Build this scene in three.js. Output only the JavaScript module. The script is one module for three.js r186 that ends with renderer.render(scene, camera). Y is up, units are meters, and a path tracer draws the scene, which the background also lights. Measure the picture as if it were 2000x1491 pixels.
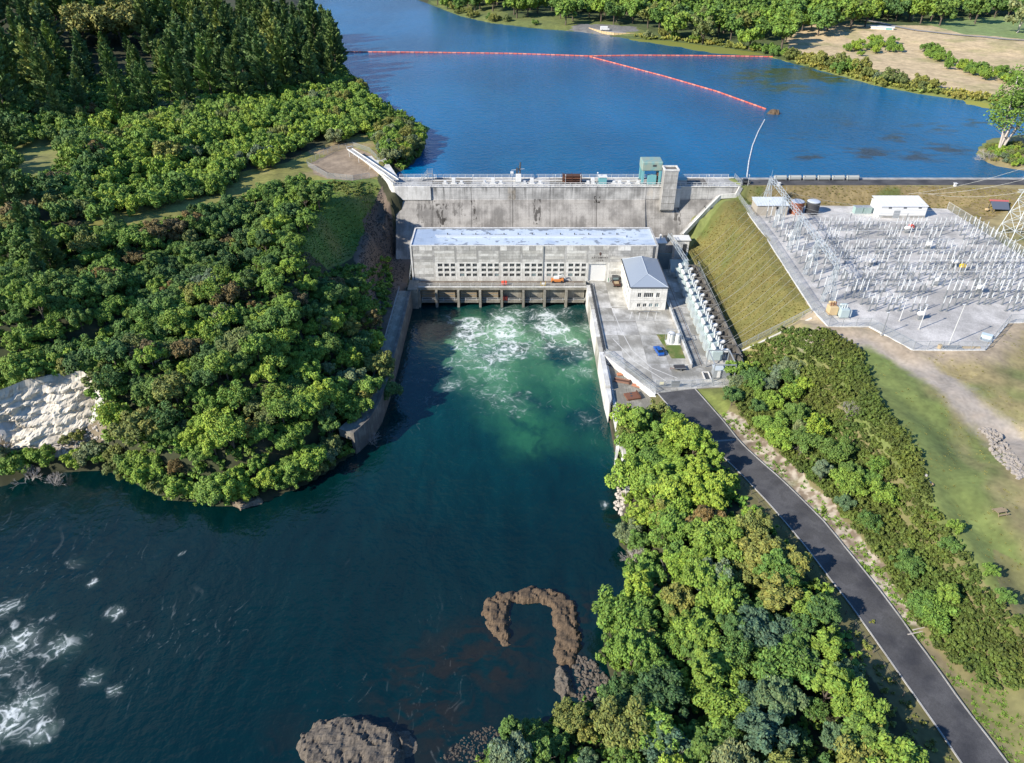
import * as THREE from 'three';
import { RoundedBoxGeometry } from 'three/addons/geometries/RoundedBoxGeometry.js';
import { FontLoader } from 'three/addons/loaders/FontLoader.js';
import { TextGeometry } from 'three/addons/geometries/TextGeometry.js';

// ---------------------------------------------------------------- camera, sky, sun, exposure
const FOCAL = 1385, PITCH = 34.5 * Math.PI / 180, CAM_Y = 110;       // focal length in photograph pixels (2000 x 1491)
const scene = new THREE.Scene();
const camera = new THREE.PerspectiveCamera(2 * Math.atan(745.5 / FOCAL) * 180 / Math.PI, 2000 / 1491, 1, 6000);
camera.position.set(0, CAM_Y, 0);
camera.lookAt(0, CAM_Y - Math.sin(PITCH), -Math.cos(PITCH));
const renderer = new THREE.WebGLRenderer({ antialias: true });
renderer.toneMapping = THREE.LinearToneMapping;
renderer.toneMappingExposure = 1.45;
renderer.shadowMap.enabled = true;

const SUN = new THREE.Vector3(-0.868, 0, 0.497).multiplyScalar(Math.cos(32 * Math.PI / 180)).setY(Math.sin(32 * Math.PI / 180));
const sun = new THREE.DirectionalLight(new THREE.Color(1.0, 0.93, 0.82), 4.8);
sun.position.copy(SUN).multiplyScalar(600).add(new THREE.Vector3(0, 0, -220));
sun.target.position.set(0, 0, -220); scene.add(sun.target);
sun.castShadow = true; sun.shadow.mapSize.set(4096, 4096); sun.shadow.radius = 1.5;
Object.assign(sun.shadow.camera, { left: -420, right: 420, top: 420, bottom: -420, near: 10, far: 1600 });
scene.add(sun);

// ---------------------------------------------------------------- noise and small maths
function rng(seed) { let s = seed >>> 0; return () => { s = (s + 0x6D2B79F5) >>> 0; let t = s; t = Math.imul(t ^ (t >>> 15), t | 1); t ^= t + Math.imul(t ^ (t >>> 7), t | 61); return ((t ^ (t >>> 14)) >>> 0) / 4294967296; }; }
const PERM = new Uint8Array(512); { const r = rng(7), p = [...Array(256).keys()]; for (let i = 255; i > 0; i--) { const j = Math.floor(r() * (i + 1)); [p[i], p[j]] = [p[j], p[i]]; } for (let i = 0; i < 512; i++) PERM[i] = p[i & 255]; }
const VAL = new Float32Array(256); { const r = rng(11); for (let i = 0; i < 256; i++) VAL[i] = r(); }
function vn(x, y) { const xi = Math.floor(x), yi = Math.floor(y); let fx = x - xi, fy = y - yi; fx = fx * fx * (3 - 2 * fx); fy = fy * fy * (3 - 2 * fy); const X = xi & 255, Y = yi & 255, a = PERM[X] + Y, b = PERM[(X + 1) & 255] + Y; const v00 = VAL[PERM[a & 511]], v01 = VAL[PERM[(a + 1) & 511]], v10 = VAL[PERM[b & 511]], v11 = VAL[PERM[(b + 1) & 511]]; return v00 + (v10 - v00) * fx + (v01 - v00) * fy + (v00 - v10 - v01 + v11) * fx * fy; }
function fbm(x, y, o = 4) { let s = 0, a = 0.5, n = 0; for (let i = 0; i < o; i++) { s += a * vn(x, y); n += a; a *= 0.5; const t = x; x = 1.62 * x + 1.2 * y + 17.3; y = 1.62 * y - 1.2 * t + 5.1; } return s / n; }
function ridge(x, y, o = 4) { let s = 0, a = 0.5, n = 0; for (let i = 0; i < o; i++) { const v = 1 - Math.abs(2 * vn(x, y) - 1); s += a * v * v; n += a; a *= 0.55; const t = x; x = 1.62 * x + 1.2 * y + 9.7; y = 1.62 * y - 1.2 * t + 3.3; } return s / n; }
const clamp = (v, a = 0, b = 1) => v < a ? a : v > b ? b : v;
const smooth = (a, b, v) => { const t = clamp((v - a) / (b - a)); return t * t * (3 - 2 * t); };
const lerp = (a, b, t) => a + (b - a) * t;
const mix3 = (a, b, t) => [lerp(a[0], b[0], t), lerp(a[1], b[1], t), lerp(a[2], b[2], t)];
const srgb8 = c => { c = clamp(c); return 255 * (c <= 0.0031308 ? 12.92 * c : 1.055 * Math.pow(c, 1 / 2.4) - 0.055); };
const V = (x, y, z) => new THREE.Vector3(x, y, z);

// a photograph pixel gives a direction; the height (or the distance) of what stands there makes it a place
const cp = Math.cos(PITCH), sp = Math.sin(PITCH);
function G(px, py, h) { const u = (px - 1000) / FOCAL, v = (py - 745.5) / FOCAL, t = (CAM_Y - h) / (sp + v * cp); return V(u * t, h, -(cp - v * sp) * t); }
function GD(px, py, d) { const u = (px - 1000) / FOCAL, v = (py - 745.5) / FOCAL, t = d / (cp - v * sp); return V(u * t, CAM_Y - (sp + v * cp) * t, -d); }
function toPx(x, y, z) { const dy = y - CAM_Y, fw = -z * cp - dy * sp, up = -z * sp + dy * cp; return [1000 + FOCAL * x / fw, 745.5 - FOCAL * up / fw]; }

{ // the sky: clear blue, paler towards the horizon, a few thin clouds
  const w = 512, h = 256, d = new Float32Array(w * h * 4);
  for (let j = 0; j < h; j++) for (let i = 0; i < w; i++) {
    const el = (j + 0.5) / h * Math.PI - Math.PI / 2, az = (i + 0.5) / w * 2 * Math.PI - Math.PI;
    const y = Math.sin(el), k = Math.pow(1 - Math.max(0, y), 5);
    let c = mix3([0.05, 0.18, 0.48], [0.46, 0.64, 0.90], k); c = mix3(c, [0.92, 0.95, 1.0], 0.45 * Math.exp(-Math.max(0, y) / 0.05));
    if (y > 0.02) {
      const q = 1 / (y + 0.25), cx = Math.cos(az) * Math.cos(el) * q * 1.6, cz = Math.sin(az) * Math.cos(el) * q * 1.6;
      const cl = smooth(0.6, 0.84, fbm(cx + 40, cz + 12, 5)) * smooth(0.02, 0.12, y) * 0.35;
      c = mix3(c, [0.85, 0.87, 0.9], cl);
    } else if (y <= 0) c = [0.40, 0.50, 0.62];
    const o = (j * w + i) * 4; d[o] = c[0] * 0.78; d[o + 1] = c[1] * 0.78; d[o + 2] = c[2] * 0.78; d[o + 3] = 1;
  }
  const t = new THREE.DataTexture(d, w, h, THREE.RGBAFormat, THREE.FloatType);
  t.mapping = THREE.EquirectangularReflectionMapping; t.magFilter = t.minFilter = THREE.LinearFilter; t.wrapS = THREE.RepeatWrapping; t.needsUpdate = true;
  scene.background = t; scene.environment = t;
}

// ---------------------------------------------------------------- builders
function dataTex(w, h, fn, { colour = true, repeat = true, aniso = 8 } = {}) {
  const d = new Uint8Array(w * h * 4);
  for (let j = 0; j < h; j++) for (let i = 0; i < w; i++) {
    const c = fn((i + 0.5) / w, (j + 0.5) / h, i, j), o = (j * w + i) * 4;
    if (colour) { d[o] = srgb8(c[0]); d[o + 1] = srgb8(c[1]); d[o + 2] = srgb8(c[2]); } else d[o] = d[o + 1] = d[o + 2] = 255 * clamp(c);
    d[o + 3] = 255;
  }
  const t = new THREE.DataTexture(d, w, h, THREE.RGBAFormat, THREE.UnsignedByteType);
  t.magFilter = THREE.LinearFilter; t.minFilter = THREE.LinearMipmapLinearFilter; t.generateMipmaps = true; t.anisotropy = aniso;
  t.wrapS = t.wrapT = repeat ? THREE.RepeatWrapping : THREE.ClampToEdgeWrapping;
  if (colour) t.colorSpace = THREE.SRGBColorSpace; t.needsUpdate = true; return t;
}
// noise that tiles: a period of n lattice cells
function tfbm(u, v, n, o = 4, seed = 0) { let s = 0, a = 0.5, t = 0; for (let k = 0; k < o; k++) { const m = n << k; const x = u * m, y = v * m, xi = Math.floor(x), yi = Math.floor(y); let fx = x - xi, fy = y - yi; fx = fx * fx * (3 - 2 * fx); fy = fy * fy * (3 - 2 * fy); const f = (i, j) => VAL[PERM[(PERM[((i % m) + m + seed * 31) & 255] + ((j % m) + m) + k * 57) & 511]]; const v00 = f(xi, yi), v10 = f((xi + 1) % m, yi), v01 = f(xi, (yi + 1) % m), v11 = f((xi + 1) % m, (yi + 1) % m); s += a * (v00 + (v10 - v00) * fx + (v01 - v00) * fy + (v00 - v10 - v01 + v11) * fx * fy); t += a; a *= 0.55; } return s / t; }
const lin = (r, g, b) => new THREE.Color().setRGB(r, g, b);
function mat(col, rough = 0.85, extra = {}) { const m = new THREE.MeshStandardMaterial({ color: Array.isArray(col) ? lin(...col) : col, roughness: rough, side: THREE.DoubleSide }); const { uvScale, ...rest } = extra; Object.assign(m, rest); m.userData.uvScale = uvScale || 0; return m; }

function box(x0, x1, y0, y1, z0, z1) { const g = new THREE.BoxGeometry(Math.abs(x1 - x0), Math.abs(y1 - y0), Math.abs(z1 - z0)); g.translate((x0 + x1) / 2, (y0 + y1) / 2, (z0 + z1) / 2); return g; }
function rbox(x0, x1, y0, y1, z0, z1, r = 0.08, s = 2) { const g = new RoundedBoxGeometry(Math.abs(x1 - x0), Math.abs(y1 - y0), Math.abs(z1 - z0), s, r); g.translate((x0 + x1) / 2, (y0 + y1) / 2, (z0 + z1) / 2); return g; }
function cyl(r0, r1, y0, y1, x = 0, z = 0, seg = 10) { const g = new THREE.CylinderGeometry(r1, r0, y1 - y0, seg); g.translate(x, (y0 + y1) / 2, z); return g; }
const UPV = V(0, 1, 0);
function bar(p, q, r, seg = 5, r2 = r) { const d = q.clone().sub(p), L = d.length(); const g = new THREE.CylinderGeometry(r2, r, L, seg); g.translate(0, L / 2, 0); g.applyQuaternion(new THREE.Quaternion().setFromUnitVectors(UPV, d.normalize())); g.translate(p.x, p.y, p.z); return g; }
function beam(p, q, w, h) { const d = q.clone().sub(p), L = d.length(); const g = new THREE.BoxGeometry(w, h, L); const m = new THREE.Matrix4().lookAt(p, q, Math.abs(d.y) > 0.98 * L ? V(1, 0, 0) : UPV); g.applyMatrix4(m); const c = p.clone().add(q).multiplyScalar(0.5); g.translate(c.x, c.y, c.z); return g; }
// prism: a convex or concave outline in x,z, from y0 to y1
function prism(pts, y0, y1) { const s = new THREE.Shape(pts.map(p => new THREE.Vector2(p[0], -p[1]))); const g = new THREE.ExtrudeGeometry(s, { depth: y1 - y0, bevelEnabled: false }); g.rotateX(-Math.PI / 2); g.translate(0, y0, 0); return g; }
// profile: an outline in z,y drawn out along x from x0 to x1
function profile(pts, x0, x1) { const s = new THREE.Shape(pts.map(p => new THREE.Vector2(-p[0], p[1]))); const g = new THREE.ExtrudeGeometry(s, { depth: x1 - x0, bevelEnabled: false }); g.rotateY(Math.PI / 2); g.translate(x0, 0, 0); return g; }
function quads(list) { // [a,b,c,d] vectors
  const p = []; for (const [a, b, c, d] of list) for (const v of [a, b, c, a, c, d]) p.push(v.x, v.y, v.z);
  const g = new THREE.BufferGeometry(); g.setAttribute('position', new THREE.Float32BufferAttribute(p, 3)); g.computeVertexNormals(); return g;
}
function joined(geoms, uvScale = 0) {
  geoms = [geoms].flat(); const P = [], N = [], U = [];
  for (let g of geoms) {
    if (g.index) g = g.toNonIndexed(); if (!g.attributes.normal) g.computeVertexNormals();
    const p = g.attributes.position.array, n = g.attributes.normal.array;
    for (let i = 0; i < p.length; i++) { P.push(p[i]); N.push(n[i]); }
    if (uvScale) for (let i = 0; i < p.length; i += 9) {
      const ax = p[i + 3] - p[i], ay = p[i + 4] - p[i + 1], az = p[i + 5] - p[i + 2], bx = p[i + 6] - p[i], by = p[i + 7] - p[i + 1], bz = p[i + 8] - p[i + 2];
      const nx = Math.abs(ay * bz - az * by), ny = Math.abs(az * bx - ax * bz), nz = Math.abs(ax * by - ay * bx);
      for (let k = 0; k < 9; k += 3) { const X = p[i + k] / uvScale, Y = p[i + k + 1] / uvScale, Z = p[i + k + 2] / uvScale; if (ny > nx && ny > nz) U.push(X, -Z); else if (nx > nz) U.push(-Z, Y); else U.push(X, Y); }
    }
  }
  const o = new THREE.BufferGeometry();
  o.setAttribute('position', new THREE.Float32BufferAttribute(P, 3)); o.setAttribute('normal', new THREE.Float32BufferAttribute(N, 3));
  if (uvScale) o.setAttribute('uv', new THREE.Float32BufferAttribute(U, 2)); return o;
}
const taken = new Map();
function numbered(n) { const k = taken.get(n) || 0; taken.set(n, k + 1); return k ? n + '_' + String(k).padStart(3, '0') : n; }
function put(o, parent) { o.castShadow = o.receiveShadow = true; (parent || scene).add(o); return o; }
function part(name, geoms, m, parent) { const o = new THREE.Mesh(geoms.isBufferGeometry && !m.userData.uvScale ? geoms : joined(geoms, m.userData.uvScale), m); o.name = name; return put(o, parent); }
function tag(o, label, category, group, kind) { o.userData.label = label; o.userData.category = category; if (group) o.userData.group = group; if (kind) o.userData.kind = kind; return o; }
function struct(name, geoms, m, label, category, kind = 'structure') { const o = part(numbered(name), geoms, m); return tag(o, label, category, null, kind); }
function thing(name, label, category, pos, turn = 0, group) { const g = new THREE.Group(); g.name = numbered(name); if (pos) g.position.copy(pos); g.rotation.y = turn; scene.add(g); return tag(g, label, category, group); }
function single(name, geoms, m, label, category, group) { const o = part(numbered(name), geoms, m); return tag(o, label, category, group); }
function dup(o, pos, turn, label, scale) { const c = o.clone(); c.name = numbered(o.name.replace(/_\d{3}$/, '')); c.userData = { ...o.userData }; if (label) c.userData.label = label; if (pos) c.position.copy(pos); if (turn !== undefined) c.rotation.y = turn; if (scale) c.scale.copy(scale); scene.add(c); return c; }

// point in polygon, distance to a polyline
function inside(poly, x, y) { let r = false; for (let i = 0, j = poly.length - 1; i < poly.length; j = i++) { const a = poly[i], b = poly[j]; if ((a[1] > y) !== (b[1] > y) && x < (b[0] - a[0]) * (y - a[1]) / (b[1] - a[1]) + a[0]) r = !r; } return r; }
function segDist(x, z, a, b) { const dx = b[0] - a[0], dz = b[1] - a[1], l = dx * dx + dz * dz || 1e-9; const t = clamp(((x - a[0]) * dx + (z - a[1]) * dz) / l); const ex = a[0] + dx * t - x, ez = a[1] + dz * t - z; return [Math.sqrt(ex * ex + ez * ez), t]; }
function lineDist(x, z, pts) { let m = 1e9; for (let i = 0; i + 1 < pts.length; i++) { const d = segDist(x, z, pts[i], pts[i + 1])[0]; if (d < m) m = d; } return m; }
const PX = (h, ...pts) => pts.map(([x, y]) => { const p = G(x, y, h); return [p.x, p.z]; });

// ---------------------------------------------------------------- lie of the land
const DECK = 6.5, SUBH = 22, LAKE = 25, CREST = 27;
const roadH = py => DECK + clamp((py - 765) / 726, 0, 1.2) * 3;
const roadR = [[1357, 760], [1408, 817.5], [1449, 868.5], [1497, 912], [1531.5, 942], [1608, 1018], [1655, 1075.7], [1712.7, 1147], [1770, 1223.5], [1788.7, 1251], [1832, 1309], [1883, 1382], [1934, 1447], [1967, 1491], [2040, 1590]].map(([x, y]) => { const p = G(x, y, roadH(y)); return [p.x, p.z, p.y]; });
const roadL = [[1285, 768], [1333.6, 823], [1407.5, 887], [1445.7, 923], [1503, 983], [1569.6, 1061], [1617, 1123], [1665, 1185], [1703, 1238], [1757, 1315], [1807, 1385.6], [1850, 1447], [1880, 1491], [1950, 1590]].map(([x, y]) => { const p = G(x, y, roadH(y)); return [p.x, p.z, p.y]; });
function resample(l, n) { const s = [0]; for (let i = 1; i < l.length; i++) s.push(s[i - 1] + Math.hypot(l[i][0] - l[i - 1][0], l[i][1] - l[i - 1][1])); const o = []; for (let k = 0; k <= n; k++) { const t = s[s.length - 1] * k / n; let i = 1; while (i < l.length - 1 && s[i] < t) i++; const f = (t - s[i - 1]) / (s[i] - s[i - 1] || 1); o.push([0, 1, 2].map(c => lerp(l[i - 1][c], l[i][c], f))); } return o; }
const RL = resample(roadL, 60), RR = resample(roadR, 60);

const lines = [];                                   // each: {pts: [x,z,h] ..., w}
const L = (pts, w = 1) => lines.push({ pts: pts.map(([x, y, h]) => { const p = G(x, y, h); return [p.x, p.z, h]; }), w });
const W = (pts, w = 1) => lines.push({ pts: pts.map(([x, d, h]) => [x, -d, h]), w });
const flats = [];
function flat(poly, h, w = 1) { flats.push({ poly, h }); lines.push({ pts: [...poly, poly[0]].map(p => [p[0], p[1], h]), w }); }
// flat ground
const subPoly = PX(SUBH, [1447, 398], [1500, 470], [1587, 605], [1618, 638], [1698, 638], [1783, 684], [1923, 685], [1969, 631], [2080, 628], [2260, 620], [2150, 540], [2010, 508], [1905, 442], [1850, 408], [1700, 402], [1560, 402]);
flat(subPoly, SUBH - 0.1);
const yardPoly = PX(CREST, [600, 322], [650, 298], [690, 288], [720, 300], [742, 322], [738, 345], [690, 352], [640, 350], [612, 338]);
flat(yardPoly, CREST);
flat([[24.3, -206], [61, -206], [61, -160], [60.5, -149], [46, -148], [39, -147.4], [28, -166.8]], DECK - 0.35);
flat([[25.2, -166], [27.4, -164.8], [37.2, -146.6], [38, -141], [31, -131], [25.6, -126]], 4.3);        // the lower laydown area
flat([[46.5, -206], [61, -206], [60, -229], [46.5, -229]], DECK - 0.35);
flat([[-42, -206], [24, -206], [47, -206], [47, -235], [-42, -235]], 5, 0.5);
flat([[79, -240.5], [95, -240.5], [250, -240.5], [420, -240.5], [420, -248.5], [79, -248.5]], CREST - 0.1);
flat([[-31, -204], [23, -204], [23, -128], [-31, -128]], -6);
// lake bed and river bed
flat(PX(LAKE, [700, 170], [860, 215], [860, 330], [1400, 330], [1850, 330], [1850, 225], [1600, 160], [1450, 130], [1100, 75], [900, 45], [800, 14], [690, 20], [700, 90]), 17);
W([[-30, 262, 17], [60, 262, 18], [140, 262, 20], [200, 255, 21]]);
L([[0, 1080, -5], [300, 1090, -6], [600, 1060, -6], [900, 950, -6], [1100, 950, -5], [1080, 1080, -5], [800, 1200, -5], [500, 1350, -5], [300, 1491, -5], [0, 1491, -5], [-300, 1300, -5], [-300, 1100, -5]]);
L([[900, 1200, -4], [800, 1330, -3], [500, 1500, -4], [480, 1700, -4]]);
// shores of the lower river
L([[-400, 1000, 0.2], [-150, 975, 0.2], [0, 952, 0.2], [60, 925, 0.2], [150, 918, 0.2], [205, 912, 0.2], [250, 930, 0.2], [330, 968, 0.2], [440, 980, 0.2], [520, 972, 0.2], [600, 935, 0.2], [690, 878, 0.2], [718, 842, 0.3]]);
L([[1224, 950, 0.3], [1212, 1000, 0.2], [1215, 1060, 0.2], [1245, 1130, 0.2], [1225, 1190, 0.2], [1165, 1230, 0.2], [1150, 1280, 0.2], [1190, 1345, 0.2], [1100, 1385, 0.2], [990, 1425, 0.2], [925, 1480, 0.2], [880, 1560, 0.2]]);
// hill beside the tailrace
W([[-36, 228, 6], [-36, 150, 6], [-37, 138, 5], [-40, 132, 2.5]]);
W([[-49, 222, 16], [-50, 208, 15], [-50, 190, 15], [-48, 170, 15], [-47, 150, 11]]);
W([[-55, 236, 26], [-64, 225, 26.5], [-64, 200, 26.5], [-62, 175, 25], [-58, 152, 18], [-52, 138, 9]]);
W([[-41, 239, 25], [-43, 234, 19], [-40, 228, 10]]);
L([[600, 322, 27.5], [440, 380, 28], [270, 415, 30], [100, 430, 31]]);
L([[400, 600, 22], [300, 690, 17], [215, 720, 18], [420, 720, 17]]);
L([[500, 700, 19], [600, 790, 11], [500, 850, 9], [330, 870, 8], [230, 850, 7]]);
L([[0, 600, 26], [-200, 650, 26], [150, 600, 25]]);
L([[-300, 812, 18], [-80, 786, 17.5], [0, 766, 17], [60, 742, 18], [110, 733, 18], [170, 724, 18.5], [206, 756, 15]]);      // above the white cliff
L([[-300, 890, 5], [-80, 862, 5], [0, 848, 5], [80, 846, 5], [150, 834, 5.5], [196, 806, 7]]);
L([[-80, 890, 3.4], [0, 880, 3.5], [100, 890, 3], [180, 885, 3]]);
L([[0, 350, 35], [200, 300, 33], [400, 250, 31], [600, 230, 29], [720, 250, 27.5]]);
L([[-200, 200, 42], [0, 210, 38], [300, 170, 35], [500, 150, 32], [640, 160, 28.5]]);
L([[-600, 40, 55], [-100, 20, 48], [200, 40, 42], [450, 40, 36], [600, 70, 30]]);
// lake shores
L([[752, 350, 25.6], [806, 322, 25.1], [826, 296, 25.1], [822, 262, 25.1], [792, 228, 25.1], [735, 195, 25.1], [688, 158, 25.1], [668, 128, 25.1], [664, 92, 25.1], [640, 48, 25.1], [604, 12, 25.1], [560, -20, 25.1], [480, -60, 25.1]], 1);
L([[700, -25, 25.1], [790, 0, 25.1], [838, 8, 25.1], [900, 32, 25.1], [960, 45, 25.1], [1050, 56, 25.1], [1130, 62, 25.1], [1230, 76, 25.1], [1300, 80, 25.1], [1400, 92, 25.1], [1480, 103, 25.1], [1550, 124, 25.1], [1640, 148, 25.1], [1720, 170, 25.1], [1800, 184, 25.1], [1880, 196, 25.1], [1960, 205, 25.1], [2100, 225, 25.1], [2300, 240, 25.1]], 1);
L([[1925, 275, 25.1], [1905, 300, 25.1], [1930, 322, 25.1], [2000, 332, 25.1], [2100, 338, 25.1]], 1);
L([[1960, 290, 27], [2060, 295, 27.5]]);
L([[850, -8, 28], [1000, 22, 28.5], [1150, 40, 28], [1300, 60, 28], [1420, 76, 28]]);
L([[1560, 90, 27.5], [1700, 120, 27.5], [1850, 160, 27.5], [2000, 180, 27.5], [2300, 200, 28]]);
L([[1500, 50, 30], [1720, 55, 30], [2000, 75, 30], [2400, 90, 30]]);
L([[700, -70, 34], [1000, -40, 33], [1500, -10, 32], [2000, 0, 32], [2600, 0, 34]]);
W([[-2000, 1500, 60], [-400, 1500, 50], [800, 1500, 50], [2500, 1500, 60]]);
W([[-2000, 800, 60], [-700, 600, 55], [-500, 300, 50], [-400, 100, 40], [-400, -50, 20]], 1);
W([[500, 500, 31], [900, 700, 40], [400, 200, 26], [300, 100, 20], [250, 0, 16], [200, -60, 14]]);
L([[735, 235, 27], [700, 185, 27.5], [650, 158, 28], [630, 110, 29], [615, 60, 29.5], [570, 15, 30], [520, -20, 31], [430, -70, 32]], 3);
// right bank: grass slope, field, scrub bank, road
W([[61.6, 160, 6.6], [61.6, 180, 6.8], [61.4, 200, 7.6], [61, 215, 9], [60, 231, 12]]);
W([[66, 237.5, 17.5], [72.4, 239.5, 22.6], [78, 240, 23.2]]);
W([[78.6, 239, 23], [78.4, 220, 22], [78.6, 190, 22], [78.6, 160, 22]]);
L([[1430, 690, 7], [1500, 655, 13], [1570, 622, 19.5], [1612, 640, 21.5]]);
L([[1630, 655, 21], [1690, 700, 20.5], [1722, 780, 20], [1800, 880, 19], [1832, 980, 18], [1900, 1080, 17], [1960, 1180, 16], [2050, 1250, 15.5]]);
L([[1700, 670, 21.3], [1800, 760, 20.5], [2000, 720, 21], [2200, 900, 20], [1900, 950, 18.8], [2100, 1100, 18]]);
lines.push({ pts: RR.slice(2).map(p => [p[0] + 2.6, p[1], p[2] + 0.25]), w: 1 }, { pts: RR.slice(2).map(p => [p[0] + 4.8, p[1], p[2] + 1.5]), w: 1 }, { pts: RR.slice(4).map(p => [p[0] + 8.5, p[1] - 1, p[2] + 3.4]), w: 1 });
L([[1365, 768, 6.5], [1418, 765, 6.8], [1425, 790, 7]]);
lines.push({ pts: RL.map(p => [p[0], p[1], p[2] - 0.12]), w: 1.4 }, { pts: RR.map(p => [p[0], p[1], p[2] - 0.12]), w: 1.4 });
lines.push({ pts: RL.map((p, i) => [(p[0] + RR[i][0]) / 2, (p[1] + RR[i][1]) / 2, p[2] - 0.3]), w: 1.4 });
lines.push({ pts: RL.slice(8).map(p => [p[0] - 2.6, p[1], p[2] - 0.15]), w: 1 });
lines.push({ pts: RR.map(p => [p[0] + 1.3, p[1], p[2] - 0.14]), w: 1.6 });
L([[1240, 880, 2.6], [1290, 960, 4], [1330, 1050, 4.4], [1380, 1150, 5], [1450, 1300, 5.5], [1500, 1450, 6], [1540, 1600, 6]]);
L([[1250, 1250, 2.4], [1300, 1400, 3], [1100, 1440, 2], [1150, 1560, 3]]);

for (const l of lines) { let x0 = 1e9, x1 = -1e9, z0 = 1e9, z1 = -1e9; for (const p of l.pts) { x0 = Math.min(x0, p[0]); x1 = Math.max(x1, p[0]); z0 = Math.min(z0, p[1]); z1 = Math.max(z1, p[1]); } l.box = [x0, x1, z0, z1]; }
function rawHeight(x, z) {
  for (let i = flats.length - 1; i >= 0; i--) if (inside(flats[i].poly, x, z)) return flats[i].h;
  let s = 0, t = 0;
  for (const l of lines) {
    let m = 1e18, h = 0; const P = l.pts;
    for (let i = 0; i + 1 < P.length; i++) { const a = P[i], b = P[i + 1], dx = b[0] - a[0], dz = b[1] - a[1], q = dx * dx + dz * dz || 1e-9; let k = ((x - a[0]) * dx + (z - a[1]) * dz) / q; k = k < 0 ? 0 : k > 1 ? 1 : k; const ex = a[0] + dx * k - x, ez = a[1] + dz * k - z, e = ex * ex + ez * ez; if (e < m) { m = e; h = a[2] + (b[2] - a[2]) * k; } }
    const w = l.w / (m * Math.sqrt(m) + 0.02); s += w * h; t += w;
  }
  return s / t;
}
// the water's edge
const riverPoly = [...PX(0, [-400, 1000], [-150, 975], [0, 952], [60, 928], [150, 922], [205, 918], [250, 938], [330, 975], [440, 988], [520, 980], [600, 945], [690, 888], [722, 850]), [-33, -140], [-31.6, -206], [24.4, -206], [25.6, -128], ...PX(0, [1222, 950], [1212, 1000], [1212, 1060], [1240, 1130], [1228, 1190], [1185, 1222], [1172, 1280], [1205, 1345], [1120, 1385], [1005, 1430], [935, 1485], [890, 1560]), [-10, 10], [-260, 10]];
const lakePoly = [...PX(LAKE, [752, 352], [806, 322], [826, 296], [822, 262], [792, 228], [735, 195], [688, 158], [668, 128], [664, 92], [640, 48], [604, 12], [560, -20], [480, -60], [430, -90], [700, -60], [790, -10], [838, 8], [900, 32], [960, 45], [1050, 56], [1130, 62], [1230, 76], [1300, 80], [1400, 92], [1480, 103], [1550, 124], [1640, 148], [1720, 170], [1800, 184], [1880, 196], [1960, 205], [2100, 225], [2300, 240], [2300, 258], [2000, 262], [1930, 272], [1905, 298], [1930, 322], [2000, 333], [2300, 338]), [420, -249], [-41, -249.5]];
const nearEdge = (poly, x, z) => { let m = 1e9; for (let i = 0; i < poly.length; i++) { const d = segDist(x, z, poly[i], poly[(i + 1) % poly.length])[0]; if (d < m) m = d; } return m; };
function shoreHeight(x, z, h) {
  if (x > -260 && x < 60 && z > -206) { if (inside(riverPoly, x, z)) return Math.min(h, -0.25 - 0.3 * nearEdge(riverPoly, x, z)); return Math.max(h, 0.35 + 0.22 * Math.min(8, nearEdge(riverPoly, x, z))); }
  if (z < -249 && z > -900 && x > -700 && x < 420) { if (inside(lakePoly, x, z)) return Math.min(h, LAKE - 0.2 - 0.2 * nearEdge(lakePoly, x, z)); return Math.max(h, LAKE + 0.35 + 0.16 * Math.min(12, nearEdge(lakePoly, x, z))); }
  return h;
}
// grid: fine where the camera looks closely, coarse beyond
const warp = (list) => { const o = []; for (const [a, b, n] of list) for (let i = 0; i < n; i++) o.push(a + (b - a) * i / n); o.push(list[list.length - 1][1]); return o; };
const XS = warp([[-2200, -400, 24], [-400, -200, 40], [-200, 140, 200], [140, 420, 60], [420, 2400, 28]]);
const ZS = warp([[60, -40, 25], [-40, -260, 130], [-260, -520, 65], [-520, -1000, 60], [-1000, -2600, 24]]);
const NX = XS.length, NZ = ZS.length, HGT = new Float32Array(NX * NZ);
for (let j = 0; j < NZ; j++) for (let i = 0; i < NX; i++) {
  const x = XS[i], z = ZS[j]; let h = rawHeight(x, z);
  let onFlat = false; for (const f of flats) if (inside(f.poly, x, z)) onFlat = true;
  if (!onFlat && h > 0.6) { let rd = 1e9; if (x > 20 && x < 90 && z > -160) rd = Math.min(lineDist(x, z, RL), lineDist(x, z, RR)); const k = smooth(2.5, 9, rd) * (h > LAKE - 2 && h < LAKE + 1 ? 0.2 : 1); h += k * ((fbm(x / 9, z / 9, 3) - 0.5) * 1.1 + (fbm(x / 2.5 + 9, z / 2.5, 2) - 0.5) * 0.5); }
  HGT[j * NX + i] = onFlat && h > -5 && !(h === 17) ? h : shoreHeight(x, z, h);
}
{ // the road bed is level ground
  const strip = [...RL.map(p => [p[0] - 1.3, p[1]]), ...RR.map(p => [p[0] + 1.9, p[1]]).reverse()];
  for (let j = 0; j < NZ; j++) for (let i = 0; i < NX; i++) { const x = XS[i], z = ZS[j]; if (x < 25 || x > 90 || z < -150 || z > 5 || !inside(strip, x, z)) continue; let m = 1e9, h = 0; for (const p of [...RL, ...RR]) { const d = (p[0] - x) ** 2 + (p[1] - z) ** 2; if (d < m) { m = d; h = p[2]; } } HGT[j * NX + i] = h - 0.22; }
}
function find(a, v, up) { let lo = 0, hi = a.length - 1; while (hi - lo > 1) { const m = (lo + hi) >> 1; if (up ? a[m] <= v : a[m] >= v) lo = m; else hi = m; } return lo; }
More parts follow.
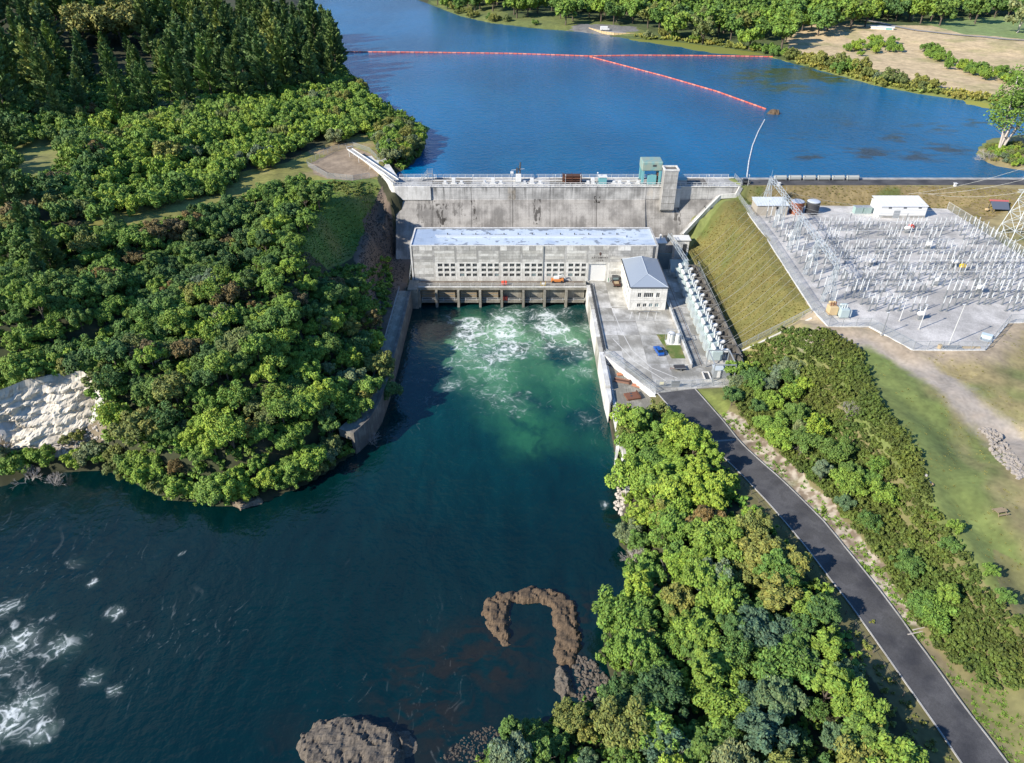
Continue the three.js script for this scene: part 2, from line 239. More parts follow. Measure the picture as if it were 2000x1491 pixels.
function ground(x, z) { const i = find(XS, x, true), j = find(ZS, z, false); const u = clamp((x - XS[i]) / (XS[i + 1] - XS[i])), v = clamp((z - ZS[j]) / (ZS[j + 1] - ZS[j])); const a = HGT[j * NX + i], b = HGT[j * NX + i + 1], c = HGT[(j + 1) * NX + i], d = HGT[(j + 1) * NX + i + 1]; return u + v < 1 ? a + (b - a) * u + (c - a) * v : d + (c - d) * (1 - u) + (b - d) * (1 - v); }
// the place on the ground that a photograph pixel looks at
function R(px, py) { const u = (px - 1000) / FOCAL, v = (py - 745.5) / FOCAL, dx = u, dy = -(sp + v * cp), dz = -(cp - v * sp); let t = 60, lt = 40; for (; t < 2500; lt = t, t += 1 + t * 0.004) { if (CAM_Y + dy * t < ground(dx * t, dz * t)) break; } for (let k = 0; k < 14; k++) { const m = (t + lt) / 2; if (CAM_Y + dy * m < ground(dx * m, dz * m)) t = m; else lt = m; } const x = dx * t, z = dz * t; return V(x, ground(x, z), z); }

// what covers the ground, by place (x, z); colours are those of the matter itself
const RP = (...pts) => pts.map(([x, y]) => { const p = R(x, y); return [p.x, p.z]; });
const zones = {
  roadGrass: RP([40, 480], [150, 440], [270, 400], [420, 350], [560, 318], [610, 290], [700, 262], [745, 262], [760, 300], [735, 360], [640, 368], [600, 350], [480, 395], [330, 440], [200, 470]),
  spurGrass: RP([20, 275], [110, 260], [130, 300], [230, 225], [260, 235], [160, 330], [100, 400], [30, 420]),
  leftSlope: RP([600, 355], [735, 350], [745, 370], [690, 500], [640, 525], [575, 500], [590, 430]),
  scree: RP([745, 360], [770, 440], [800, 480], [798, 560], [765, 620], [752, 700], [735, 640], [715, 560], [690, 505], [712, 430]),
  rightSlope: RP([1345, 480], [1440, 385], [1475, 430], [1585, 605], [1440, 690], [1428, 672]),
  bank: RP([1440, 385], [1475, 360], [1700, 360], [1990, 368], [1990, 400], [1900, 440], [1850, 408], [1600, 402], [1480, 400]),
  farField: RP([1530, 70], [1600, 45], [1720, 48], [1860, 50], [2050, 72], [2200, 100], [2200, 190], [2000, 192], [1850, 174], [1700, 144], [1612, 117], [1548, 102]),
  pasture: RP([1780, 42], [1860, 36], [2200, 20], [2300, 70], [2000, 76], [1880, 66]),
  reeds: RP([1540, 116], [1600, 118], [1700, 150], [1850, 178], [1990, 195], [2100, 215], [2100, 232], [1960, 210], [1800, 190], [1640, 155]),
  shoreGreen: RP([840, 2], [960, 10], [1000, 35], [1130, 30], [1250, 55], [1280, 78], [1130, 66], [960, 48], [880, 30]),
  carPark: RP([1110, 60], [1130, 46], [1240, 52], [1250, 60], [1200, 70]),
  dirt: RP([1420, 800], [1440, 815], [1470, 838], [1565, 925], [1640, 1000], [1710, 1085], [1790, 1210], [1800, 1262], [1770, 1226], [1700, 1130], [1600, 1010], [1530, 940], [1450, 868], [1405, 812]),
  verge: RP([1360, 760], [1425, 758], [1428, 790], [1415, 815], [1400, 805]),
  cliff: RP([-300, 790], [-80, 775], [0, 760], [60, 735], [110, 725], [170, 716], [210, 745], [205, 800], [150, 842], [80, 858], [0, 858], [-300, 900]),
  bench: RP([-200, 900], [0, 858], [80, 850], [205, 800], [205, 870], [140, 905], [40, 900], [-200, 940]),
};
const zoneBox = {}; for (const k in zones) { const p = zones[k]; zoneBox[k] = [Math.min(...p.map(a => a[0])) - 3, Math.max(...p.map(a => a[0])) + 3, Math.min(...p.map(a => a[1])) - 3, Math.max(...p.map(a => a[1])) + 3]; }
const inZone = (k, x, z) => { const b = zoneBox[k]; return x > b[0] && x < b[1] && z > b[2] && z < b[3] && inside(zones[k], x, z); };
const track = [[1600, 655], [1700, 665], [1770, 700], [1840, 745], [1900, 800], [1960, 850], [2060, 940]].map(([x, y]) => { const p = R(x, y); return [p.x, p.z]; });
const fieldEdge = [[1640, 655], [1700, 690], [1735, 770], [1805, 870], [1838, 970], [1900, 1080], [1965, 1180]].map(([x, y]) => { const p = R(x, y); return [p.x, p.z]; });
const crestTrack = [[79, -239], [240, -239]];
function groundColour(x0, z0) {
  const wz = z0 < -420 ? 6 : 2.2, x = x0 + (fbm(x0 / 5, z0 / 5, 3) - 0.5) * wz, z = z0 + (fbm(x0 / 5 + 31, z0 / 5 + 7, 3) - 0.5) * wz;
  const n1 = fbm(x0 / 14 + 3, z0 / 14, 4), n2 = fbm(x0 / 1.3, z0 / 1.3, 3), n3 = vn(x0 / 0.45, z0 / 0.45);
  const dry = [0.31, 0.255, 0.125], green = [0.085, 0.135, 0.03], olive = [0.17, 0.15, 0.045], litter = [0.055, 0.05, 0.028];
  let c;
  if (z0 < -330 && x0 > -80) { // beyond the lake
    c = mix3([0.11, 0.14, 0.04], [0.06, 0.09, 0.03], n1);
    if (inZone('farField', x, z)) c = mix3([0.60, 0.46, 0.27], [0.44, 0.37, 0.18], smooth(0.45, 0.75, n1));
    if (inZone('pasture', x, z)) c = mix3([0.19, 0.29, 0.09], [0.24, 0.30, 0.11], n1);
    if (inZone('shoreGreen', x, z)) c = mix3([0.20, 0.22, 0.06], [0.10, 0.14, 0.04], n1);
    if (inZone('reeds', x, z)) c = mix3([0.26, 0.27, 0.07], [0.14, 0.19, 0.05], n1);
    if (inZone('carPark', x, z)) c = [0.2, 0.195, 0.185];
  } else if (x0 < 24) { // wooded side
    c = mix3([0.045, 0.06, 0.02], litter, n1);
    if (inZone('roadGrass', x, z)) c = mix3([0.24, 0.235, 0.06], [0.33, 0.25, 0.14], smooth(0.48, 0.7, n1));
    if (inZone('spurGrass', x, z)) c = mix3([0.2, 0.24, 0.05], [0.26, 0.23, 0.09], n1);
    if (inZone('leftSlope', x, z)) c = mix3([0.10, 0.19, 0.035], [0.19, 0.20, 0.055], smooth(0.4, 0.75, n1));
    if (inZone('scree', x, z)) c = mix3([0.20, 0.15, 0.11], [0.11, 0.085, 0.07], n2);
    if (inside(yardPoly, x, z)) c = mix3([0.36, 0.28, 0.20], [0.27, 0.2, 0.13], n1);
    if (inZone('bench', x, z)) c = mix3([0.42, 0.36, 0.28], [0.2, 0.16, 0.1], smooth(0.35, 0.65, n1));
    if (inZone('cliff', x0, z0)) c = mix3([0.66, 0.62, 0.56], [0.55, 0.53, 0.5], n2);
  } else {
    c = mix3(dry, [0.17, 0.20, 0.06], smooth(0.42, 0.68, n1));
    const fe = lineDist(x0, z0, fieldEdge); if (fe < 22) c = mix3(c, mix3([0.115, 0.19, 0.04], [0.16, 0.19, 0.055], n1), 0.85 * (1 - smooth(5, 15, fe + (fbm(x0 / 6, z0 / 6 + 40, 3) - 0.5) * 14)));
    const rd = lineDist(x0, z0, track);
    if (rd < 9) c = mix3(c, mix3([0.46, 0.41, 0.35], [0.36, 0.3, 0.24], n2), 1 - smooth(1.6, 3.2 + 5 * n1, rd + (n2 - 0.5) * 2));
    const sd = lineDist(x0, z0, subPoly); if (sd < 8 && z0 > -165) c = mix3(c, [0.40, 0.32, 0.23], (1 - smooth(1.5, 7, sd + (n2 - 0.5) * 3)) * 0.9);
    if (inZone('rightSlope', x, z)) c = mix3(mix3([0.20, 0.175, 0.055], [0.14, 0.135, 0.04], smooth(0.3, 0.7, n2)), [0.10, 0.14, 0.03], smooth(0.56, 0.78, n1));
    if (inZone('bank', x, z)) c = mix3(mix3([0.21, 0.165, 0.075], [0.28, 0.215, 0.11], n2), [0.11, 0.13, 0.04], smooth(0.6, 0.75, n1));
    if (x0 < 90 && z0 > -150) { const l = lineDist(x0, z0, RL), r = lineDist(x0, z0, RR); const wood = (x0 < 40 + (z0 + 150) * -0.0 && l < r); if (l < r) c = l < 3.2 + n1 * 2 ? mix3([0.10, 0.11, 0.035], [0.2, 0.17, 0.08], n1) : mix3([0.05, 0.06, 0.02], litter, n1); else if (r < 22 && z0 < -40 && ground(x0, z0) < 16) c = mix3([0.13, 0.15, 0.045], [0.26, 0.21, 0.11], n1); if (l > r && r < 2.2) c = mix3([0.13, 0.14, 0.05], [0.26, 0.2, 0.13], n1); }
    if (inZone('dirt', x, z)) c = mix3(mix3([0.47, 0.41, 0.33], [0.22, 0.17, 0.12], smooth(0.36, 0.6, fbm(x0 / 0.9, z0 / 0.9, 4))), [0.12, 0.14, 0.04], smooth(0.62, 0.7, n1));
    if (inZone('verge', x0, z0)) c = mix3([0.15, 0.22, 0.04], [0.22, 0.22, 0.065], n1);
    const g = ground(x0, z0); if (g < 1.2 && z0 > -150) c = [0.09, 0.075, 0.055];
  }
  const k = (0.56 + 0.48 * n2 + 0.3 * n3) * (0.72 + 0.56 * fbm(x0 / 3.6 + 60, z0 / 3.6, 4)); return [c[0] * k, c[1] * k, c[2] * k];
}
{
  const inv = (a, s) => { const f = s * (a.length - 1), i = Math.min(a.length - 2, Math.floor(f)); return lerp(a[i], a[i + 1], f - i); };
  const map = dataTex(2048, 2048, (u, v) => groundColour(inv(XS, u), inv(ZS, v)), { repeat: false });
  const pos = new Float32Array(NX * NZ * 3), uv = new Float32Array(NX * NZ * 2), idx = [];
  for (let j = 0; j < NZ; j++) for (let i = 0; i < NX; i++) { const k = j * NX + i; pos.set([XS[i], HGT[k], ZS[j]], k * 3); uv.set([i / (NX - 1), j / (NZ - 1)], k * 2); if (i + 1 < NX && j + 1 < NZ) idx.push(k, k + 1, k + NX, k + 1, k + NX + 1, k + NX); }
  const g = new THREE.BufferGeometry(); g.setAttribute('position', new THREE.BufferAttribute(pos, 3)); g.setAttribute('uv', new THREE.BufferAttribute(uv, 2)); g.setIndex(idx); g.computeVertexNormals();
  struct('terrain', g, mat([1, 1, 1], 0.95, { map }), 'grassy and wooded hills around the lake and the river', 'terrain');
}

// ---------------------------------------------------------------- water
const wavesTex = dataTex(512, 512, (u, v) => 0.6 * tfbm(u, v, 8, 5, 1) + 0.4 * Math.abs(2 * tfbm(u, v, 16, 4, 3) - 1), { colour: false });
{ // tailrace and river below the dam
  const X0 = -260, X1 = 60, Z0 = 4, Z1 = -206;
  const wash = [[918, 632, 4.5, 1], [912, 665, 6, 0.9], [985, 622, 5, 1], [985, 655, 6, 1], [995, 690, 4.5, 0.9], [1068, 618, 4, 1], [1080, 645, 6, 0.95], [1115, 668, 6, 0.6], [940, 690, 7, 0.65], [1050, 680, 6, 0.6], [1135, 690, 4, 0.65], [1145, 640, 3, 0.6], [1150, 730, 2.5, 0.6], [960, 720, 6, 0.5], [1120, 725, 6, 0.42], [880, 752, 3.5, 0.62], [1005, 790, 8, 0.36], [960, 760, 8, 0.38], [890, 710, 5, 0.45], [1150, 820, 4, 0.42], [1010, 605, 8, 0.45], [870, 625, 3.5, 0.5], [1100, 610, 6, 0.42], [1180, 985, 1.4, 0.6],
    [20, 1395, 3.2, 0.85], [58, 1372, 2.4, 0.85], [70, 1435, 2.2, 0.82], [100, 1422, 1.4, 0.75], [8, 1420, 2.6, 0.85], [45, 1245, 2.2, 0.75], [120, 1262, 2.4, 0.8], [12, 1262, 2.4, 0.7], [228, 1196, 2.0, 0.75], [185, 1320, 1.8, 0.85], [222, 1345, 1.4, 0.85], [182, 1140, 1.3, 0.75], [15, 1190, 2.2, 0.7], [150, 1100, 2, 0.55], [10, 1310, 6, 0.34], [60, 1240, 6, 0.32], [30, 1400, 6, 0.44], [20, 1180, 5, 0.3], [140, 1270, 4, 0.3], [350, 1080, 0.9, 0.55]].map(([x, y, r, s]) => { const p = G(x, y, 0); return [p.x, p.z, r, s]; });
  const plume = [[930, 660, 12, 0.9], [990, 665, 12, 1], [1080, 660, 12, 0.85], [960, 720, 9, 0.9], [975, 745, 6, 0.75], [1095, 735, 8, 0.7], [1010, 790, 8, 0.6], [1030, 835, 8, 0.7], [1050, 860, 5, 0.55], [985, 770, 6, 0.5], [1130, 700, 10, 0.6], [1110, 780, 6, 0.5], [870, 670, 8, 0.45], [1160, 860, 6, 0.25]].map(([x, y, r, s]) => { const p = G(x, y, 0); return [p.x, p.z, r, s]; });
  const shelf = [[850, 1290, 6, 0.7], [920, 1280, 6, 0.7], [960, 1240, 5, 0.8], [1000, 1300, 4, 0.6], [870, 1340, 7, 0.8], [800, 1345, 6, 0.6], [850, 1400, 6, 0.7], [980, 1330, 3, 0.8], [1130, 1200, 5, 0.9], [1100, 1290, 4, 0.7], [790, 1430, 6, 0.6], [560, 1440, 5, 0.4], [1200, 960, 2.5, 0.6], [1215, 1010, 3, 0.6], [935, 1290, 3, 0.7], [880, 1470, 6, 0.8], [1010, 1260, 3, 0.7]].map(([x, y, r, s]) => { const p = G(x, y, 0); return [p.x, p.z, r, s]; });
  const boils = [[918, 640, 6.2], [988, 640, 6.6], [992, 686, 6.0], [1072, 634, 6.4]].map(([x, y, r]) => { const q = G(x, y, 0); return [q.x, q.z, r]; });
  const blob = (list, x, z) => { let m = 0; for (const [bx, bz, r, s] of list) { const dx = x - bx, dz = z - bz, q = dx * dx + dz * dz; if (q < 9 * r * r) m = 1 - (1 - m) * (1 - s * Math.exp(-q / (r * r))); } return m; };
  const map = dataTex(2048, 2048, (u, v) => {
    const x = lerp(X0, X1, u), z = lerp(Z1, Z0, v);
    if (x < -175) return [0.0006, 0.0155, 0.0165];
    const wx = x + (fbm(x / 4, z / 4, 3) - 0.5) * 5, wz = z + (fbm(x / 4 + 50, z / 4 + 9, 3) - 0.5) * 5;
    const inRace = smooth(-150, -172, z) , n = fbm(wx / 7, wz / 11, 4);
    let c = mix3([0.0006, 0.0150, 0.0165], [0.0009, 0.036, 0.036], clamp(smooth(-95, -150, z) * 0.9 * smooth(-60, -20, x) + (n - 0.5) * 0.35));
    { const fl = 0.7 + 0.62 * fbm(x / 2.2 + 2.5 * fbm(x / 14, z / 14, 3), z / 9 + 2 * fbm(z / 12, x / 12, 3), 4); c = [c[0] * fl, c[1] * fl, c[2] * fl]; }
    const sh = blob(shelf, wx, wz); if (sh > 0.02) c = mix3(c, mix3([0.022, 0.016, 0.009], [0.011, 0.012, 0.009], fbm(x / 1.5, z / 1.5, 3)), clamp(sh * smooth(0.3, 0.62, fbm(wx / 3, wz / 1.4, 3)) * 0.85));
    const pl = blob(plume, wx, wz); if (pl > 0.01) c = mix3(c, mix3([0.03, 0.155, 0.065], [0.10, 0.27, 0.12], inRace * n), clamp(pl * smooth(0.26, 0.62, n) * 1.1));
    const f = blob(wash, x + (wx - x) * 0.45, z + (wz - z) * 0.45);
    let swirl = 0; for (const [bx, bz, br] of boils) { const dx = x - bx, dz = z - bz, q = Math.sqrt(dx * dx + dz * dz); if (q < br * 1.5) { const a = Math.atan2(dz, dx), w = 1 - smooth(br * 0.9, br * 1.5, q); swirl = Math.max(swirl, w * ridge(q / 1.5 + 1.6 * fbm(x / 2.2, z / 2.2, 3) + 20, a * 1.3 + q * 0.16 + 30, 3)); } }
    const lace = f < 0.05 ? 0 : 0.34 * swirl + (swirl ? 0.36 : 0.5) * ridge(wx / 0.8 + 8, wz / 0.8, 3) + (swirl ? 0.38 : 0.5) * ridge(wx / 2.4, wz / 2.4, 4), unusedLace = 0 * ridge(wx / 2.4, wz / 2.4, 4) + 0.5 * ridge(wx / 0.8 + 8, wz / 0.8, 3), speck = ridge(x / 1.3 + fbm(x / 9, z / 9, 2) * 5, z / 4 + fbm(x / 7, z / 7 + 3, 2) * 3, 3);
    c = mix3(c, [0.22, 0.40, 0.25], clamp(f * f * lerp(0.2, 0.7, smooth(-110, -150, z)) * (0.35 + 0.65 * n)));
    let foam = 0;
    if (f > 0.05) { const dens = smooth(0.22, 0.8, f + (fbm(wx / 1.6 + 3, wz / 1.6, 3) - 0.5) * 0.7), e1 = smooth(0.6, 0.84, ridge(wx / 2.3, wz / 2.3, 3)), e2 = smooth(0.6, 0.86, ridge(wx / 0.95 + 8, wz / 0.95, 3)), e3 = smooth(0.5, 0.78, swirl); foam = clamp(dens * (0.9 * Math.max(e1, 0.8 * e2, e3) + 0.16 * lace) + 0.75 * smooth(0.78, 1.0, f) * smooth(0.4, 0.62, fbm(wx / 0.7, wz / 0.7, 3))); }
    const stray = smooth(0.74, 0.9, speck) * smooth(0.46, 0.78, fbm(x / 13 + 70, z / 16, 3)) * 0.12; foam = Math.max(foam, stray * (0.35 + 0.65 * smooth(0.3, 0.7, vn(x / 1.1, z / 1.1))));
    return mix3(c, [0.80, 0.84, 0.82], foam * (0.72 + 0.28 * vn(x * 3, z * 3)));
  }, { repeat: false, aniso: 16 });
  const bump = wavesTex.clone(); bump.repeat.set(9, 6); bump.needsUpdate = true;
  const nx = 240, nz = 200, pos = [], uv = [], idx = [];
  for (let j = 0; j <= nz; j++) for (let i = 0; i <= nx; i++) { const x = lerp(X0, X1, i / nx), z = lerp(Z1, Z0, j / nz); const f = clamp(blob(wash, x, z)); pos.push(x, (fbm(x / 6, z / 6, 3) - 0.5) * (0.12 + 0.55 * f) - 0.02, z); uv.push(i / nx, j / nz); if (i < nx && j < nz) { const k = j * (nx + 1) + i; idx.push(k, k + nx + 1, k + 1, k + 1, k + nx + 1, k + nx + 2); } }
  const g = new THREE.BufferGeometry(); g.setAttribute('position', new THREE.Float32BufferAttribute(pos, 3)); g.setAttribute('uv', new THREE.Float32BufferAttribute(uv, 2)); g.setIndex(idx); g.computeVertexNormals();
  struct('river_water', g, mat([1, 1, 1], 0.16, { map, bumpMap: bump, bumpScale: 0.22 }), 'dark green river with white boils below the dam', 'water');
}
{ // lake behind the dam
  const X0 = -220, X1 = 330, Z0 = -244, Z1 = -760;
  const weed = [[1500, 150, 22, 0.8], [1560, 145, 22, 1], [1600, 150, 16, 0.9], [1480, 160, 14, 0.7], [1540, 172, 14, 0.8], [1790, 305, 8, 0.7], [1690, 300, 8, 0.9], [1580, 305, 7, 0.7], [1760, 270, 9, 0.6], [1850, 290, 8, 0.7], [1640, 270, 10, 0.4], [1530, 265, 9, 0.4], [1820, 250, 10, 0.5], [1450, 110, 16, 0.4], [1670, 240, 14, 0.35], [1900, 240, 9, 0.5]].map(([x, y, r, s]) => { const p = G(x, y, LAKE); return [p.x, p.z, r, s]; });
  const map = dataTex(1024, 1024, (u, v) => {
    const x = lerp(X0, X1, u), z = lerp(Z1, Z0, v), n = smooth(0.25, 0.75, fbm(x / 70, z / 130, 4));
    let c = mix3([0.0003, 0.082, 0.185], [0.0003, 0.145, 0.33], n);
    let m = 0; for (const [bx, bz, r, s] of weed) { const dx = (x - bx) * 0.75, dz = (z - bz) * 0.9, q = dx * dx + dz * dz; if (q < 6 * r * r) m = Math.max(m, s * Math.exp(-q / (r * r))); }
    if (m > 0.03) { const k = smooth(0.40, 0.66, fbm(x / 6, z / 3, 5) * 0.75 + m * 0.3); c = mix3(c, mix3([0.028, 0.04, 0.045], [0.05, 0.075, 0.022], smooth(-280, -380, z)), clamp(k * m * 1.7)); }
    const drift = smooth(0.55, 0.75, fbm(x / 20 + 5, z / 34, 5)); c = mix3(c, [0.002, 0.125, 0.245], 0.35 * drift);
    return c;
  }, { repeat: false });
  const bump = wavesTex.clone(); bump.repeat.set(30, 28); bump.needsUpdate = true;
  const g = new THREE.BufferGeometry(), a = V(-1500, LAKE, -246), b = V(1600, LAKE, -246), c = V(1600, LAKE, -2500), d = V(-1500, LAKE, -2500), p = [], uv = [];
  for (const v of [a, b, c, a, c, d]) { p.push(v.x, v.y, v.z); uv.push((v.x - X0) / (X1 - X0), (v.z - Z1) / (Z0 - Z1)); }
  g.setAttribute('position', new THREE.Float32BufferAttribute(p, 3)); g.setAttribute('uv', new THREE.Float32BufferAttribute(uv, 2)); g.computeVertexNormals();
  struct('lake_water', g, mat([1, 1, 1], 0.16, { map, bumpMap: bump, bumpScale: 0.35 }), 'deep blue lake held behind the concrete dam', 'water');
}

// ---------------------------------------------------------------- concrete and other surfaces
function concreteTex(a, b, seed, streak = 0.5) { return dataTex(512, 512, (u, v) => { const m = tfbm(u, v, 4, 5, seed), f = tfbm(u, v, 64, 2, seed + 2), s = tfbm(u, v * 0.0625, 32, 3, seed + 4); const k = clamp(m * 0.9 + (s - 0.5) * streak); const c = mix3(a, b, smooth(0.25, 0.75, k)); const q = 0.86 + 0.28 * f; return [c[0] * q, c[1] * q, c[2] * q]; }); }
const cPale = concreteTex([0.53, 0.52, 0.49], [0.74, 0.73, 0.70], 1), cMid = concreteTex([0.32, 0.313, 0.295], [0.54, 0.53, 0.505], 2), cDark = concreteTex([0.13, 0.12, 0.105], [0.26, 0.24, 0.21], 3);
const cFloor = concreteTex([0.28, 0.27, 0.245], [0.66, 0.645, 0.61], 5, 0.1);
const M = {
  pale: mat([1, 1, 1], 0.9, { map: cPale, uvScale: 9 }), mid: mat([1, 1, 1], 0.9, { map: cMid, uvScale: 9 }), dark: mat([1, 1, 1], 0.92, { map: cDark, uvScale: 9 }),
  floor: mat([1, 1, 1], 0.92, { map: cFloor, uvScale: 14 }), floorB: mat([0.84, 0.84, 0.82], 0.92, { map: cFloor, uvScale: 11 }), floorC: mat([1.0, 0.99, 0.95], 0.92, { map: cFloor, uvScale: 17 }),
  white: mat([0.74, 0.74, 0.72], 0.6), galv: mat([0.42, 0.45, 0.47], 0.5, { metalness: 0.35 }), steel: mat([0.30, 0.32, 0.33], 0.55, { metalness: 0.4 }), darkSteel: mat([0.06, 0.065, 0.07], 0.6), rail: mat([0.62, 0.63, 0.62], 0.5),
  glass: mat([0.02, 0.028, 0.034], 0.08), glassPale: mat([0.20, 0.27, 0.28], 0.15), teal: mat([0.16, 0.40, 0.42], 0.7), tealPale: mat([0.33, 0.47, 0.44], 0.75), rust: mat([0.20, 0.085, 0.05], 0.9), rustDark: mat([0.095, 0.045, 0.03], 0.9), orange: mat([0.62, 0.22, 0.06], 0.7), red: mat([0.72, 0.085, 0.045], 0.6), yellow: mat([0.75, 0.52, 0.05], 0.6),
  lamp: mat([0.7, 0.72, 0.72], 0.4), porcelain: mat([0.60, 0.63, 0.64], 0.35), transformer: mat([0.44, 0.53, 0.53], 0.5), radiator: mat([0.56, 0.62, 0.62], 0.5), blue: new THREE.MeshPhysicalMaterial({ color: lin(0.01, 0.10, 0.42), roughness: 0.35, clearcoat: 1, clearcoatRoughness: 0.05 }), rubber: mat([0.02, 0.02, 0.02], 0.9), wood: mat([0.34, 0.26, 0.16], 0.9), green: mat([0.06, 0.22, 0.12], 0.7), straw: mat([0.6, 0.45, 0.25], 0.9), tarmacDark: mat([0.05, 0.05, 0.055], 0.8), conductor: mat([0.55, 0.55, 0.5], 0.5, { metalness: 0.3 }),
  mesh: new THREE.MeshStandardMaterial({ color: lin(0.42, 0.46, 0.47), roughness: 0.6, transparent: true, opacity: 0.22, side: THREE.DoubleSide }),
};
M.glass.userData.uvScale = M.mesh.userData.uvScale = M.blue.userData.uvScale = 0;
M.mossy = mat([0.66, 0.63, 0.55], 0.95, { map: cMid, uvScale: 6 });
const font = await new FontLoader().loadAsync('fonts/droid/droid_serif_bold.typeface.json');

// ---------------------------------------------------------------- dam
{
  const stains = [[[852, 405, 872, 442], 0.75], [[886, 404, 905, 425], 0.45], [[921, 400, 928, 440], 0.8], [[815, 405, 832, 436], 0.45], [[1046, 398, 1053, 438], 0.75], [[1164, 386, 1172, 405], 0.95], [[1282, 415, 1296, 422], 0.7], [[1320, 408, 1328, 440], 0.7], [[1320, 455, 1324, 462], 0.6], [[750, 395, 760, 412], 0.6], [[838, 400, 846, 440], 0.5], [[866, 408, 870, 440], 0.6], [[995, 365, 1004, 400], 0.5]];
  const X0 = -66, X1 = 84, Y0 = 4, Y1 = 28;
  const st = stains.map(([[a, b, c, d], s]) => { const p = GD(a, b, b < 392 ? 240 : 237), q = GD(c, d, 234); return [p.x, q.x, q.y, p.y, s]; });
  const map = dataTex(2048, 512, (u, v) => {
    const x = lerp(X0, X1, u), y = lerp(Y0, Y1, v), up = y > 22.15;
    const m = fbm(x / 4, y / 3, 5), s = fbm(x / 0.5, y / 14, 3), f = vn(x * 5, y * 5);
    let c = up ? mix3([0.24, 0.236, 0.226], [0.56, 0.55, 0.525], smooth(0.25, 0.72, m * 0.7 + s * 0.35)) : mix3([0.19, 0.18, 0.166], [0.40, 0.38, 0.35], smooth(0.28, 0.72, m * 0.85 + (s - 0.5) * 0.3 + 0.07));
    if (up && x < 30 && x > -29) c = mix3(c, [0.10, 0.10, 0.095], smooth(0.56, 0.74, fbm(x / 0.55, y / 22 + 4, 3)) * smooth(22.3, 26.5, y + (vn(x * 2, 3) - 0.5) * 3) * 0.75);   // black runs below the parapet
    const lift = Math.abs(((y / 1.5) % 1) - 0.5); if (lift > 0.465) c = mix3(c, [0.13, 0.125, 0.115], 0.35 * smooth(0.3, 0.6, vn(x / 3, y)));
    for (const [a, b, y0, y1, k] of st) if (x > a - 0.6 && x < b + 0.6 && y > y0 - 0.5 && y < y1 + 0.5) c = mix3(c, [0.028, 0.024, 0.02], k * smooth(0.47, 0.55, fbm(x / 0.5, y / 1.1, 3)) * smooth(0.36, 0.46, fbm(x / 1.4 + 9, y / 3, 2)));
    if (up && ((x > -1.5 && x < 1.2) || (x > 47 && x < 49))) c = mix3(c, [0.5, 0.43, 0.33], 0.5 * vn(x, y));
    const q = 0.88 + 0.24 * f; return [c[0] * q, c[1] * q, c[2] * q];
  }, { repeat: false });
  const dm = mat([1, 1, 1], 0.92, { map });
  const uvd = o => { const p = o.geometry.attributes.position, u = new Float32Array(p.count * 2); for (let i = 0; i < p.count; i++) { u[i * 2] = (p.getX(i) - X0) / (X1 - X0); u[i * 2 + 1] = (p.getY(i) - Y0) / (Y1 - Y0); } o.geometry.setAttribute('uv', new THREE.BufferAttribute(u, 2)); return o; };
  const dam = thing('dam', 'grey concrete gravity dam with stained sloping face above the powerhouse', 'dam');
  const xs = [-40.6, -27.9, -14.1, 0.2, 13.3, 29.5, 46.6, 57.5, 68.2, 79];
  for (let i = 0; i + 1 < xs.length; i++) {
    const a = xs[i] + 0.06, b = xs[i + 1] - 0.06, fw = i < 6 ? 0 : 1.3;      // the blocks behind the powerhouse stand proud of the others
    uvd(part('upper_wall', [box(a, b, 22.2, 26.7, -240, -248.8)], dm, dam));
    uvd(part('sloping_face', [profile([[-239.96 - fw * 0.2, 22.2], [-228.2 - fw, 5], [-246, 5], [-248, 22.2]], a, b)], dm, dam));
    part('coping', [box(a, b, 26.7, 27.0, -239.75, -240.6)], M.pale, dam); part('coping', [box(a, b, 26.7, 27.0, -248.6, -249.4)], M.pale, dam);
    part('crest_floor', [box(a + 0.02, b - 0.02, 26.7, 26.78, -240.62, -248.58)], [M.mid, M.dark, M.mid][i % 3], dam);
  }
  part('joint_filler', [profile([[-240.4, 22], [-229.5, 5], [-247, 5], [-247, 26.6], [-240.4, 26.6]], -40.4, 78.8)], M.dark, dam);
  part('crest_kerb', [box(-27.8, 46.5, 26.78, 27.15, -245.6, -246.0), box(-27.8, 46.5, 26.78, 27.05, -241.6, -241.9)], M.pale, dam);
  // abutment wing running back to the bank
  const p = V(-40.6, 0, -240), q = V(-58, 0, -272), n = V(-32, 0, 17.4).normalize();
  const wq = (y0, y1, o0, o1) => [V(p.x + n.x * o0, y0, p.z + n.z * o0), V(q.x + n.x * o0, y0, q.z + n.z * o0), V(q.x + n.x * o1, y1, q.z + n.z * o1), V(p.x + n.x * o1, y1, p.z + n.z * o1)];
  part('wing_wall', [prism([[-40.6, -240], [-52, -261], [-58, -272], [-50, -276], [-40.6, -249]].map(a => [a[0], a[1]]), 21, 27.1)], M.pale, dam);
  part('wing_parapet', [beam(V(-40.9, 27.4, -240.2), V(-57.6, 27.4, -271), 0.3, 0.9)], M.pale, dam);
  part('toe_block', [profile([[-239.5, 22.2], [-239.5, 26.9], [-239.97, 26.9], [-239.97, 22.2]], -40.6, -28.2)], M.pale, dam);
  // edge wall where the dam meets the grass slope, with steps
  const ew = [V(79, 26.6, -239.6), V(78, 23.9, -239.4), V(72.4, 23.6, -239.1), V(67.1, 19, -236.4), V(59.4, 12.7, -231.2)];
  part('edge_wall', ew.slice(1).map((b, i) => beam(ew[i], b, 0.5, 1.5)), M.pale, dam);
  part('edge_stair', ew.slice(2).map((b, i) => beam(ew[i + 1].clone().add(V(-0.7, -0.3, -0.4)), b.clone().add(V(-0.7, -0.3, -0.4)), 1.1, 1.0)), M.mid, dam);
  part('drain_niche', [box(52.9, 54.2, 9.4, 11.6, -231.9, -234)], M.darkSteel, dam);
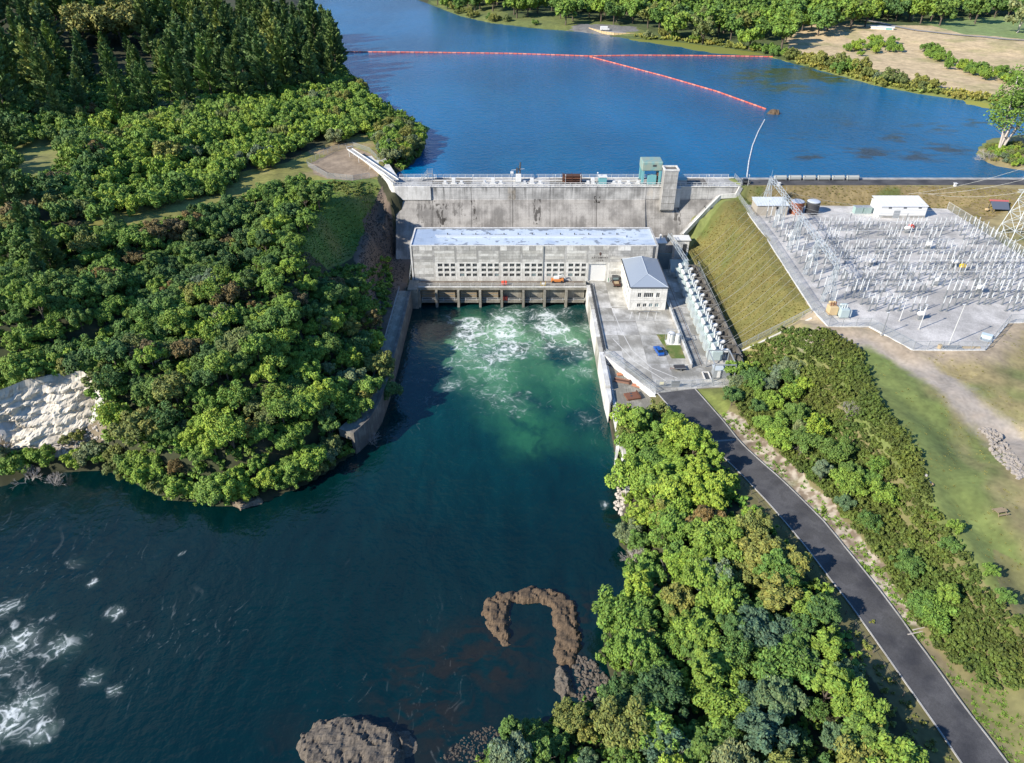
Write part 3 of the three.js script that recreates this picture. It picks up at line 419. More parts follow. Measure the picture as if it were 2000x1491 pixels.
  part('drain_niche', [box(67.2, 70, 19.7, 20.3, -237, -239.7)], M.darkSteel, dam);
}
// railings: rails, then one part for each post
const postGeo = {}; const post = (h, r = 0.05) => postGeo[h + '_' + r] || (postGeo[h + '_' + r] = joined(box(-r, r, 0, h, -r, r)));
function railing(name, pts, h, step, m, label, category = 'railing', { rails = 2, r = 0.045, mesh = false, group, pr = 0.05, top = true } = {}) {
  const t = thing(name, label, category, null, 0, group); const rr = [], ms = [];
  for (let i = 0; i + 1 < pts.length; i++) {
    const a = pts[i], b = pts[i + 1], n = Math.max(1, Math.round(a.distanceTo(b) / step));
    for (let k = i ? 1 : 0; k <= n; k++) { const o = part('post', post(h, pr), m, t); o.position.copy(a).lerp(b, k / n); }
    for (let q = 0; q < rails; q++) { const y = h * (q + 1) / rails - 0.03; rr.push(beam(a.clone().add(V(0, y, 0)), b.clone().add(V(0, y, 0)), r * 2, r * 2)); }
    if (mesh) ms.push([a.clone().add(V(0, 0.05, 0)), b.clone().add(V(0, 0.05, 0)), b.clone().add(V(0, h, 0)), a.clone().add(V(0, h, 0))]);
  }
  if (rails) part('rail', rr, m, t); if (mesh) part('mesh_panel', quads(ms), M.mesh, t); return t;
}
railing('crest_railing', [V(-40.6, 27, -240.1), V(79, 27, -240.1)], 1.15, 1.9, M.rail, 'white railing along the downstream edge of the dam crest', 'railing', { r: 0.06, pr: 0.06 });
railing('crest_railing', [V(-40, 27, -249.1), V(77, 27, -249.1)], 1.1, 2.6, M.rail, 'white railing along the lake edge of the dam crest', 'railing', { r: 0.05 });
{ // things standing on the crest
  const kiosk = (px, w, h, d, label) => { const x = GD(px, 352, 243).x; const t = thing('crest_cabinet', label, 'cabinet', V(x, 26.77, -243.2), 0, 'white cabinets on the dam crest'); part('body', rbox(-w / 2, w / 2, 0, h, -d / 2, d / 2, 0.05), M.white, t); part('plinth', rbox(-w / 2 - 0.5, w / 2 + 0.5, 0, 0.22, -d / 2 - 0.3, d / 2 + 0.3, 0.05), M.pale, t); };
  for (const px of [886, 963, 1039, 1158]) kiosk(px, 1.25, 1.9, 1.2, 'tall white cabinet on a plinth behind the crest railing');
  for (const px of [869, 901, 947, 978, 1024, 1055, 1149, 1200, 1211, 1228, 1247]) kiosk(px, 0.95, 0.95, 0.9, 'low white block behind the crest railing');
  const gal = thing('teal_kiosk', 'small teal hut with white roof on the dam crest', 'hut', V(GD(1177, 350, 243.5).x, 26.77, -243.6));
  part('wall', [box(-1.35, 1.35, 0, 2.4, -1.2, 1.2)], M.teal, gal); part('roof', [box(-1.5, 1.5, 2.4, 2.58, -1.4, 1.4)], M.white, gal); part('mast', [cyl(0.04, 0.04, 0, 3.9, -1.75, 0)], M.rail, gal); part('dish', [cyl(0.35, 0.1, 3.6, 3.9, -1.75, 0)], M.white, gal);
  const rack = thing('rusty_rack', 'long rusty steel rack stored on the dam crest', 'rack', V(GD(1117, 352, 244).x, 26.77, -244.2));
  for (let k = 0; k < 4; k++) part('shelf', [box(-3.2, 3.2, 0.25 + k * 0.75, 0.5 + k * 0.75, -1.2, 1.2)], k % 2 ? M.rustDark : M.rust, rack);
  for (const [x, z] of [[-3.2, -1.2], [3.2, -1.2], [-3.2, 1.2], [3.2, 1.2], [0, 1.2], [0, -1.2]]) part('upright', [box(x - 0.08, x + 0.08, 0, 3.1, z - 0.08, z + 0.08)], M.rustDark, rack);
  const rake = thing('screen_rake', 'white screen raking machine with dark hoist on the dam crest', 'machine', V(GD(1013, 350, 245).x, 26.77, -245));
  part('cab', rbox(-1.0, 0.9, 0.3, 2.9, -1.1, 1.1, 0.1), M.white, rake); part('wheel_base', [box(-1.2, 1.2, 0, 0.35, -1.3, 1.3)], M.steel, rake); part('hoist_mast', [box(-0.9, -0.3, 2.9, 4.9, -0.5, 0.1), bar(V(0.4, 2.9, 0), V(0.6, 6.4, -1.5), 0.28), bar(V(0.6, 6.2, -1.5), V(0.2, 4.4, -3), 0.2)], M.darkSteel, rake); part('winch', [cyl(0.45, 0.45, 3.9, 4.6, 0.3, -0.6)], M.darkSteel, rake); part('boom', [bar(V(-2.6, 4.1, 0), V(2, 4.5, -0.4), 0.07)], M.white, rake); part('lamp_box', rbox(-2.9, -1.8, 3.0, 3.6, -0.4, 0.4, 0.05), M.white, rake);
  const sc = thing('access_stair', 'galvanised steel stair and platform standing on the dam crest', 'stair', V(GD(832, 350, 245).x, 26.77, -246.4)); const legs = [], pl = [];
  for (const [x, z] of [[-1.6, -0.8], [-1.6, 0.8], [0.4, -0.8], [0.4, 0.8], [2.2, -0.8], [2.2, 0.8]]) part('leg', [box(x - 0.05, x + 0.05, 0, x < -1 ? 2.3 : 3.9, z - 0.05, z + 0.05)], M.galv, sc);
  part('platform', [box(0.3, 2.3, 2.4, 2.5, -0.9, 0.9), beam(V(-1.6, 0.1, 0), V(0.4, 2.4, 0), 0.9, 0.12)], M.galv, sc); part('guard_rail', [0.55, 1.05, 1.5].flatMap(h => [bar(V(0.3, 2.4 + h, -0.85), V(2.3, 2.4 + h, -0.85), 0.035), bar(V(0.3, 2.4 + h, 0.85), V(2.3, 2.4 + h, 0.85), 0.035), bar(V(2.3, 2.4 + h, -0.85), V(2.3, 2.4 + h, 0.85), 0.035), bar(V(-1.6, h, 0.8), V(0.4, 2.4 + h, 0.8), 0.035)]), M.galv, sc);
  const low = thing('guard_cage', 'small galvanised guard cage beside the steel stair on the crest', 'cage', V(GD(793, 350, 245).x, 26.77, -245.6)); part('frame', [0.05, 0.6, 1.2].flatMap(h => [bar(V(-0.6, h, -0.5), V(0.6, h, -0.5), 0.04), bar(V(-0.6, h, 0.5), V(0.6, h, 0.5), 0.04), bar(V(-0.6, h, -0.5), V(-0.6, h, 0.5), 0.04), bar(V(0.6, h, -0.5), V(0.6, h, 0.5), 0.04)]), M.galv, low); for (const [x, z] of [[-0.6, -0.5], [0.6, -0.5], [-0.6, 0.5], [0.6, 0.5]]) part('leg', [box(x - 0.04, x + 0.04, 0, 1.25, z - 0.04, z + 0.04)], M.galv, low);
  // gantry crane
  const gc = thing('gantry_crane', 'teal gantry crane with weathered hood spanning the dam crest', 'crane', V(48.2, 26.77, -244.6));
  for (const [x, z] of [[-3, 2.6], [2.9, 2.6], [-3, -2.6], [2.9, -2.6]]) { part('leg', [rbox(x - 0.42, x + 0.42, 0.5, 4.9, z - 0.4, z + 0.4, 0.05)], M.teal, gc); part('bogie', [box(x - 0.7, x + 0.7, 0, 0.55, z - 0.3, z + 0.3)], M.steel, gc); }
  const hoodTop = mat([1, 1, 1], 0.85, { map: concreteTex([0.30, 0.36, 0.30], [0.17, 0.36, 0.36], 8, 0.2), uvScale: 5 });
  part('hood', [rbox(-3.6, 3.5, 4.9, 8.0, -3.1, 3.1, 0.35, 3)], hoodTop, gc); part('hood_window', [box(0.0, 1.3, 6.4, 7.1, 3.08, 3.14)], M.darkSteel, gc); part('machine_cabin', rbox(-1.3, 1.7, 0.1, 3.2, 1.5, 3.0, 0.08), M.teal, gc); part('stair_tower', [0, 0.7, 1.4, 2.1, 2.8, 3.5].map(h => box(1.9, 2.5, 0.2 + h, 0.5 + h, 1.4, 2.4)), M.rust, gc);
  // lift tower
  const tw = thing('lift_tower', 'tall square concrete shaft rising against the dam beside the crane', 'tower');
  part('shaft', [box(51.5, 56.1, 24.2, 33.3, -236.5, -240.7), profile([[-236.5, 24.2], [-236.5, 19.8], [-237.4, 18.9], [-240.4, 20], [-240.7, 24.2]], 51.5, 56.1)], M.mid, tw);
  part('cap', [box(51.3, 56.3, 33.3, 33.9, -236.3, -236.75), box(51.3, 56.3, 33.3, 33.9, -240.45, -240.9), box(51.3, 51.75, 33.3, 33.9, -236.75, -240.45), box(55.85, 56.3, 33.3, 33.9, -236.75, -240.45)], M.pale, tw); part('roof', [box(51.75, 55.85, 33.3, 33.45, -236.75, -240.45)], M.dark, tw);
  for (let k = 0; k < 5; k++) part('band', [box(51.46, 56.14, 22 + k * 2.4, 22.1 + k * 2.4, -236.46, -236.6)], M.dark, tw);
  part('buttress', [box(56.6, 58.4, 19.8, 26.6, -238.7, -239.95)], M.pale, tw);
  const cab = thing('crest_pickup_shed', 'low grey plant shed on the crest beside the lift tower', 'shed', V(59, 26.77, -243)); part('wall', [box(-1.6, 1.6, 0, 1.6, -1.2, 1.2)], M.galv, cab); part('roof', [box(-1.75, 1.75, 1.6, 1.75, -1.35, 1.35)], M.tealPale, cab);
  for (const px of [1104, 1084, 1133, 925, 1000, 1310 + 72, 850, 1460]) { const x = GD(px, 350, 242).x; const l = thing('crest_lamp', 'thin white lamp post standing on the dam crest', 'lamp post', V(x, 26.99, -240.35), 0, 'lamp posts along the dam crest'); part('pole', [cyl(0.07, 0.05, 0, 3.6)], M.rail, l); part('head', rbox(-0.12, 0.12, 3.55, 3.7, -0.7, 0.05, 0.03), M.lamp, l); }
}
// ---------------------------------------------------------------- powerhouse
{
  const ph = thing('powerhouse', 'long pale concrete powerhouse with three rows of windows and flat roof', 'building');
  const F = -208.5, X0 = -32.3, X1 = 46.2, TOP = 18.75;
  part('back_shell', [box(X0 + 0.5, X1 - 0.5, 4.5, 18.2, F - 0.72, -222.58)], M.mid, ph);
  part('side_wall', [box(X0, X0 + 0.5, 4.5, TOP, F, -223)], M.pale, ph); part('side_wall', [box(X1 - 0.5, X1, 4.5, TOP, F, -223)], M.mid, ph); part('rear_wall', [box(X0 + 0.5, X1 - 0.5, 14, TOP, -222.6, -223)], M.mid, ph);
  const bay = 7.0, b0 = -25.0, bx = k => k < 0 ? X0 : b0 + k * bay;            // bay -1 is the blank end, 0..6 have windows, 7 the door, 8,9 blank
  const rowsW = [[12.52, 11.38], [10.78, 9.72], [9.04, 7.98]];
  const tones = [mat([0.92, 0.92, 0.90], 0.9, { map: cPale, uvScale: 7 }), mat([1, 1, 1], 0.9, { map: cMid, uvScale: 8 }), mat([1.12, 1.12, 1.1], 0.9, { map: cMid, uvScale: 6 }), mat([0.8, 0.79, 0.76], 0.9, { map: cPale, uvScale: 9 }), mat([1.05, 1.05, 1.03], 0.9, { map: cPale, uvScale: 5 })];
  const winFrame = mat([0.5, 0.5, 0.48], 0.6), r = rng(4); const panels = [18.55, 17.0, 16.0, 15.0, 14.0, 13.1];
  const wg = joined([box(-0.75, 0.75, 0.0, 0.05, -0.1, 0.02), box(-0.75, 0.75, 0.91, 0.95, -0.1, 0.02), ...[-0.75, -0.26, 0.22, 0.70].map(x => box(x, x + 0.04, 0.04, 0.92, -0.1, 0.0))]), pg = joined(box(-0.68, 0.68, 0.1, 0.87, -0.09, -0.06)), sg = joined(box(-0.85, 0.85, -0.1, -0.01, -0.02, 0.05));
  const face = (a, b, y0, y1, t, name = 'panel') => part(name, [box(a, b, y0, y1, F - 0.7, F)], tones[t], ph);
  for (let k = -1; k < 10; k++) {
    const a = (k < 0 ? X0 + 0.5 : bx(k)) + 0.3, b = (k === 9 ? Math.min(X1 - 0.5, bx(10)) : bx(k + 1)) - 0.3;
    if (k >= 0) part('pilaster', [box(bx(k) - 0.27, bx(k) + 0.27, 12.9, 18.6, F - 0.7, F + 0.02)], tones[1], ph), part('pilaster_foot', [box(bx(k) - 0.27, bx(k) + 0.27, 4.6, 12.87, F - 0.7, F - 0.03)], tones[k % 3 ? 4 : 3], ph);
    const n = panels.length;
    for (let q = 0; q + 1 < n; q++) {
      if (q === 0) { const w = (b - a) / 3; for (let c = 0; c < 3; c++) face(a + c * w + (c ? 0.03 : 0), a + (c + 1) * w - 0.03, panels[1] + 0.03, panels[0], r() < 0.28 ? 4 : 1 + Math.floor(r() * 2)); }
      else face(a, b, panels[q + 1] + 0.03, panels[q] - 0.03, [1, 2, 0, 3, 2][Math.floor(r() * 5)]);
    }
    if (k >= 0 && k < 7) {
      const cols = [0, 1, 2].map(c => bx(k) + 1.92 + c * 2.1);
      face(a, b, 12.55, 13.07, 4, 'lintel_band'); face(a, b, 10.81, 11.36, 4, 'spandrel'); face(a, b, 9.07, 9.70, 4, 'spandrel'); face(a, b, 4.6, 7.96, 0, 'base_panel');
      const edges = [a, ...cols.flatMap(c => [c - 0.75, c + 0.75]), b];
      for (const [t, q] of rowsW) for (let c = 0; c < 8; c += 2) if (edges[c + 1] - edges[c] > 0.05) part('window_pier', [box(edges[c], edges[c + 1], q - 0.04, t + 0.04, F - 0.7, F - 0.02)], tones[4], ph);
      rowsW.forEach(([t, q], ri) => cols.forEach((c, ci) => { const w = part('window', wg, winFrame, ph); w.position.set(c, q + 0.02, F - 0.16); w.scale.y = 1.14; part('pane', pg, (ri === 2 && ((k * 3 + ci) % 5 === 3)) || (ri === 2 && k === 5) ? M.glassPale : M.glass, w);  }));
    } else if (k === 7) {
      face(a, a + 0.35, 6.4, 13.07, 0, 'door_jamb'); face(bx(7) + 6.15, b, 6.4, 13.07, 0, 'door_jamb'); face(a + 0.35, bx(7) + 6.15, 12.4, 13.07, 0, 'lintel_band'); face(a, b, 4.6, 6.4, 0, 'base_panel');
      const d = part('roller_door', [box(a + 0.35, bx(7) + 6.15, 6.4, 12.4, F - 0.65, F - 0.5)], mat([0.7, 0.71, 0.71], 0.6), ph);
      for (let s = 0; s < 12; s++) part('slat', [box(a + 0.4, bx(7) + 6.1, 6.45 + s * 0.495, 6.9 + s * 0.495, F - 0.5, F - 0.46)], M.white, d);
    } else { let y = 13.07; for (let q = 0; q < 8; q++) { const y1 = y - 1.05; face(a, b, Math.max(4.6, y1 + 0.03), y, [0, 3, 0, 4, 2, 0, 3, 0][(q + k + 9) % 8]); y = y1; } }
  }
  // roof with peeling pale coating
  const rmap = dataTex(1024, 256, (u, v) => { const x = u * 78, z = v * 14.5, n = fbm(x / 1.6, z / 1.2, 4), edge = Math.min(z, 14.5 - z), d = smooth(0.5, 0.62, n + 0.28 * (1 - smooth(0.4, 2.6, edge)) - 0.12) * (x > 6 && x < 74 ? 1 : 0.25); const p = mix3([0.36, 0.45, 0.58], [0.58, 0.66, 0.74], smooth(0.3, 0.7, fbm(x / 5 + 3, z / 3, 3) * 0.7 + smooth(2, 20, x) * 0.3)); const rib = ((x / 0.5) % 1) < 0.08 ? 0.9 : 1; const c = mix3(p, [0.17, 0.20, 0.25], d * 0.85); return [c[0] * rib, c[1] * rib, c[2] * rib]; }, { repeat: false });
  const rm = mat([1, 1, 1], 0.55, { map: rmap }); const ro = part('roof', [box(X0 + 0.5, X1 - 0.5, 18.2, 18.45, F - 0.35, -222.6)], rm, ph); { const p = ro.geometry.attributes.position, u = new Float32Array(p.count * 2); for (let i = 0; i < p.count; i++) { u[i * 2] = (p.getX(i) - X0) / 78.5; u[i * 2 + 1] = (p.getZ(i) - F) / -14.5; } ro.geometry.setAttribute('uv', new THREE.BufferAttribute(u, 2)); }
  part('parapet', [box(X0 + 0.5, X1 - 0.5, 18.55, TOP + 0.05, F - 0.36, F + 0.05)], M.pale, ro); part('parapet', [box(X0 + 0.5, X1 - 0.5, TOP, TOP + 0.12, -222.4, -223.05)], M.pale, ro);
  const sl0 = GD(853, 461, 217).x, sl1 = GD(1222, 461, 217).x; part('ridge_vent', [box(sl0, sl1, 18.45, 18.85, -215.6, -216.9)], mat([0.58, 0.63, 0.68], 0.5), ro); for (let x = sl0 + 3.5; x < sl1; x += 4.6) part('vent_stub', [box(x - 0.15, x + 0.15, 18.45, 19.0, -217.6, -218)], M.darkSteel, ro);
  part('vent_kerb', [box(sl0 - 0.5, sl1 + 0.5, 18.45, 18.62, -217.2, -217.4)], M.white, ro);
  part('downpipe', [box(10.0 - 0.1, 10.1, 6.5, 18.5, F + 0.02, F + 0.2)], M.steel, ph);
  // lettering and crest over the door
  const tx = (s, size, y) => { const g = new TextGeometry(s, { font, size, depth: 0.06, curveSegments: 2 }); g.computeBoundingBox(); const w = g.boundingBox.max.x; return [g, w, y]; };
  let cx = 28.0; const letter = 'ATIAMURI'; for (let i = 0; i < 8; i++) { const [g, w] = tx(letter[i], 0.5, 0); g.translate(cx - 2.35 + i * 0.67 - w / 2, 14.35, F + 0.005); part('letter', joined(g), mat([0.07, 0.05, 0.04], 0.7), ph); }
  for (let i = 0; i < 4; i++) { const [g, w] = tx('1958'[i], 0.4, 0); g.translate(cx - 0.9 + i * 0.6 - w / 2, 13.45, F + 0.005); part('letter', joined(g), mat([0.12, 0.09, 0.07], 0.7), ph); }
  const em = new THREE.Shape(); em.moveTo(0, 0.62); em.lineTo(0.36, 0.3); em.lineTo(0.3, -0.25); em.lineTo(0, -0.55); em.lineTo(-0.3, -0.25); em.lineTo(-0.36, 0.3); em.closePath(); const eg = new THREE.ExtrudeGeometry(em, { depth: 0.07, bevelEnabled: false }); eg.translate(cx + 0.1, 15.85, F + 0.005); part('emblem', joined(eg), mat([0.10, 0.06, 0.05], 0.7), ph);
  // outlet deck, piers and stop logs
  const od = thing('outlet_deck', 'concrete outlet deck with piers over the tailrace below the powerhouse windows', 'deck');
  part('deck_slab', [box(-30, 23.9, 5.6, 6.5, -203.7, -208.4)], M.mossy, od); part('deck_track', [box(-29.5, 23, 6.5, 6.58, -206.2, -206.5), box(-29.5, 23, 6.5, 6.58, -207.4, -207.7)], M.rustDark, od); part('deck_edge', [box(-30, 23.9, 6.5, 6.75, -203.6, -203.95)], M.pale, od);
  part('end_block', [box(-33.2, -30, -4, 6.8, -201.6, -208.4)], M.mossy, od);
  for (let k = 0; k < 8; k++) { const px = [819, 853, 895.5, 938, 980, 1022, 1063.5, 1105.5][k], x = GD(px, 575, 204).x; part('pier', [box(x - 0.38, x + 0.38, -4, 5.6, -202.4, -205.4)], M.mossy, od); const xn = k < 7 ? GD([853, 895.5, 938, 980, 1022, 1063.5, 1105.5][k], 575, 204).x : 23.9; if (k > 3) part('concrete_panel', [box(x + 0.55, xn - 0.55, 2.2, 5.6, -205.0, -205.4)], M.mossy, od); else for (let s = 0; s < 7; s++) part('stop_log', [box(x + 0.6, xn - (k ? 1.2 : 0.6), 2.25 + s * 0.46, 2.6 + s * 0.46, -204.6 - 0.05 * s, -205.1)], s % 2 ? M.wood : M.mossy, od); part('low_beam', [box(x + 0.55, xn - 0.55, 1.2, 1.9, -203.3, -204.4)], M.mossy, od); }
  part('back_wall', [box(-30, 23.9, -4, 5.6, -206.5, -207)], M.mossy, od);
  railing('deck_railing', [V(-29.8, 6.5, -204.4), V(23.4, 6.5, -204.4)], 1.1, 3.4, M.rail, 'steel railing along the powerhouse outlet deck', 'railing', { r: 0.035, pr: 0.045 });
  railing('low_walkway_railing', [V(-29, 1.9, -203.4), V(23.4, 1.9, -203.4)], 0.95, 3.4, M.rail, 'steel railing on the low beam just above the tailrace', 'railing', { r: 0.035, pr: 0.045 });
  const fl = (px, py, y, z, label) => { const t = thing('float_box', label, 'float', V(GD(px, py, -z).x, y, z), 0); part('body', rbox(-0.9, 0.9, 0, 1.3, -0.5, 0.5, 0.2), M.red, t); part('strap', [box(-0.1, 0.1, -0.02, 1.33, -0.53, 0.53)], M.darkSteel, t); };
  fl(985, 556, 6.58, -205.4, 'orange red float box on top of the outlet deck'); fl(986, 581, 1.9, -203.85, 'orange red float box on the low beam beneath the outlet deck');
  const lift = thing('work_platform', 'orange and white boom lift parked on the outlet deck', 'machine', V(GD(1089, 550, 206).x, 6.58, -207.2)); part('chassis', rbox(-2.0, 2.0, 0.35, 1.3, -0.6, 0.6, 0.1), M.orange, lift); part('counterweight', rbox(-1.2, 0.6, 1.3, 2.1, -0.5, 0.5, 0.1), M.white, lift); part('boom', [bar(V(-0.6, 2, 0), V(1.8, 2.6, 0), 0.16), bar(V(1.8, 2.6, 0), V(2.6, 1.2, 0), 0.12)], M.white, lift); for (const [x, z] of [[-1.4, -0.6], [1.4, -0.6], [-1.4, 0.6], [1.4, 0.6]]) { const w = new THREE.CylinderGeometry(0.4, 0.4, 0.25, 12); w.rotateX(Math.PI / 2); w.translate(x, 0.4, z); part('wheel', [w], M.rubber, lift); }
  const yb = thing('yellow_skid', 'small yellow skid frame on the outlet deck', 'frame', V(GD(1061, 556, 205).x, 6.58, -205.3)); part('frame', [box(-0.8, 0.8, 0, 0.15, -0.4, 0.4), box(-0.8, -0.7, 0.15, 0.9, -0.4, 0.4), box(0.7, 0.8, 0.15, 0.9, -0.4, 0.4)], M.yellow, yb); part('tank', rbox(-0.55, 0.55, 0.15, 0.7, -0.3, 0.3, 0.1), M.white, yb);
}
{ // control building with hipped roof
  const cb = thing('control_building', 'white two storey building with grey hipped metal roof beside the powerhouse', 'building');
  const x0 = 35.2, x1 = 46.2, z0 = -188.73, z1 = -208.4, T = 14.0, wm = mat([1.12, 1.12, 1.1], 0.85, { map: cPale, uvScale: 9 });
  const wallCourse = [6.3, 8.6, 10.5, 12.5, 14.0];
  part('side_wall', [box(x0, x0 + 0.3, 6.3, T, z0 - 0.3, z1)], wm, cb); part('side_wall', [box(x1 - 0.3, x1, 6.3, T, z0 - 0.3, z1)], wm, cb);
  const cut = (list, ya, yb) => { let x = x0; for (const [a, b] of list) { part('wall_pier', [box(x, a, ya, yb, z0 - 0.3, z0)], wm, cb); x = b; } part('wall_pier', [box(x, x1, ya, yb, z0 - 0.3, z0)], wm, cb); };
  const low = [[37.6, 38.7], [39.4, 40.5], [41.2, 42.3], [43.0, 44.1]], high = [[37.5, 38.6], [39.35, 42.2], [43.0, 44.1]];
  part('wall_band', [box(x0, x1, 6.3, 7.5, z0 - 0.3, z0)], wm, cb); cut(low, 7.5, 8.75); part('wall_band', [box(x0, x1, 8.75, 10.75, z0 - 0.3, z0)], wm, cb); cut(high, 10.75, 12.3); part('wall_band', [box(x0, x1, 12.3, T, z0 - 0.3, z0)], wm, cb);
  part('course_line', [9.75, 13.2].map(y => box(x0 - 0.03, x1 + 0.03, y, y + 0.06, z0 - 0.3, z0 + 0.03)), M.mid, cb);
  const win = (a, b, y0, y1, n, pale) => { const w = part('window', [box(a, b, y0, y0 + 0.08, z0 - 0.22, z0 - 0.1), box(a, b, y1 - 0.08, y1, z0 - 0.22, z0 - 0.1), ...[...Array(n + 1).keys()].map(i => { const x = a + (b - a - 0.08) * i / n; return box(x, x + 0.08, y0 + 0.08, y1 - 0.08, z0 - 0.22, z0 - 0.1); })], M.white, cb); part('pane', [box(a + 0.05, b - 0.05, y0 + 0.05, y1 - 0.05, z0 - 0.2, z0 - 0.17)], pale ? M.glassPale : M.glass, w); part('sill', [box(a - 0.1, b + 0.1, y0 - 0.1, y0 - 0.01, z0, z0 + 0.12)], wm, w); };
  low.forEach(([a, b], i) => win(a, b, 7.5, 8.75, 2, i > 1)); high.forEach(([a, b], i) => win(a, b, 10.75, 12.3, i === 1 ? 5 : 2));
  for (let i = 0; i < 6; i++) { const z = -191.5 - i * 2.7; for (const y of [7.6, 10.9]) { const w = part('window', [box(x0 - 0.06, x0 - 0.005, y, y + 1.3, z - 0.6, z + 0.6)], M.white, cb); part('pane', [box(x0 - 0.09, x0 - 0.065, y + 0.1, y + 1.2, z - 0.5, z + 0.5)], M.glassPale, w); } }
  const A = V(x0 - 0.25, T + 0.1, z0 + 0.25), B = V(x1 + 0.25, T + 0.1, z0 + 0.25), C = V(x1 + 0.25, T + 0.1, z1), D = V(x0 - 0.25, T + 0.1, z1), E1 = V(40.7, T + 2.3, z0 - 4.6), E2 = V(40.7, T + 2.3, z1 + 2.5);
  const rf = mat([0.36, 0.41, 0.47], 0.42, { metalness: 0.2 }); const slab = q => quads([q]);
  const ro = part('roof', [slab([B, C, E2, E1]), slab([D, A, E1, E2])], rf, cb); part('front_hip', [quads([[A, B, E1, E1]].map(a => [a[0], a[1], a[2], a[2]]))], rf, ro);
  part('back_hip', [quads([[C, D, E2, E2]])], rf, ro);
  const seam = []; for (let i = 1; i < 24; i++) { const z = z0 - 0.2 - i * 0.82; for (const s of [-1, 1]) { const edge = V(40.7 + s * 5.7, T + 0.12, z); const t = clamp((z0 + 0.25 - z) / 4.85), u = clamp((z - z1) / 2.5), k = Math.min(t, u, 1); seam.push(bar(edge, V(40.7 + s * 5.7 * (1 - k), T + 0.13 + 2.2 * k, z), 0.035, 4)); } } part('roof_seam', seam, rf, ro);
  part('ridge_cap', [bar(E1, E2, 0.12), bar(A, E1, 0.1), bar(B, E1, 0.1), bar(C, E2, 0.1), bar(D, E2, 0.1)], mat([0.45, 0.5, 0.56], 0.4), ro); part('gutter', [beam(A, B, 0.25, 0.22), beam(A, D, 0.25, 0.22), beam(B, C, 0.25, 0.22)], M.darkSteel, ro);
  part('soffit', [box(x0 - 0.2, x1 + 0.2, T - 0.02, T + 0.06, z0 + 0.2, z1)], wm, cb);
  const junk = thing('pipe_bundle', 'bundle of dark scrap pipes lying against the white building', 'pipes', V(40.5, 6.5, -187.6)); for (let i = 0; i < 7; i++) part('pipe', [bar(V(-3 + i * 0.5, 0.12 + 0.07 * (i % 3), 0.4 - 0.1 * i), V(0.6 + i * 0.55, 0.14 + 0.06 * (i % 2), -0.2 + 0.12 * i), 0.09)], i % 3 === 1 ? M.rustDark : M.steel, junk);
}

// ---------------------------------------------------------------- aprons, walls and roads below the dam
function clipRect(poly, x0, x1, z0, z1) { const cut = (p, ins, cross) => { const o = []; for (let i = 0; i < p.length; i++) { const a = p[i], b = p[(i + 1) % p.length], ia = ins(a), ib = ins(b); if (ia) o.push(a); if (ia !== ib) o.push(cross(a, b)); } return o; }; const cx = v => (a, b) => [v, a[1] + (b[1] - a[1]) * (v - a[0]) / (b[0] - a[0])], cz = v => (a, b) => [a[0] + (b[0] - a[0]) * (v - a[1]) / (b[1] - a[1]), v]; let p = poly; p = p.length ? cut(p, a => a[0] >= x0, cx(x0)) : p; p = p.length ? cut(p, a => a[0] <= x1, cx(x1)) : p; p = p.length ? cut(p, a => a[1] >= z0, cz(z0)) : p; p = p.length ? cut(p, a => a[1] <= z1, cz(z1)) : p; return p; }
function area(p) { let s = 0; for (let i = 0; i < p.length; i++) { const a = p[i], b = p[(i + 1) % p.length]; s += a[0] * b[1] - b[0] * a[1]; } return Math.abs(s / 2); }
function slabs(poly, xs, zs, y0, y1, mats, parent, seed) { const r = rng(seed); for (let i = 0; i + 1 < xs.length; i++) for (let j = 0; j + 1 < zs.length; j++) { const p = clipRect(poly, xs[i] + 0.025, xs[i + 1] - 0.025, zs[j + 1] + 0.025, zs[j] - 0.025); if (p.length > 2 && area(p) > 1) part('slab', [prism(p, y0, y1 + (r() - 0.5) * 0.012)], mats[Math.floor(r() * mats.length)], parent); } }
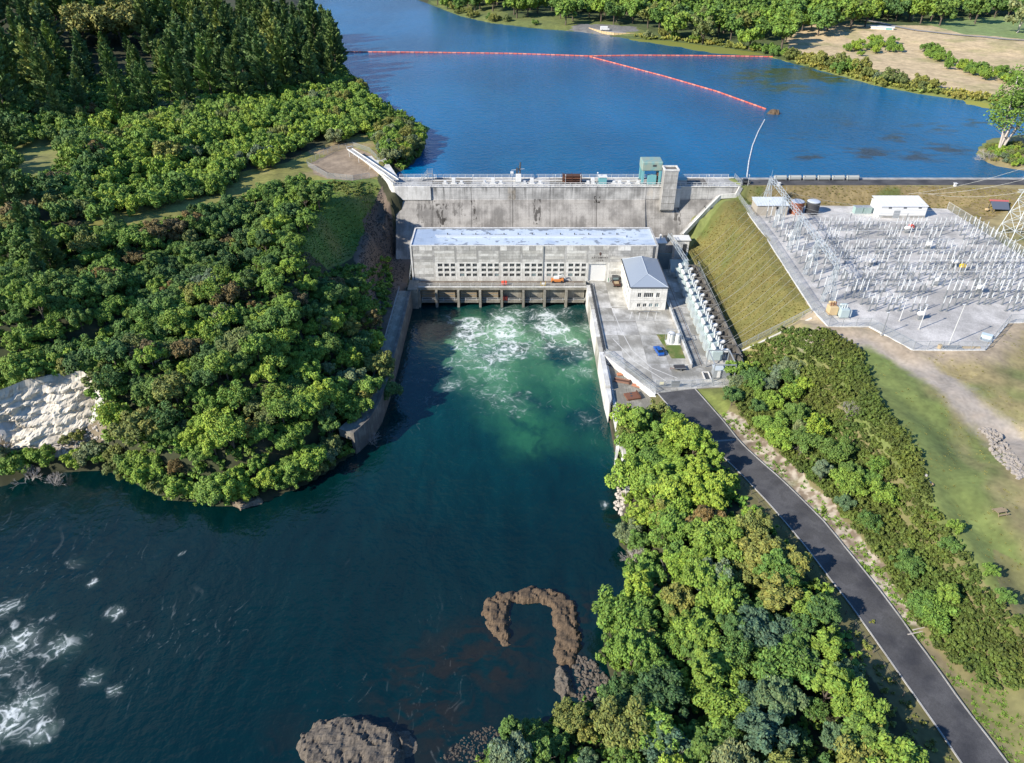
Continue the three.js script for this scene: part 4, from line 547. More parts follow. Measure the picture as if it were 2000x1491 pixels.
{
  const ap = new THREE.Group(); ap.name = 'apron'; tag(ap, 'pale concrete apron of large slabs beside the tailrace', 'apron', null, 'structure'); scene.add(ap);
  slabs([[25.2, -208.3], [47.3, -208.3], [47.3, -157], [60.6, -157], [60.4, -149], [45.8, -147.4], [36.1, -145.2], [25.2, -164]], [25.2, 30.2, 36.4, 42, 47.3, 54, 61], [-145, -152, -159, -165.5, -174, -182, -190, -199.5, -208.3].map(v => v), DECK - 0.3, DECK, [M.floor, M.floorB, M.floorC], ap, 3);
  const ln = new THREE.Group(); ln.name = 'transformer_lane'; tag(ln, 'concrete lane with sunk rails in front of the transformers', 'lane', null, 'structure'); scene.add(ln);
  slabs([[47.7, -157.2], [61.2, -157.2], [61.2, -229], [47.7, -229]], [47.7, 51.4, 55.5, 61.2], [...Array(16).keys()].map(i => -157.2 - i * 4.8), DECK - 0.3, DECK - 0.06, [M.floor, M.floorB], ln, 5);
  part('rail', [box(49.0, 49.08, DECK - 0.06, DECK, -158, -207), box(50.5, 50.58, DECK - 0.06, DECK, -158, -207)], M.rustDark, ln);
  const lane = thing('lane_wall', 'low grey wall dividing the apron from the transformer lane', 'wall'); part('wall', [box(47.32, 47.68, DECK - 0.3, DECK + 1.1, -157, -188.5)], M.mid, lane); part('coping', [box(47.25, 47.75, DECK + 1.1, DECK + 1.2, -157, -188.5)], M.pale, lane);
  railing('lane_fence', [V(47.5, DECK + 1.2, -157.2), V(47.5, DECK + 1.2, -188.3)], 1.3, 2.6, M.galv, 'mesh fence on the low wall beside the transformer lane', 'fence', { rails: 1, mesh: true, r: 0.03 });
  const pl = new THREE.Group(); pl.name = 'apron_marking'; tag(pl, 'worn white lines painted across the apron', 'road marking', null, 'structure'); scene.add(pl); const lm = mat([0.66, 0.65, 0.62], 0.9); for (const [a, b, c, d] of [[26, -191, 34.5, -191], [26.5, -182.5, 47, -182.5], [36, -187.5, 34.8, -183], [38.5, -187.5, 37.3, -183], [41, -187.5, 39.8, -183], [43.5, -187.5, 42.3, -183], [30.2, -191, 31.5, -176], [31.5, -176, 33, -166], [33, -166, 37, -157], [37, -157, 43, -152], [28.5, -172, 33, -160], [33, -160, 40, -150.5]]) part('line', [beam(V(a, DECK + 0.012, b), V(c, DECK + 0.012, d), 0.16, 0.012)], lm, pl);
  // tailrace walls
  const rw = thing('tailrace_wall', 'sunlit pale retaining wall holding the apron above the tailrace', 'wall');
  for (let k = 0; k < 7; k++) { const a = -205.3 + k * 8.1, b = Math.min(-148.2, a + 8.02); part('wall_bay', [box(23.9, 25.18, -5, DECK + 0.1, a, b)], [M.pale, M.floorC, M.pale][k % 3], rw); } part('pointed_end', [prism([[23.9, -148.2], [25.18, -148.2], [25.0, -143.6], [24.2, -141.5]], -5, DECK - 0.5)], M.pale, rw);
  const rw2 = thing('lower_tailrace_wall', 'narrow concrete wall beside the lower laydown yard and trees', 'wall'); for (let k = 0; k < 5; k++) part('wall_bay', [box(25.25, 26.05, -5, 5.1, -163.6 + k * 9.6, -154.05 + k * 9.6)], [M.pale, M.mid][k % 2], rw2); part('pointed_buttress', [prism([[25.2, -133], [25.2, -128], [24.0, -124], [23.7, -124.4]], -5, 3.2)], M.pale, rw2);
  railing('wall_railing', [V(25.0, DECK, -206), V(25.0, DECK, -165)], 1.1, 2.4, M.darkSteel, 'dark railing on top of the pale tailrace wall', 'railing', { r: 0.05, pr: 0.07 });
  const pr = thing('cable_duct', 'dark pipe run laid behind the tailrace wall railing', 'pipe'); part('pipe', [box(25.35, 25.75, DECK, DECK + 0.25, -166, -206)], M.darkSteel, pr); part('pipe', [bar(V(26, DECK + 0.14, -166), V(26, DECK + 0.14, -205), 0.12)], M.steel, pr);
  const dv = thing('yard_retaining_wall', 'diagonal white retaining wall between the apron and lower laydown yard', 'wall'); part('wall', [beam(V(24.9, 5.5, -163.9), V(36.0, 5.5, -144.9), 0.35, 2.2)], M.pale, dv); part('wall_extension', [beam(V(36.0, 5.2, -144.9), V(38.4, 5.2, -140.2), 0.35, 1.8)], M.pale, dv);
  railing('yard_wall_fence', [V(25.6, DECK + 0.1, -164), V(36.2, DECK + 0.1, -145.6)], 1.6, 2.2, M.galv, 'mesh fence along the diagonal wall above the laydown yard', 'fence', { mesh: true, r: 0.035 });
  const ly = new THREE.Group(); ly.name = 'laydown_floor'; tag(ly, 'worn grey concrete floor of the lower laydown yard', 'yard', null, 'structure'); scene.add(ly);
  slabs([[26.1, -163], [35.2, -145.4], [36.2, -141], [31, -132], [26.1, -129]], [26.1, 29.5, 37], [-129, -140, -151, -163], 4.5, 4.92, [M.mossy], ly, 9);
  // things in the laydown yard
  const lay = (px, py, n, label, f, turn) => { const p = G(px, py, 4.93); const t = thing(n, label, n.split('_').pop(), V(p.x, 4.93, p.z), turn); f(t); };
  lay(1234, 776, 'rusty_plate', 'rusty steel plate frame with two dark holes in the laydown yard', t => { part('plate', [rbox(-1.7, 1.7, 0.15, 0.55, -1.4, 1.4, 0.05)], M.rust, t); part('hole', [cyl(0.3, 0.3, 0.5, 0.575, -0.2, 0.2, 14)], M.darkSteel, t); part('hole', [cyl(0.3, 0.3, 0.5, 0.575, 0.1, -0.9, 14)], M.darkSteel, t); part('skid', [box(-1.7, 1.7, 0, 0.15, -1.2, -1.0), box(-1.7, 1.7, 0, 0.15, 1.0, 1.2)], M.rustDark, t); part('edge_plate', [box(1.7, 1.9, 0, 0.9, -1.5, 1.5)], M.rustDark, t); }, 0.25);
  lay(1217, 745, 'rusty_beam', 'long flat rusty beams lying in the laydown yard', t => { for (let k = 0; k < 3; k++) part('beam', [box(-2.4, 1.6, 0, 0.28, -0.9 + k * 0.7, -0.5 + k * 0.7)], k === 1 ? M.rustDark : mat([0.28, 0.15, 0.1], 0.9), t); part('end_bar', [box(1.7, 2.0, 0, 0.5, -1.3, 1.2)], M.rustDark, t); }, -0.3);
  lay(1212, 732, 'orange_plate', 'short orange primed plate below the diagonal wall', t => { part('plate', [rbox(-0.9, 0.9, 0.05, 0.3, -0.6, 0.6, 0.04)], mat([0.5, 0.2, 0.1], 0.9), t); part('bearer', [box(-0.9, 0.9, 0, 0.05, -0.2, 0.2)], M.wood, t); }, 0.2);
  lay(1243, 755, 'orange_channel', 'orange steel channel beside the rusty plate frame', t => { part('channel', [box(-1.2, 1.2, 0.05, 0.15, -0.4, 0.4), box(-1.2, 1.2, 0.15, 0.4, 0.3, 0.4), box(-1.2, 1.2, 0.15, 0.4, -0.4, -0.3)], mat([0.45, 0.2, 0.12], 0.9), t); part('bearer', [box(-1.2, 1.2, 0, 0.05, -0.2, 0.2)], M.wood, t); }, -0.5);
  lay(1218, 795, 'orange_strip', 'thin orange girders lying near the yard trees', t => { part('girder', [box(-1.8, 1.5, 0, 0.3, -0.3, 0.1)], mat([0.42, 0.2, 0.13], 0.9), t); part('girder', [box(-1.2, 1.9, 0, 0.25, 0.4, 0.7)], M.rust, t); }, -0.45);
  lay(1190, 712, 'rusty_drum', 'dark rusty ring and red offcuts in the corner of the yard', t => { part('ring', [new THREE.TorusGeometry(0.8, 0.18, 6, 18).rotateX(Math.PI / 2).translate(0, 0.18, 0)], M.darkSteel, t); part('offcut', [box(0.6, 1.8, 0, 0.2, -1.4, -0.7)], mat([0.4, 0.14, 0.1], 0.9), t); }, 0);
  const tb = thing('timber_stack', 'yellow timber beams leaned along the top of the diagonal wall', 'timber', V(27.2, 4.93, -161.2), 0.53); for (let k = 0; k < 4; k++) part('timber', [box(0.35 + k * 0.28, 0.58 + k * 0.28, 0, 0.35 + (k % 2) * 0.3, 0.5, 7.5 - k * 0.4)], M.straw, tb);
    // wall of the far bank of the tailrace
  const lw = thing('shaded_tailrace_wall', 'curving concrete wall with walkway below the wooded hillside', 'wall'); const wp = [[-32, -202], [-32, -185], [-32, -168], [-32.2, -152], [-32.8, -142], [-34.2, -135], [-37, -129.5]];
  for (let i = 0; i + 1 < wp.length; i++) { const a = wp[i], b = wp[i + 1], l = Math.hypot(b[0] - a[0], b[1] - a[1]), n = [(b[1] - a[1]) / l, -(b[0] - a[0]) / l]; const s = -1; part('wall_bay', [prism([[a[0], a[1]], [b[0], b[1]], [b[0] - 0.9 * n[0], b[1] - 0.9 * n[1]], [a[0] - 0.9 * n[0], a[1] - 0.9 * n[1]]], -5, 6.4)], M.dark, lw); part('walkway', [prism([[a[0] - 0.95 * n[0], a[1] - 0.95 * n[1]], [b[0] - 0.95 * n[0], b[1] - 0.95 * n[1]], [b[0] - 4.4 * n[0], b[1] - 4.4 * n[1]], [a[0] - 4.4 * n[0], a[1] - 4.4 * n[1]]], 4, 6.15)], M.mossy, lw); }  // weathered concrete, darkened further so the hillside shade is painted into its colour
  railing('walkway_railing', [V(-35.9, 6.15, -203), V(-35.9, 6.15, -150)], 1.1, 2.6, M.galv, 'steel railing between the walkway and the wooded slope', 'railing', { r: 0.03, pr: 0.04 });
  railing('abutment_fence', [V(-33.2, 6.3, -208), V(-33.4, 8.5, -216), V(-34, 12, -224)], 1.6, 2.2, M.galv, 'mesh fence climbing beside the end of the powerhouse', 'fence', { mesh: true, r: 0.03 });
  // asphalt access road with kerbs
  const asphalt = dataTex(512, 512, (u, v) => { const m = tfbm(u, v, 4, 4, 12), f = tfbm(u, v, 128, 2, 13), pt = smooth(0.56, 0.6, tfbm(u, v, 6, 2, 15)), c = mix3(mix3([0.044, 0.044, 0.049], [0.105, 0.102, 0.103], smooth(0.25, 0.75, m)), [0.07, 0.068, 0.068], 0.5 * pt); const q = 0.75 + 0.5 * f; return [c[0] * q, c[1] * q, c[2] * q]; });
  M.asphalt = mat([1, 1, 1], 0.9, { map: asphalt, uvScale: 16 }); const q = [], kL = [], kR = []; const v3 = p => V(p[0], p[2], p[1]);
  for (let i = 0; i < 60; i++) q.push([v3(RL[i]), v3(RR[i]), v3(RR[i + 1]), v3(RL[i + 1])]);
  struct('access_road', quads(q), M.asphalt, 'dark asphalt road running from the gate along the wooded bank', 'road');
  const kerb = (l, s, name, label) => { const t = thing(name, label, 'kerb'); t.userData.kind = 'structure'; for (let i = 0; i < 60; i += 2) { const a = v3(l[i]), b = v3(l[Math.min(60, i + 2)]); const d = b.clone().sub(a); const n = V(d.z, 0, -d.x).normalize().multiplyScalar(s * 0.11); part('kerb_stone', [beam(a.clone().add(n), b.clone().add(n).lerp(a.clone().add(n), 0.012), 0.2, 0.22)], M.mid, t); } };
  kerb(RL, -1, 'wood_side_kerb', 'pale kerb between the road and the wooded bank'); kerb(RR, 1, 'field_side_kerb', 'pale kerb between the road and the dirt bank');
  // painted bar across the road
  const s0 = 12; { const a = v3(RL[s0]).lerp(v3(RR[s0]), 0.1), b = v3(RR[s0]).lerp(v3(RL[s0]), 0.1), d = v3(RL[s0 + 1]).sub(v3(RL[s0])).multiplyScalar(0.35).setY(0); struct('road_marking', quads([[a.clone().setY(a.y + 0.02), b.clone().setY(b.y + 0.02), b.clone().add(d).setY(b.y + 0.03), a.clone().add(d).setY(a.y + 0.03)]]), mat([0.22, 0.22, 0.22], 0.9), 'worn pale bar across the asphalt road', 'road marking'); }
  const lawn = dataTex(256, 256, (u, v) => { const m = tfbm(u, v, 4, 4, 21), f = tfbm(u, v, 64, 2, 22); const c = mix3([0.10, 0.15, 0.03], [0.23, 0.2, 0.08], smooth(0.35, 0.65, m)); const q = 0.75 + 0.5 * f; return [c[0] * q, c[1] * q, c[2] * q]; }); M.lawn = mat([1, 1, 1], 0.95, { map: lawn, uvScale: 10 });
  struct('lawn_patch', [prism([[41.2, -174.3], [46.9, -174.3], [46.9, -161.6], [43.2, -161.6]], DECK - 0.02, DECK + 0.06)], M.lawn, 'small lawn set into the apron beside the white tank', 'lawn');
}
// ---------------------------------------------------------------- vehicles and plant on the apron
function wheel(x, y, z, r, w, parent) { const g = new THREE.CylinderGeometry(r, r, w, 14); g.rotateZ(Math.PI / 2); g.translate(x, y, z); const t = part('wheel', [g], M.rubber, parent); const h = new THREE.CylinderGeometry(r * 0.55, r * 0.55, w + 0.02, 10); h.rotateZ(Math.PI / 2); h.translate(x, y, z); part('rim', [h], M.galv, t); }
{
  const c = thing('parked_car', 'shiny blue hatchback parked at the edge of the small lawn', 'car', V(40.15, DECK + 0.012, -164.6), Math.PI + 0.18);
  const body = new THREE.Shape(); [[-2.05, 0.35], [-2.1, 0.75], [-1.75, 0.9], [-0.9, 0.98], [0.9, 1.0], [1.85, 0.95], [2.05, 0.7], [2.0, 0.35]].forEach((p, i) => i ? body.lineTo(...p) : body.moveTo(...p)); body.closePath();
  const ex = (s, w, b) => { const g = new THREE.ExtrudeGeometry(s, { depth: w, bevelEnabled: true, bevelSize: b, bevelThickness: b, bevelSegments: 2 }); g.translate(0, 0, -w / 2); g.rotateY(Math.PI / 2); return g; };
  part('body', [ex(body, 1.5, 0.1)], M.blue, c); const cabS = new THREE.Shape(); [[-0.75, 0.98], [-0.15, 1.42], [1.1, 1.45], [1.8, 1.0]].forEach((p, i) => i ? cabS.lineTo(...p) : cabS.moveTo(...p)); cabS.closePath();
  part('cabin_glass', [ex(cabS, 1.28, 0.06)], M.glass, c); part('roof', [rbox(-0.62, 0.62, 1.42, 1.56, -1.1, 0.1, 0.05)], M.blue, c); for (const [x, z] of [[-0.75, -1.3], [0.75, -1.3], [-0.75, 1.3], [0.75, 1.3]]) wheel(x, 0.32, z, 0.32, 0.2, c); for (const s of [-1, 1]) { part('headlight', rbox(s * 0.62 - 0.18, s * 0.62 + 0.18, 0.62, 0.78, 2.0, 2.14, 0.04), M.lamp, c); part('mirror', rbox(s * 0.95 - 0.1, s * 0.95 + 0.1, 0.95, 1.08, 0.5, 0.62, 0.03), M.blue, c); }
  const t = thing('flat_trailer', 'dark flatbed trailer parked near the gate', 'trailer', V(44.3, DECK + 0.01, -156.3), Math.PI / 2 + 0.06); part('bed', [rbox(-0.95, 0.95, 0.55, 0.75, -1.5, 1.5, 0.04)], M.tarmacDark, t); part('side_rail', [box(-0.98, -0.9, 0.75, 0.95, -1.5, 1.5), box(0.9, 0.98, 0.75, 0.95, -1.5, 1.5)], M.steel, t); part('drawbar', [bar(V(-0.5, 0.55, -1.5), V(0, 0.45, -2.6), 0.05), bar(V(0.5, 0.55, -1.5), V(0, 0.45, -2.6), 0.05), bar(V(0, 0, -2.55), V(0, 0.5, -2.55), 0.05)], M.rust, t); wheel(-0.85, 0.32, 0.1, 0.32, 0.2, t); wheel(0.85, 0.32, 0.1, 0.32, 0.2, t);
  const k = thing('dark_truck', 'black tray truck standing against the white building wall', 'truck', V(33.4, DECK + 0.01, -205.6), 0.06); part('cab', rbox(-1.0, 1.0, 0.6, 2.3, -2.6, -0.7, 0.15), M.darkSteel, k); part('windscreen', [box(-0.85, 0.85, 1.45, 2.1, -0.71, -0.66)], M.glassPale, k); part('tray', [box(-1.05, 1.05, 0.75, 0.95, -0.6, 2.4), box(-1.05, -0.97, 0.95, 1.35, -0.6, 2.4), box(0.97, 1.05, 0.95, 1.35, -0.6, 2.4), box(-1.05, 1.05, 0.95, 1.35, 2.32, 2.4)], M.rustDark, k); part('load', [rbox(-0.8, 0.7, 0.95, 1.4, 0.2, 1.9, 0.1)], M.wood, k); for (const [x, z] of [[-0.9, -1.7], [0.9, -1.7], [-0.9, 1.4], [0.9, 1.4]]) wheel(x, 0.42, z, 0.42, 0.28, k);
  const jk = thing('gas_bottle_rack', 'small pale rack beside the roller door', 'rack', V(31.2, DECK + 0.01, -207.6)); part('frame', [box(-0.5, 0.5, 0, 0.1, -0.3, 0.3), bar(V(-0.45, 0, -0.25), V(-0.45, 1.7, -0.25), 0.04), bar(V(0.45, 0, -0.25), V(0.45, 1.7, -0.25), 0.04), bar(V(-0.45, 1.7, -0.25), V(0.45, 1.7, -0.25), 0.04)], M.rail, jk); for (let i = 0; i < 3; i++) part('bottle', [cyl(0.13, 0.13, 0.1, 1.35, -0.3 + i * 0.3, 0)], i === 1 ? M.green : M.white, jk);
  const tk = thing('white_tank', 'pair of white cylindrical tanks inside a steel frame on the lawn', 'tank', V(44.9, DECK + 0.06, -169.8)); part('shell', [cyl(1.05, 1.05, 0.1, 3.0, -0.6, 0, 20), new THREE.SphereGeometry(1.05, 20, 6, 0, 7, 0, Math.PI / 2).scale(1, 0.4, 1).translate(-0.6, 3.0, 0)], M.white, tk); part('small_shell', [cyl(0.75, 0.75, 0.1, 2.7, 1.2, 0.3, 18), new THREE.SphereGeometry(0.75, 18, 6, 0, 7, 0, Math.PI / 2).scale(1, 0.4, 1).translate(1.2, 2.7, 0.3)], M.white, tk); for (const [x, z] of [[-1.8, -1.2], [2.0, -1.2], [-1.8, 1.3], [2.0, 1.3]]) part('frame_post', [box(x - 0.05, x + 0.05, 0, 3.6, z - 0.05, z + 0.05)], M.galv, tk); part('frame_top', [beam(V(-1.8, 3.6, -1.2), V(2, 3.6, -1.2), 0.1, 0.1), beam(V(-1.8, 3.6, 1.3), V(2, 3.6, 1.3), 0.1, 0.1), beam(V(-1.8, 3.6, -1.2), V(-1.8, 3.6, 1.3), 0.1, 0.1), beam(V(2, 3.6, -1.2), V(2, 3.6, 1.3), 0.1, 0.1)], M.galv, tk); part('base', [box(-1.9, 2.1, 0, 0.1, -1.3, 1.4)], M.pale, tk);
  const gt = thing('sliding_gate', 'galvanised mesh gate closing the apron at the head of the road', 'gate', V(0, DECK, 0)); const gp = [V(36.6, 0, -147.9), V(40.5, 0, -148), V(45.6, 0, -148)]; for (const p of gp) part('post', [box(p.x - 0.07, p.x + 0.07, 0, 2.2, p.z - 0.07, p.z + 0.07)], M.galv, gt); part('gate_frame', [bar(gp[0].clone().setY(2.0), gp[2].clone().setY(2.0), 0.05), bar(gp[0].clone().setY(0.15), gp[2].clone().setY(0.15), 0.05), bar(gp[0].clone().setY(1.1), gp[2].clone().setY(1.1), 0.04)], M.galv, gt); part('mesh_panel', quads([[gp[0].clone().setY(0.15), gp[2].clone().setY(0.15), gp[2].clone().setY(2), gp[0].clone().setY(2)]]), M.mesh, gt);
  part('solid_leaf', [box(40.6, 42.6, 0.2, 1.9, -148.05, -147.95)], M.steel, gt); part('notice', [box(37.5, 38.5, 0.9, 1.7, -148.0, -147.9)], mat([0.75, 0.72, 0.5], 0.7), gt);
  railing('compound_fence', [V(45.6, DECK, -148), V(57, DECK, -149.3), V(60.6, DECK, -153.5), V(61.4, DECK + 0.1, -163)], 2.2, 2.9, M.galv, 'mesh fence around the end of the transformer compound', 'fence', { mesh: true, r: 0.035, rails: 1 });
  railing('slope_foot_fence', [V(61.5, 6.7, -163), V(61.6, 6.9, -182), V(61.5, 7.7, -200), V(61.2, 9, -214)], 1.9, 2.7, M.galv, 'mesh fence along the foot of the grass slope behind the transformers', 'fence', { mesh: true, r: 0.035, rails: 1 });
  // retaining wall behind the transformers and blast walls
  const bw = thing('blast_wall_row', 'row of dark concrete blast walls behind the transformers', 'wall'); part('back_wall', [box(60.7, 61.2, DECK - 0.2, DECK + 2.6, -158.5, -214)], M.dark, bw); for (let k = 0; k <= 12; k++) part('cross_wall', [profile([[-159 - k * 4.55, DECK - 0.1], [-159.45 - k * 4.55, DECK - 0.1], [-159.45 - k * 4.55, DECK + 3.0], [-159 - k * 4.55, DECK + 3.0]], 57.6, 60.7)], M.dark, bw);
  // the transformers themselves
  const tr = thing('transformer', 'pale green grey power transformer in the long row beside the grass slope', 'transformer', V(55, DECK - 0.06, -161.3), 0, 'transformers in the long row');
  part('tank', rbox(-1.5, 1.3, 0.4, 3.2, -1.3, 1.3, 0.15), M.transformer, tr); part('plinth', [box(-1.9, 1.7, 0, 0.4, -1.6, 1.6)], M.mid, tr);
  for (let i = 0; i < 5; i++) part('radiator_fin', [box(-2.5, -1.55, 0.5, 2.7, -1.15 + i * 0.5, -0.95 + i * 0.5)], M.radiator, tr);
  const cn = new THREE.CapsuleGeometry(0.55, 1.8, 4, 14); cn.rotateX(Math.PI / 2); cn.translate(-1.1, 3.95, 0); part('conservator', [cn, box(-1.2, -1.0, 3.1, 3.6, -0.6, -0.4), box(-1.2, -1.0, 3.1, 3.6, 0.4, 0.6)], M.white, tr);
  for (let i = 0; i < 3; i++) { const b = part('bushing', [cyl(0.2, 0.14, 3.2, 4.9, 0.3 + i * 0.35, -0.8 + i * 0.8, 8)], M.porcelain, tr); part('shed_ring', [0, 1, 2, 3].map(k => cyl(0.3, 0.2, 3.4 + k * 0.36, 3.5 + k * 0.36, 0.3 + i * 0.35, -0.8 + i * 0.8, 8)), M.porcelain, b); }
  const fan = new THREE.CapsuleGeometry(0.6, 1.0, 4, 12); fan.rotateZ(Math.PI / 2); fan.translate(2.1, 2.9, 0.2); part('cooler_drum', [fan, box(1.8, 2.0, 0.4, 2.5, 0, 0.3), box(2.3, 2.5, 0.4, 2.5, 0, 0.3)], M.white, tr);
  part('control_box', rbox(1.35, 1.75, 0.5, 1.9, -1.0, -0.2, 0.05), M.tealPale, tr);
  for (let k = 1; k < 12; k++) dup(tr, V(55 + 0.09 * k, DECK - 0.06, -161.3 - k * 4.55), k % 3 === 1 ? 0.02 : 0);
  // compound end: steel frame, switch container, green shed
  const cf = thing('steel_portal', 'galvanised steel portal frame over the grey switch container', 'frame', V(54.3, DECK, -153.8)); for (const [x, z] of [[-2.8, -3.6], [2.6, -3.6], [-2.8, 3.4], [2.6, 3.4]]) part('post', [box(x - 0.1, x + 0.1, 0, 5.2, z - 0.1, z + 0.1)], M.galv, cf); part('beam', [beam(V(-2.8, 5.2, -3.6), V(-2.8, 5.2, 3.4), 0.2, 0.25), beam(V(2.6, 5.2, -3.6), V(2.6, 5.2, 3.4), 0.2, 0.25), beam(V(-2.8, 5.2, 3.4), V(2.6, 5.2, 3.4), 0.2, 0.25), beam(V(-2.8, 5.2, -3.6), V(2.6, 5.2, -3.6), 0.2, 0.25)], M.galv, cf);
  const ct = thing('switch_container', 'grey ribbed container with pale roof under the steel portal', 'container', V(54.2, DECK, -153.2)); part('body', [box(-2.0, 2.0, 0.25, 2.5, -1.3, 1.3)], M.galv, ct); part('roof', [box(-2.1, 2.1, 2.5, 2.62, -1.4, 1.4)], mat([0.55, 0.6, 0.62], 0.5), ct); part('skid', [box(-1.9, -1.6, 0, 0.25, -1.3, 1.3), box(1.6, 1.9, 0, 0.25, -1.3, 1.3)], M.darkSteel, ct); part('door', [box(-1.2, -0.3, 0.35, 2.3, 1.3, 1.34)], M.white, ct); for (let i = 0; i < 9; i++) part('rib', [box(0.0 + i * 0.2, 0.08 + i * 0.2, 0.35, 2.4, 1.3, 1.36)], M.galv, ct);
  const gs = thing('green_shed', 'small dark green shed with pale sloping roof beside the container', 'shed', V(58.2, DECK, -153.6), -0.08); part('wall', [box(-1.0, 1.0, 0, 2.5, -1.2, 1.2)], M.green, gs); part('roof', [quads([[V(-1.3, 2.9, 1.5), V(1.3, 2.6, 1.5), V(1.3, 2.7, -1.5), V(-1.3, 3.0, -1.5)]]), box(-1.25, 1.25, 2.5, 2.6, -1.3, 1.3)], mat([0.5, 0.56, 0.55], 0.5), gs); part('door', [box(-0.5, 0.4, 0.1, 2.1, 1.2, 1.24)], M.galv, gs);
  const pt = thing('oil_pit', 'sunken concrete oil pit with pale kerb beside the container', 'pit', V(50.7, DECK, -152.8)); part('kerb', [box(-0.9, -0.65, -0.05, 0.35, -2, 2), box(0.65, 0.9, -0.05, 0.35, -2, 2), box(-0.65, 0.65, -0.05, 0.35, -2, -1.75), box(-0.65, 0.65, -0.05, 0.35, 1.75, 2)], M.pale, pt); part('oil_surface', [box(-0.65, 0.65, -0.03, 0.05, -1.75, 1.75)], M.darkSteel, pt);
  // hut and screens beside the powerhouse
  const sh = thing('relay_hut', 'white concrete hut with flat roof at the foot of the dam', 'hut', V(58.3, 6.2, -228)); part('wall', [box(-2.3, 2.3, 0, 6.6, -2.0, 1.6)], M.pale, sh); part('roof', [box(-2.6, 2.7, 6.6, 6.9, -2.3, 2.0)], M.white, sh); part('doorway', [box(0.2, 1.6, 0.3, 5.2, 1.6, 1.64)], M.darkSteel, sh);
  const lb = thing('link_roof', 'pale flat link roof between the powerhouse and the dam', 'roof', V(50, 6.2, -226)); part('wall', [box(-3.3, 2.2, 0, 6.5, -2, 2)], M.mid, lb); part('slab', [box(-3.6, 2.5, 6.5, 6.8, -2.4, 2.3)], M.white, lb); part('vent_hood', [box(0.4, 0.9, 6.8, 8.4, -1.6, -0.6)], M.white, lb);
  const ts = mat([0.10, 0.17, 0.20], 0.6); const ss = thing('cable_screen', 'dark blue ribbed screen wall beside the end of the powerhouse', 'screen', V(50.5, 6.2, -217.2)); part('panel', [box(-3.6, 2.4, 0, 6.0, -0.12, 0.12)], ts, ss); for (let i = 0; i < 15; i++) part('rib', [box(-3.5 + i * 0.4, -3.4 + i * 0.4, 0.1, 5.9, 0.12, 0.2)], M.steel, ss);
  const s2 = thing('mesh_screen', 'tilted blue grey mesh screen above the first transformer', 'screen', V(54.3, 6.4, -214.6)); part('mesh', [quads([[V(-2.4, 4.8, 0), V(3.4, 4.8, 0), V(3.0, 1.2, 2.2), V(-2.0, 1.2, 2.2)]])], new THREE.MeshStandardMaterial({ color: lin(0.28, 0.38, 0.42), roughness: 0.6, transparent: true, opacity: 0.75, side: THREE.DoubleSide }), s2); for (const [x, z] of [[-2.4, 0], [3.4, 0], [3.0, 2.2], [-2.0, 2.2]]) part('post', [box(x - 0.07, x + 0.07, 0, z ? 1.3 : 4.9, z - 0.07, z + 0.07)], M.galv, s2);
}
// ---------------------------------------------------------------- lattice work
function latticeGeo(a, b, w, n, r, taper = 1) { // four chords with zigzag bracing
  const d = b.clone().sub(a), dir = d.clone().normalize(); const s = Math.abs(dir.y) > 0.9 ? V(1, 0, 0) : V(0, 1, 0); const u = s.clone().cross(dir).normalize(), v = dir.clone().cross(u).normalize(); const out = []; const P = (t, i) => { const k = lerp(1, taper, t) * w / 2, c = [[-1, -1], [1, -1], [1, 1], [-1, 1]][i]; return a.clone().addScaledVector(d, t).addScaledVector(u, c[0] * k).addScaledVector(v, c[1] * k); };
  for (let i = 0; i < 4; i++) out.push(bar(P(0, i), P(1, i), r, 4)); for (let k = 0; k < n; k++) for (let i = 0; i < 4; i++) out.push(bar(P(k / n, (i + (k % 2)) % 4), P((k + 1) / n, (i + 1 - (k % 2) + (k % 2 ? 0 : 0)) % 4 === (i + (k % 2)) % 4 ? (i + 1) % 4 : (i + 1 - (k % 2) + 4) % 4), r * 0.6, 4)); return out;
}
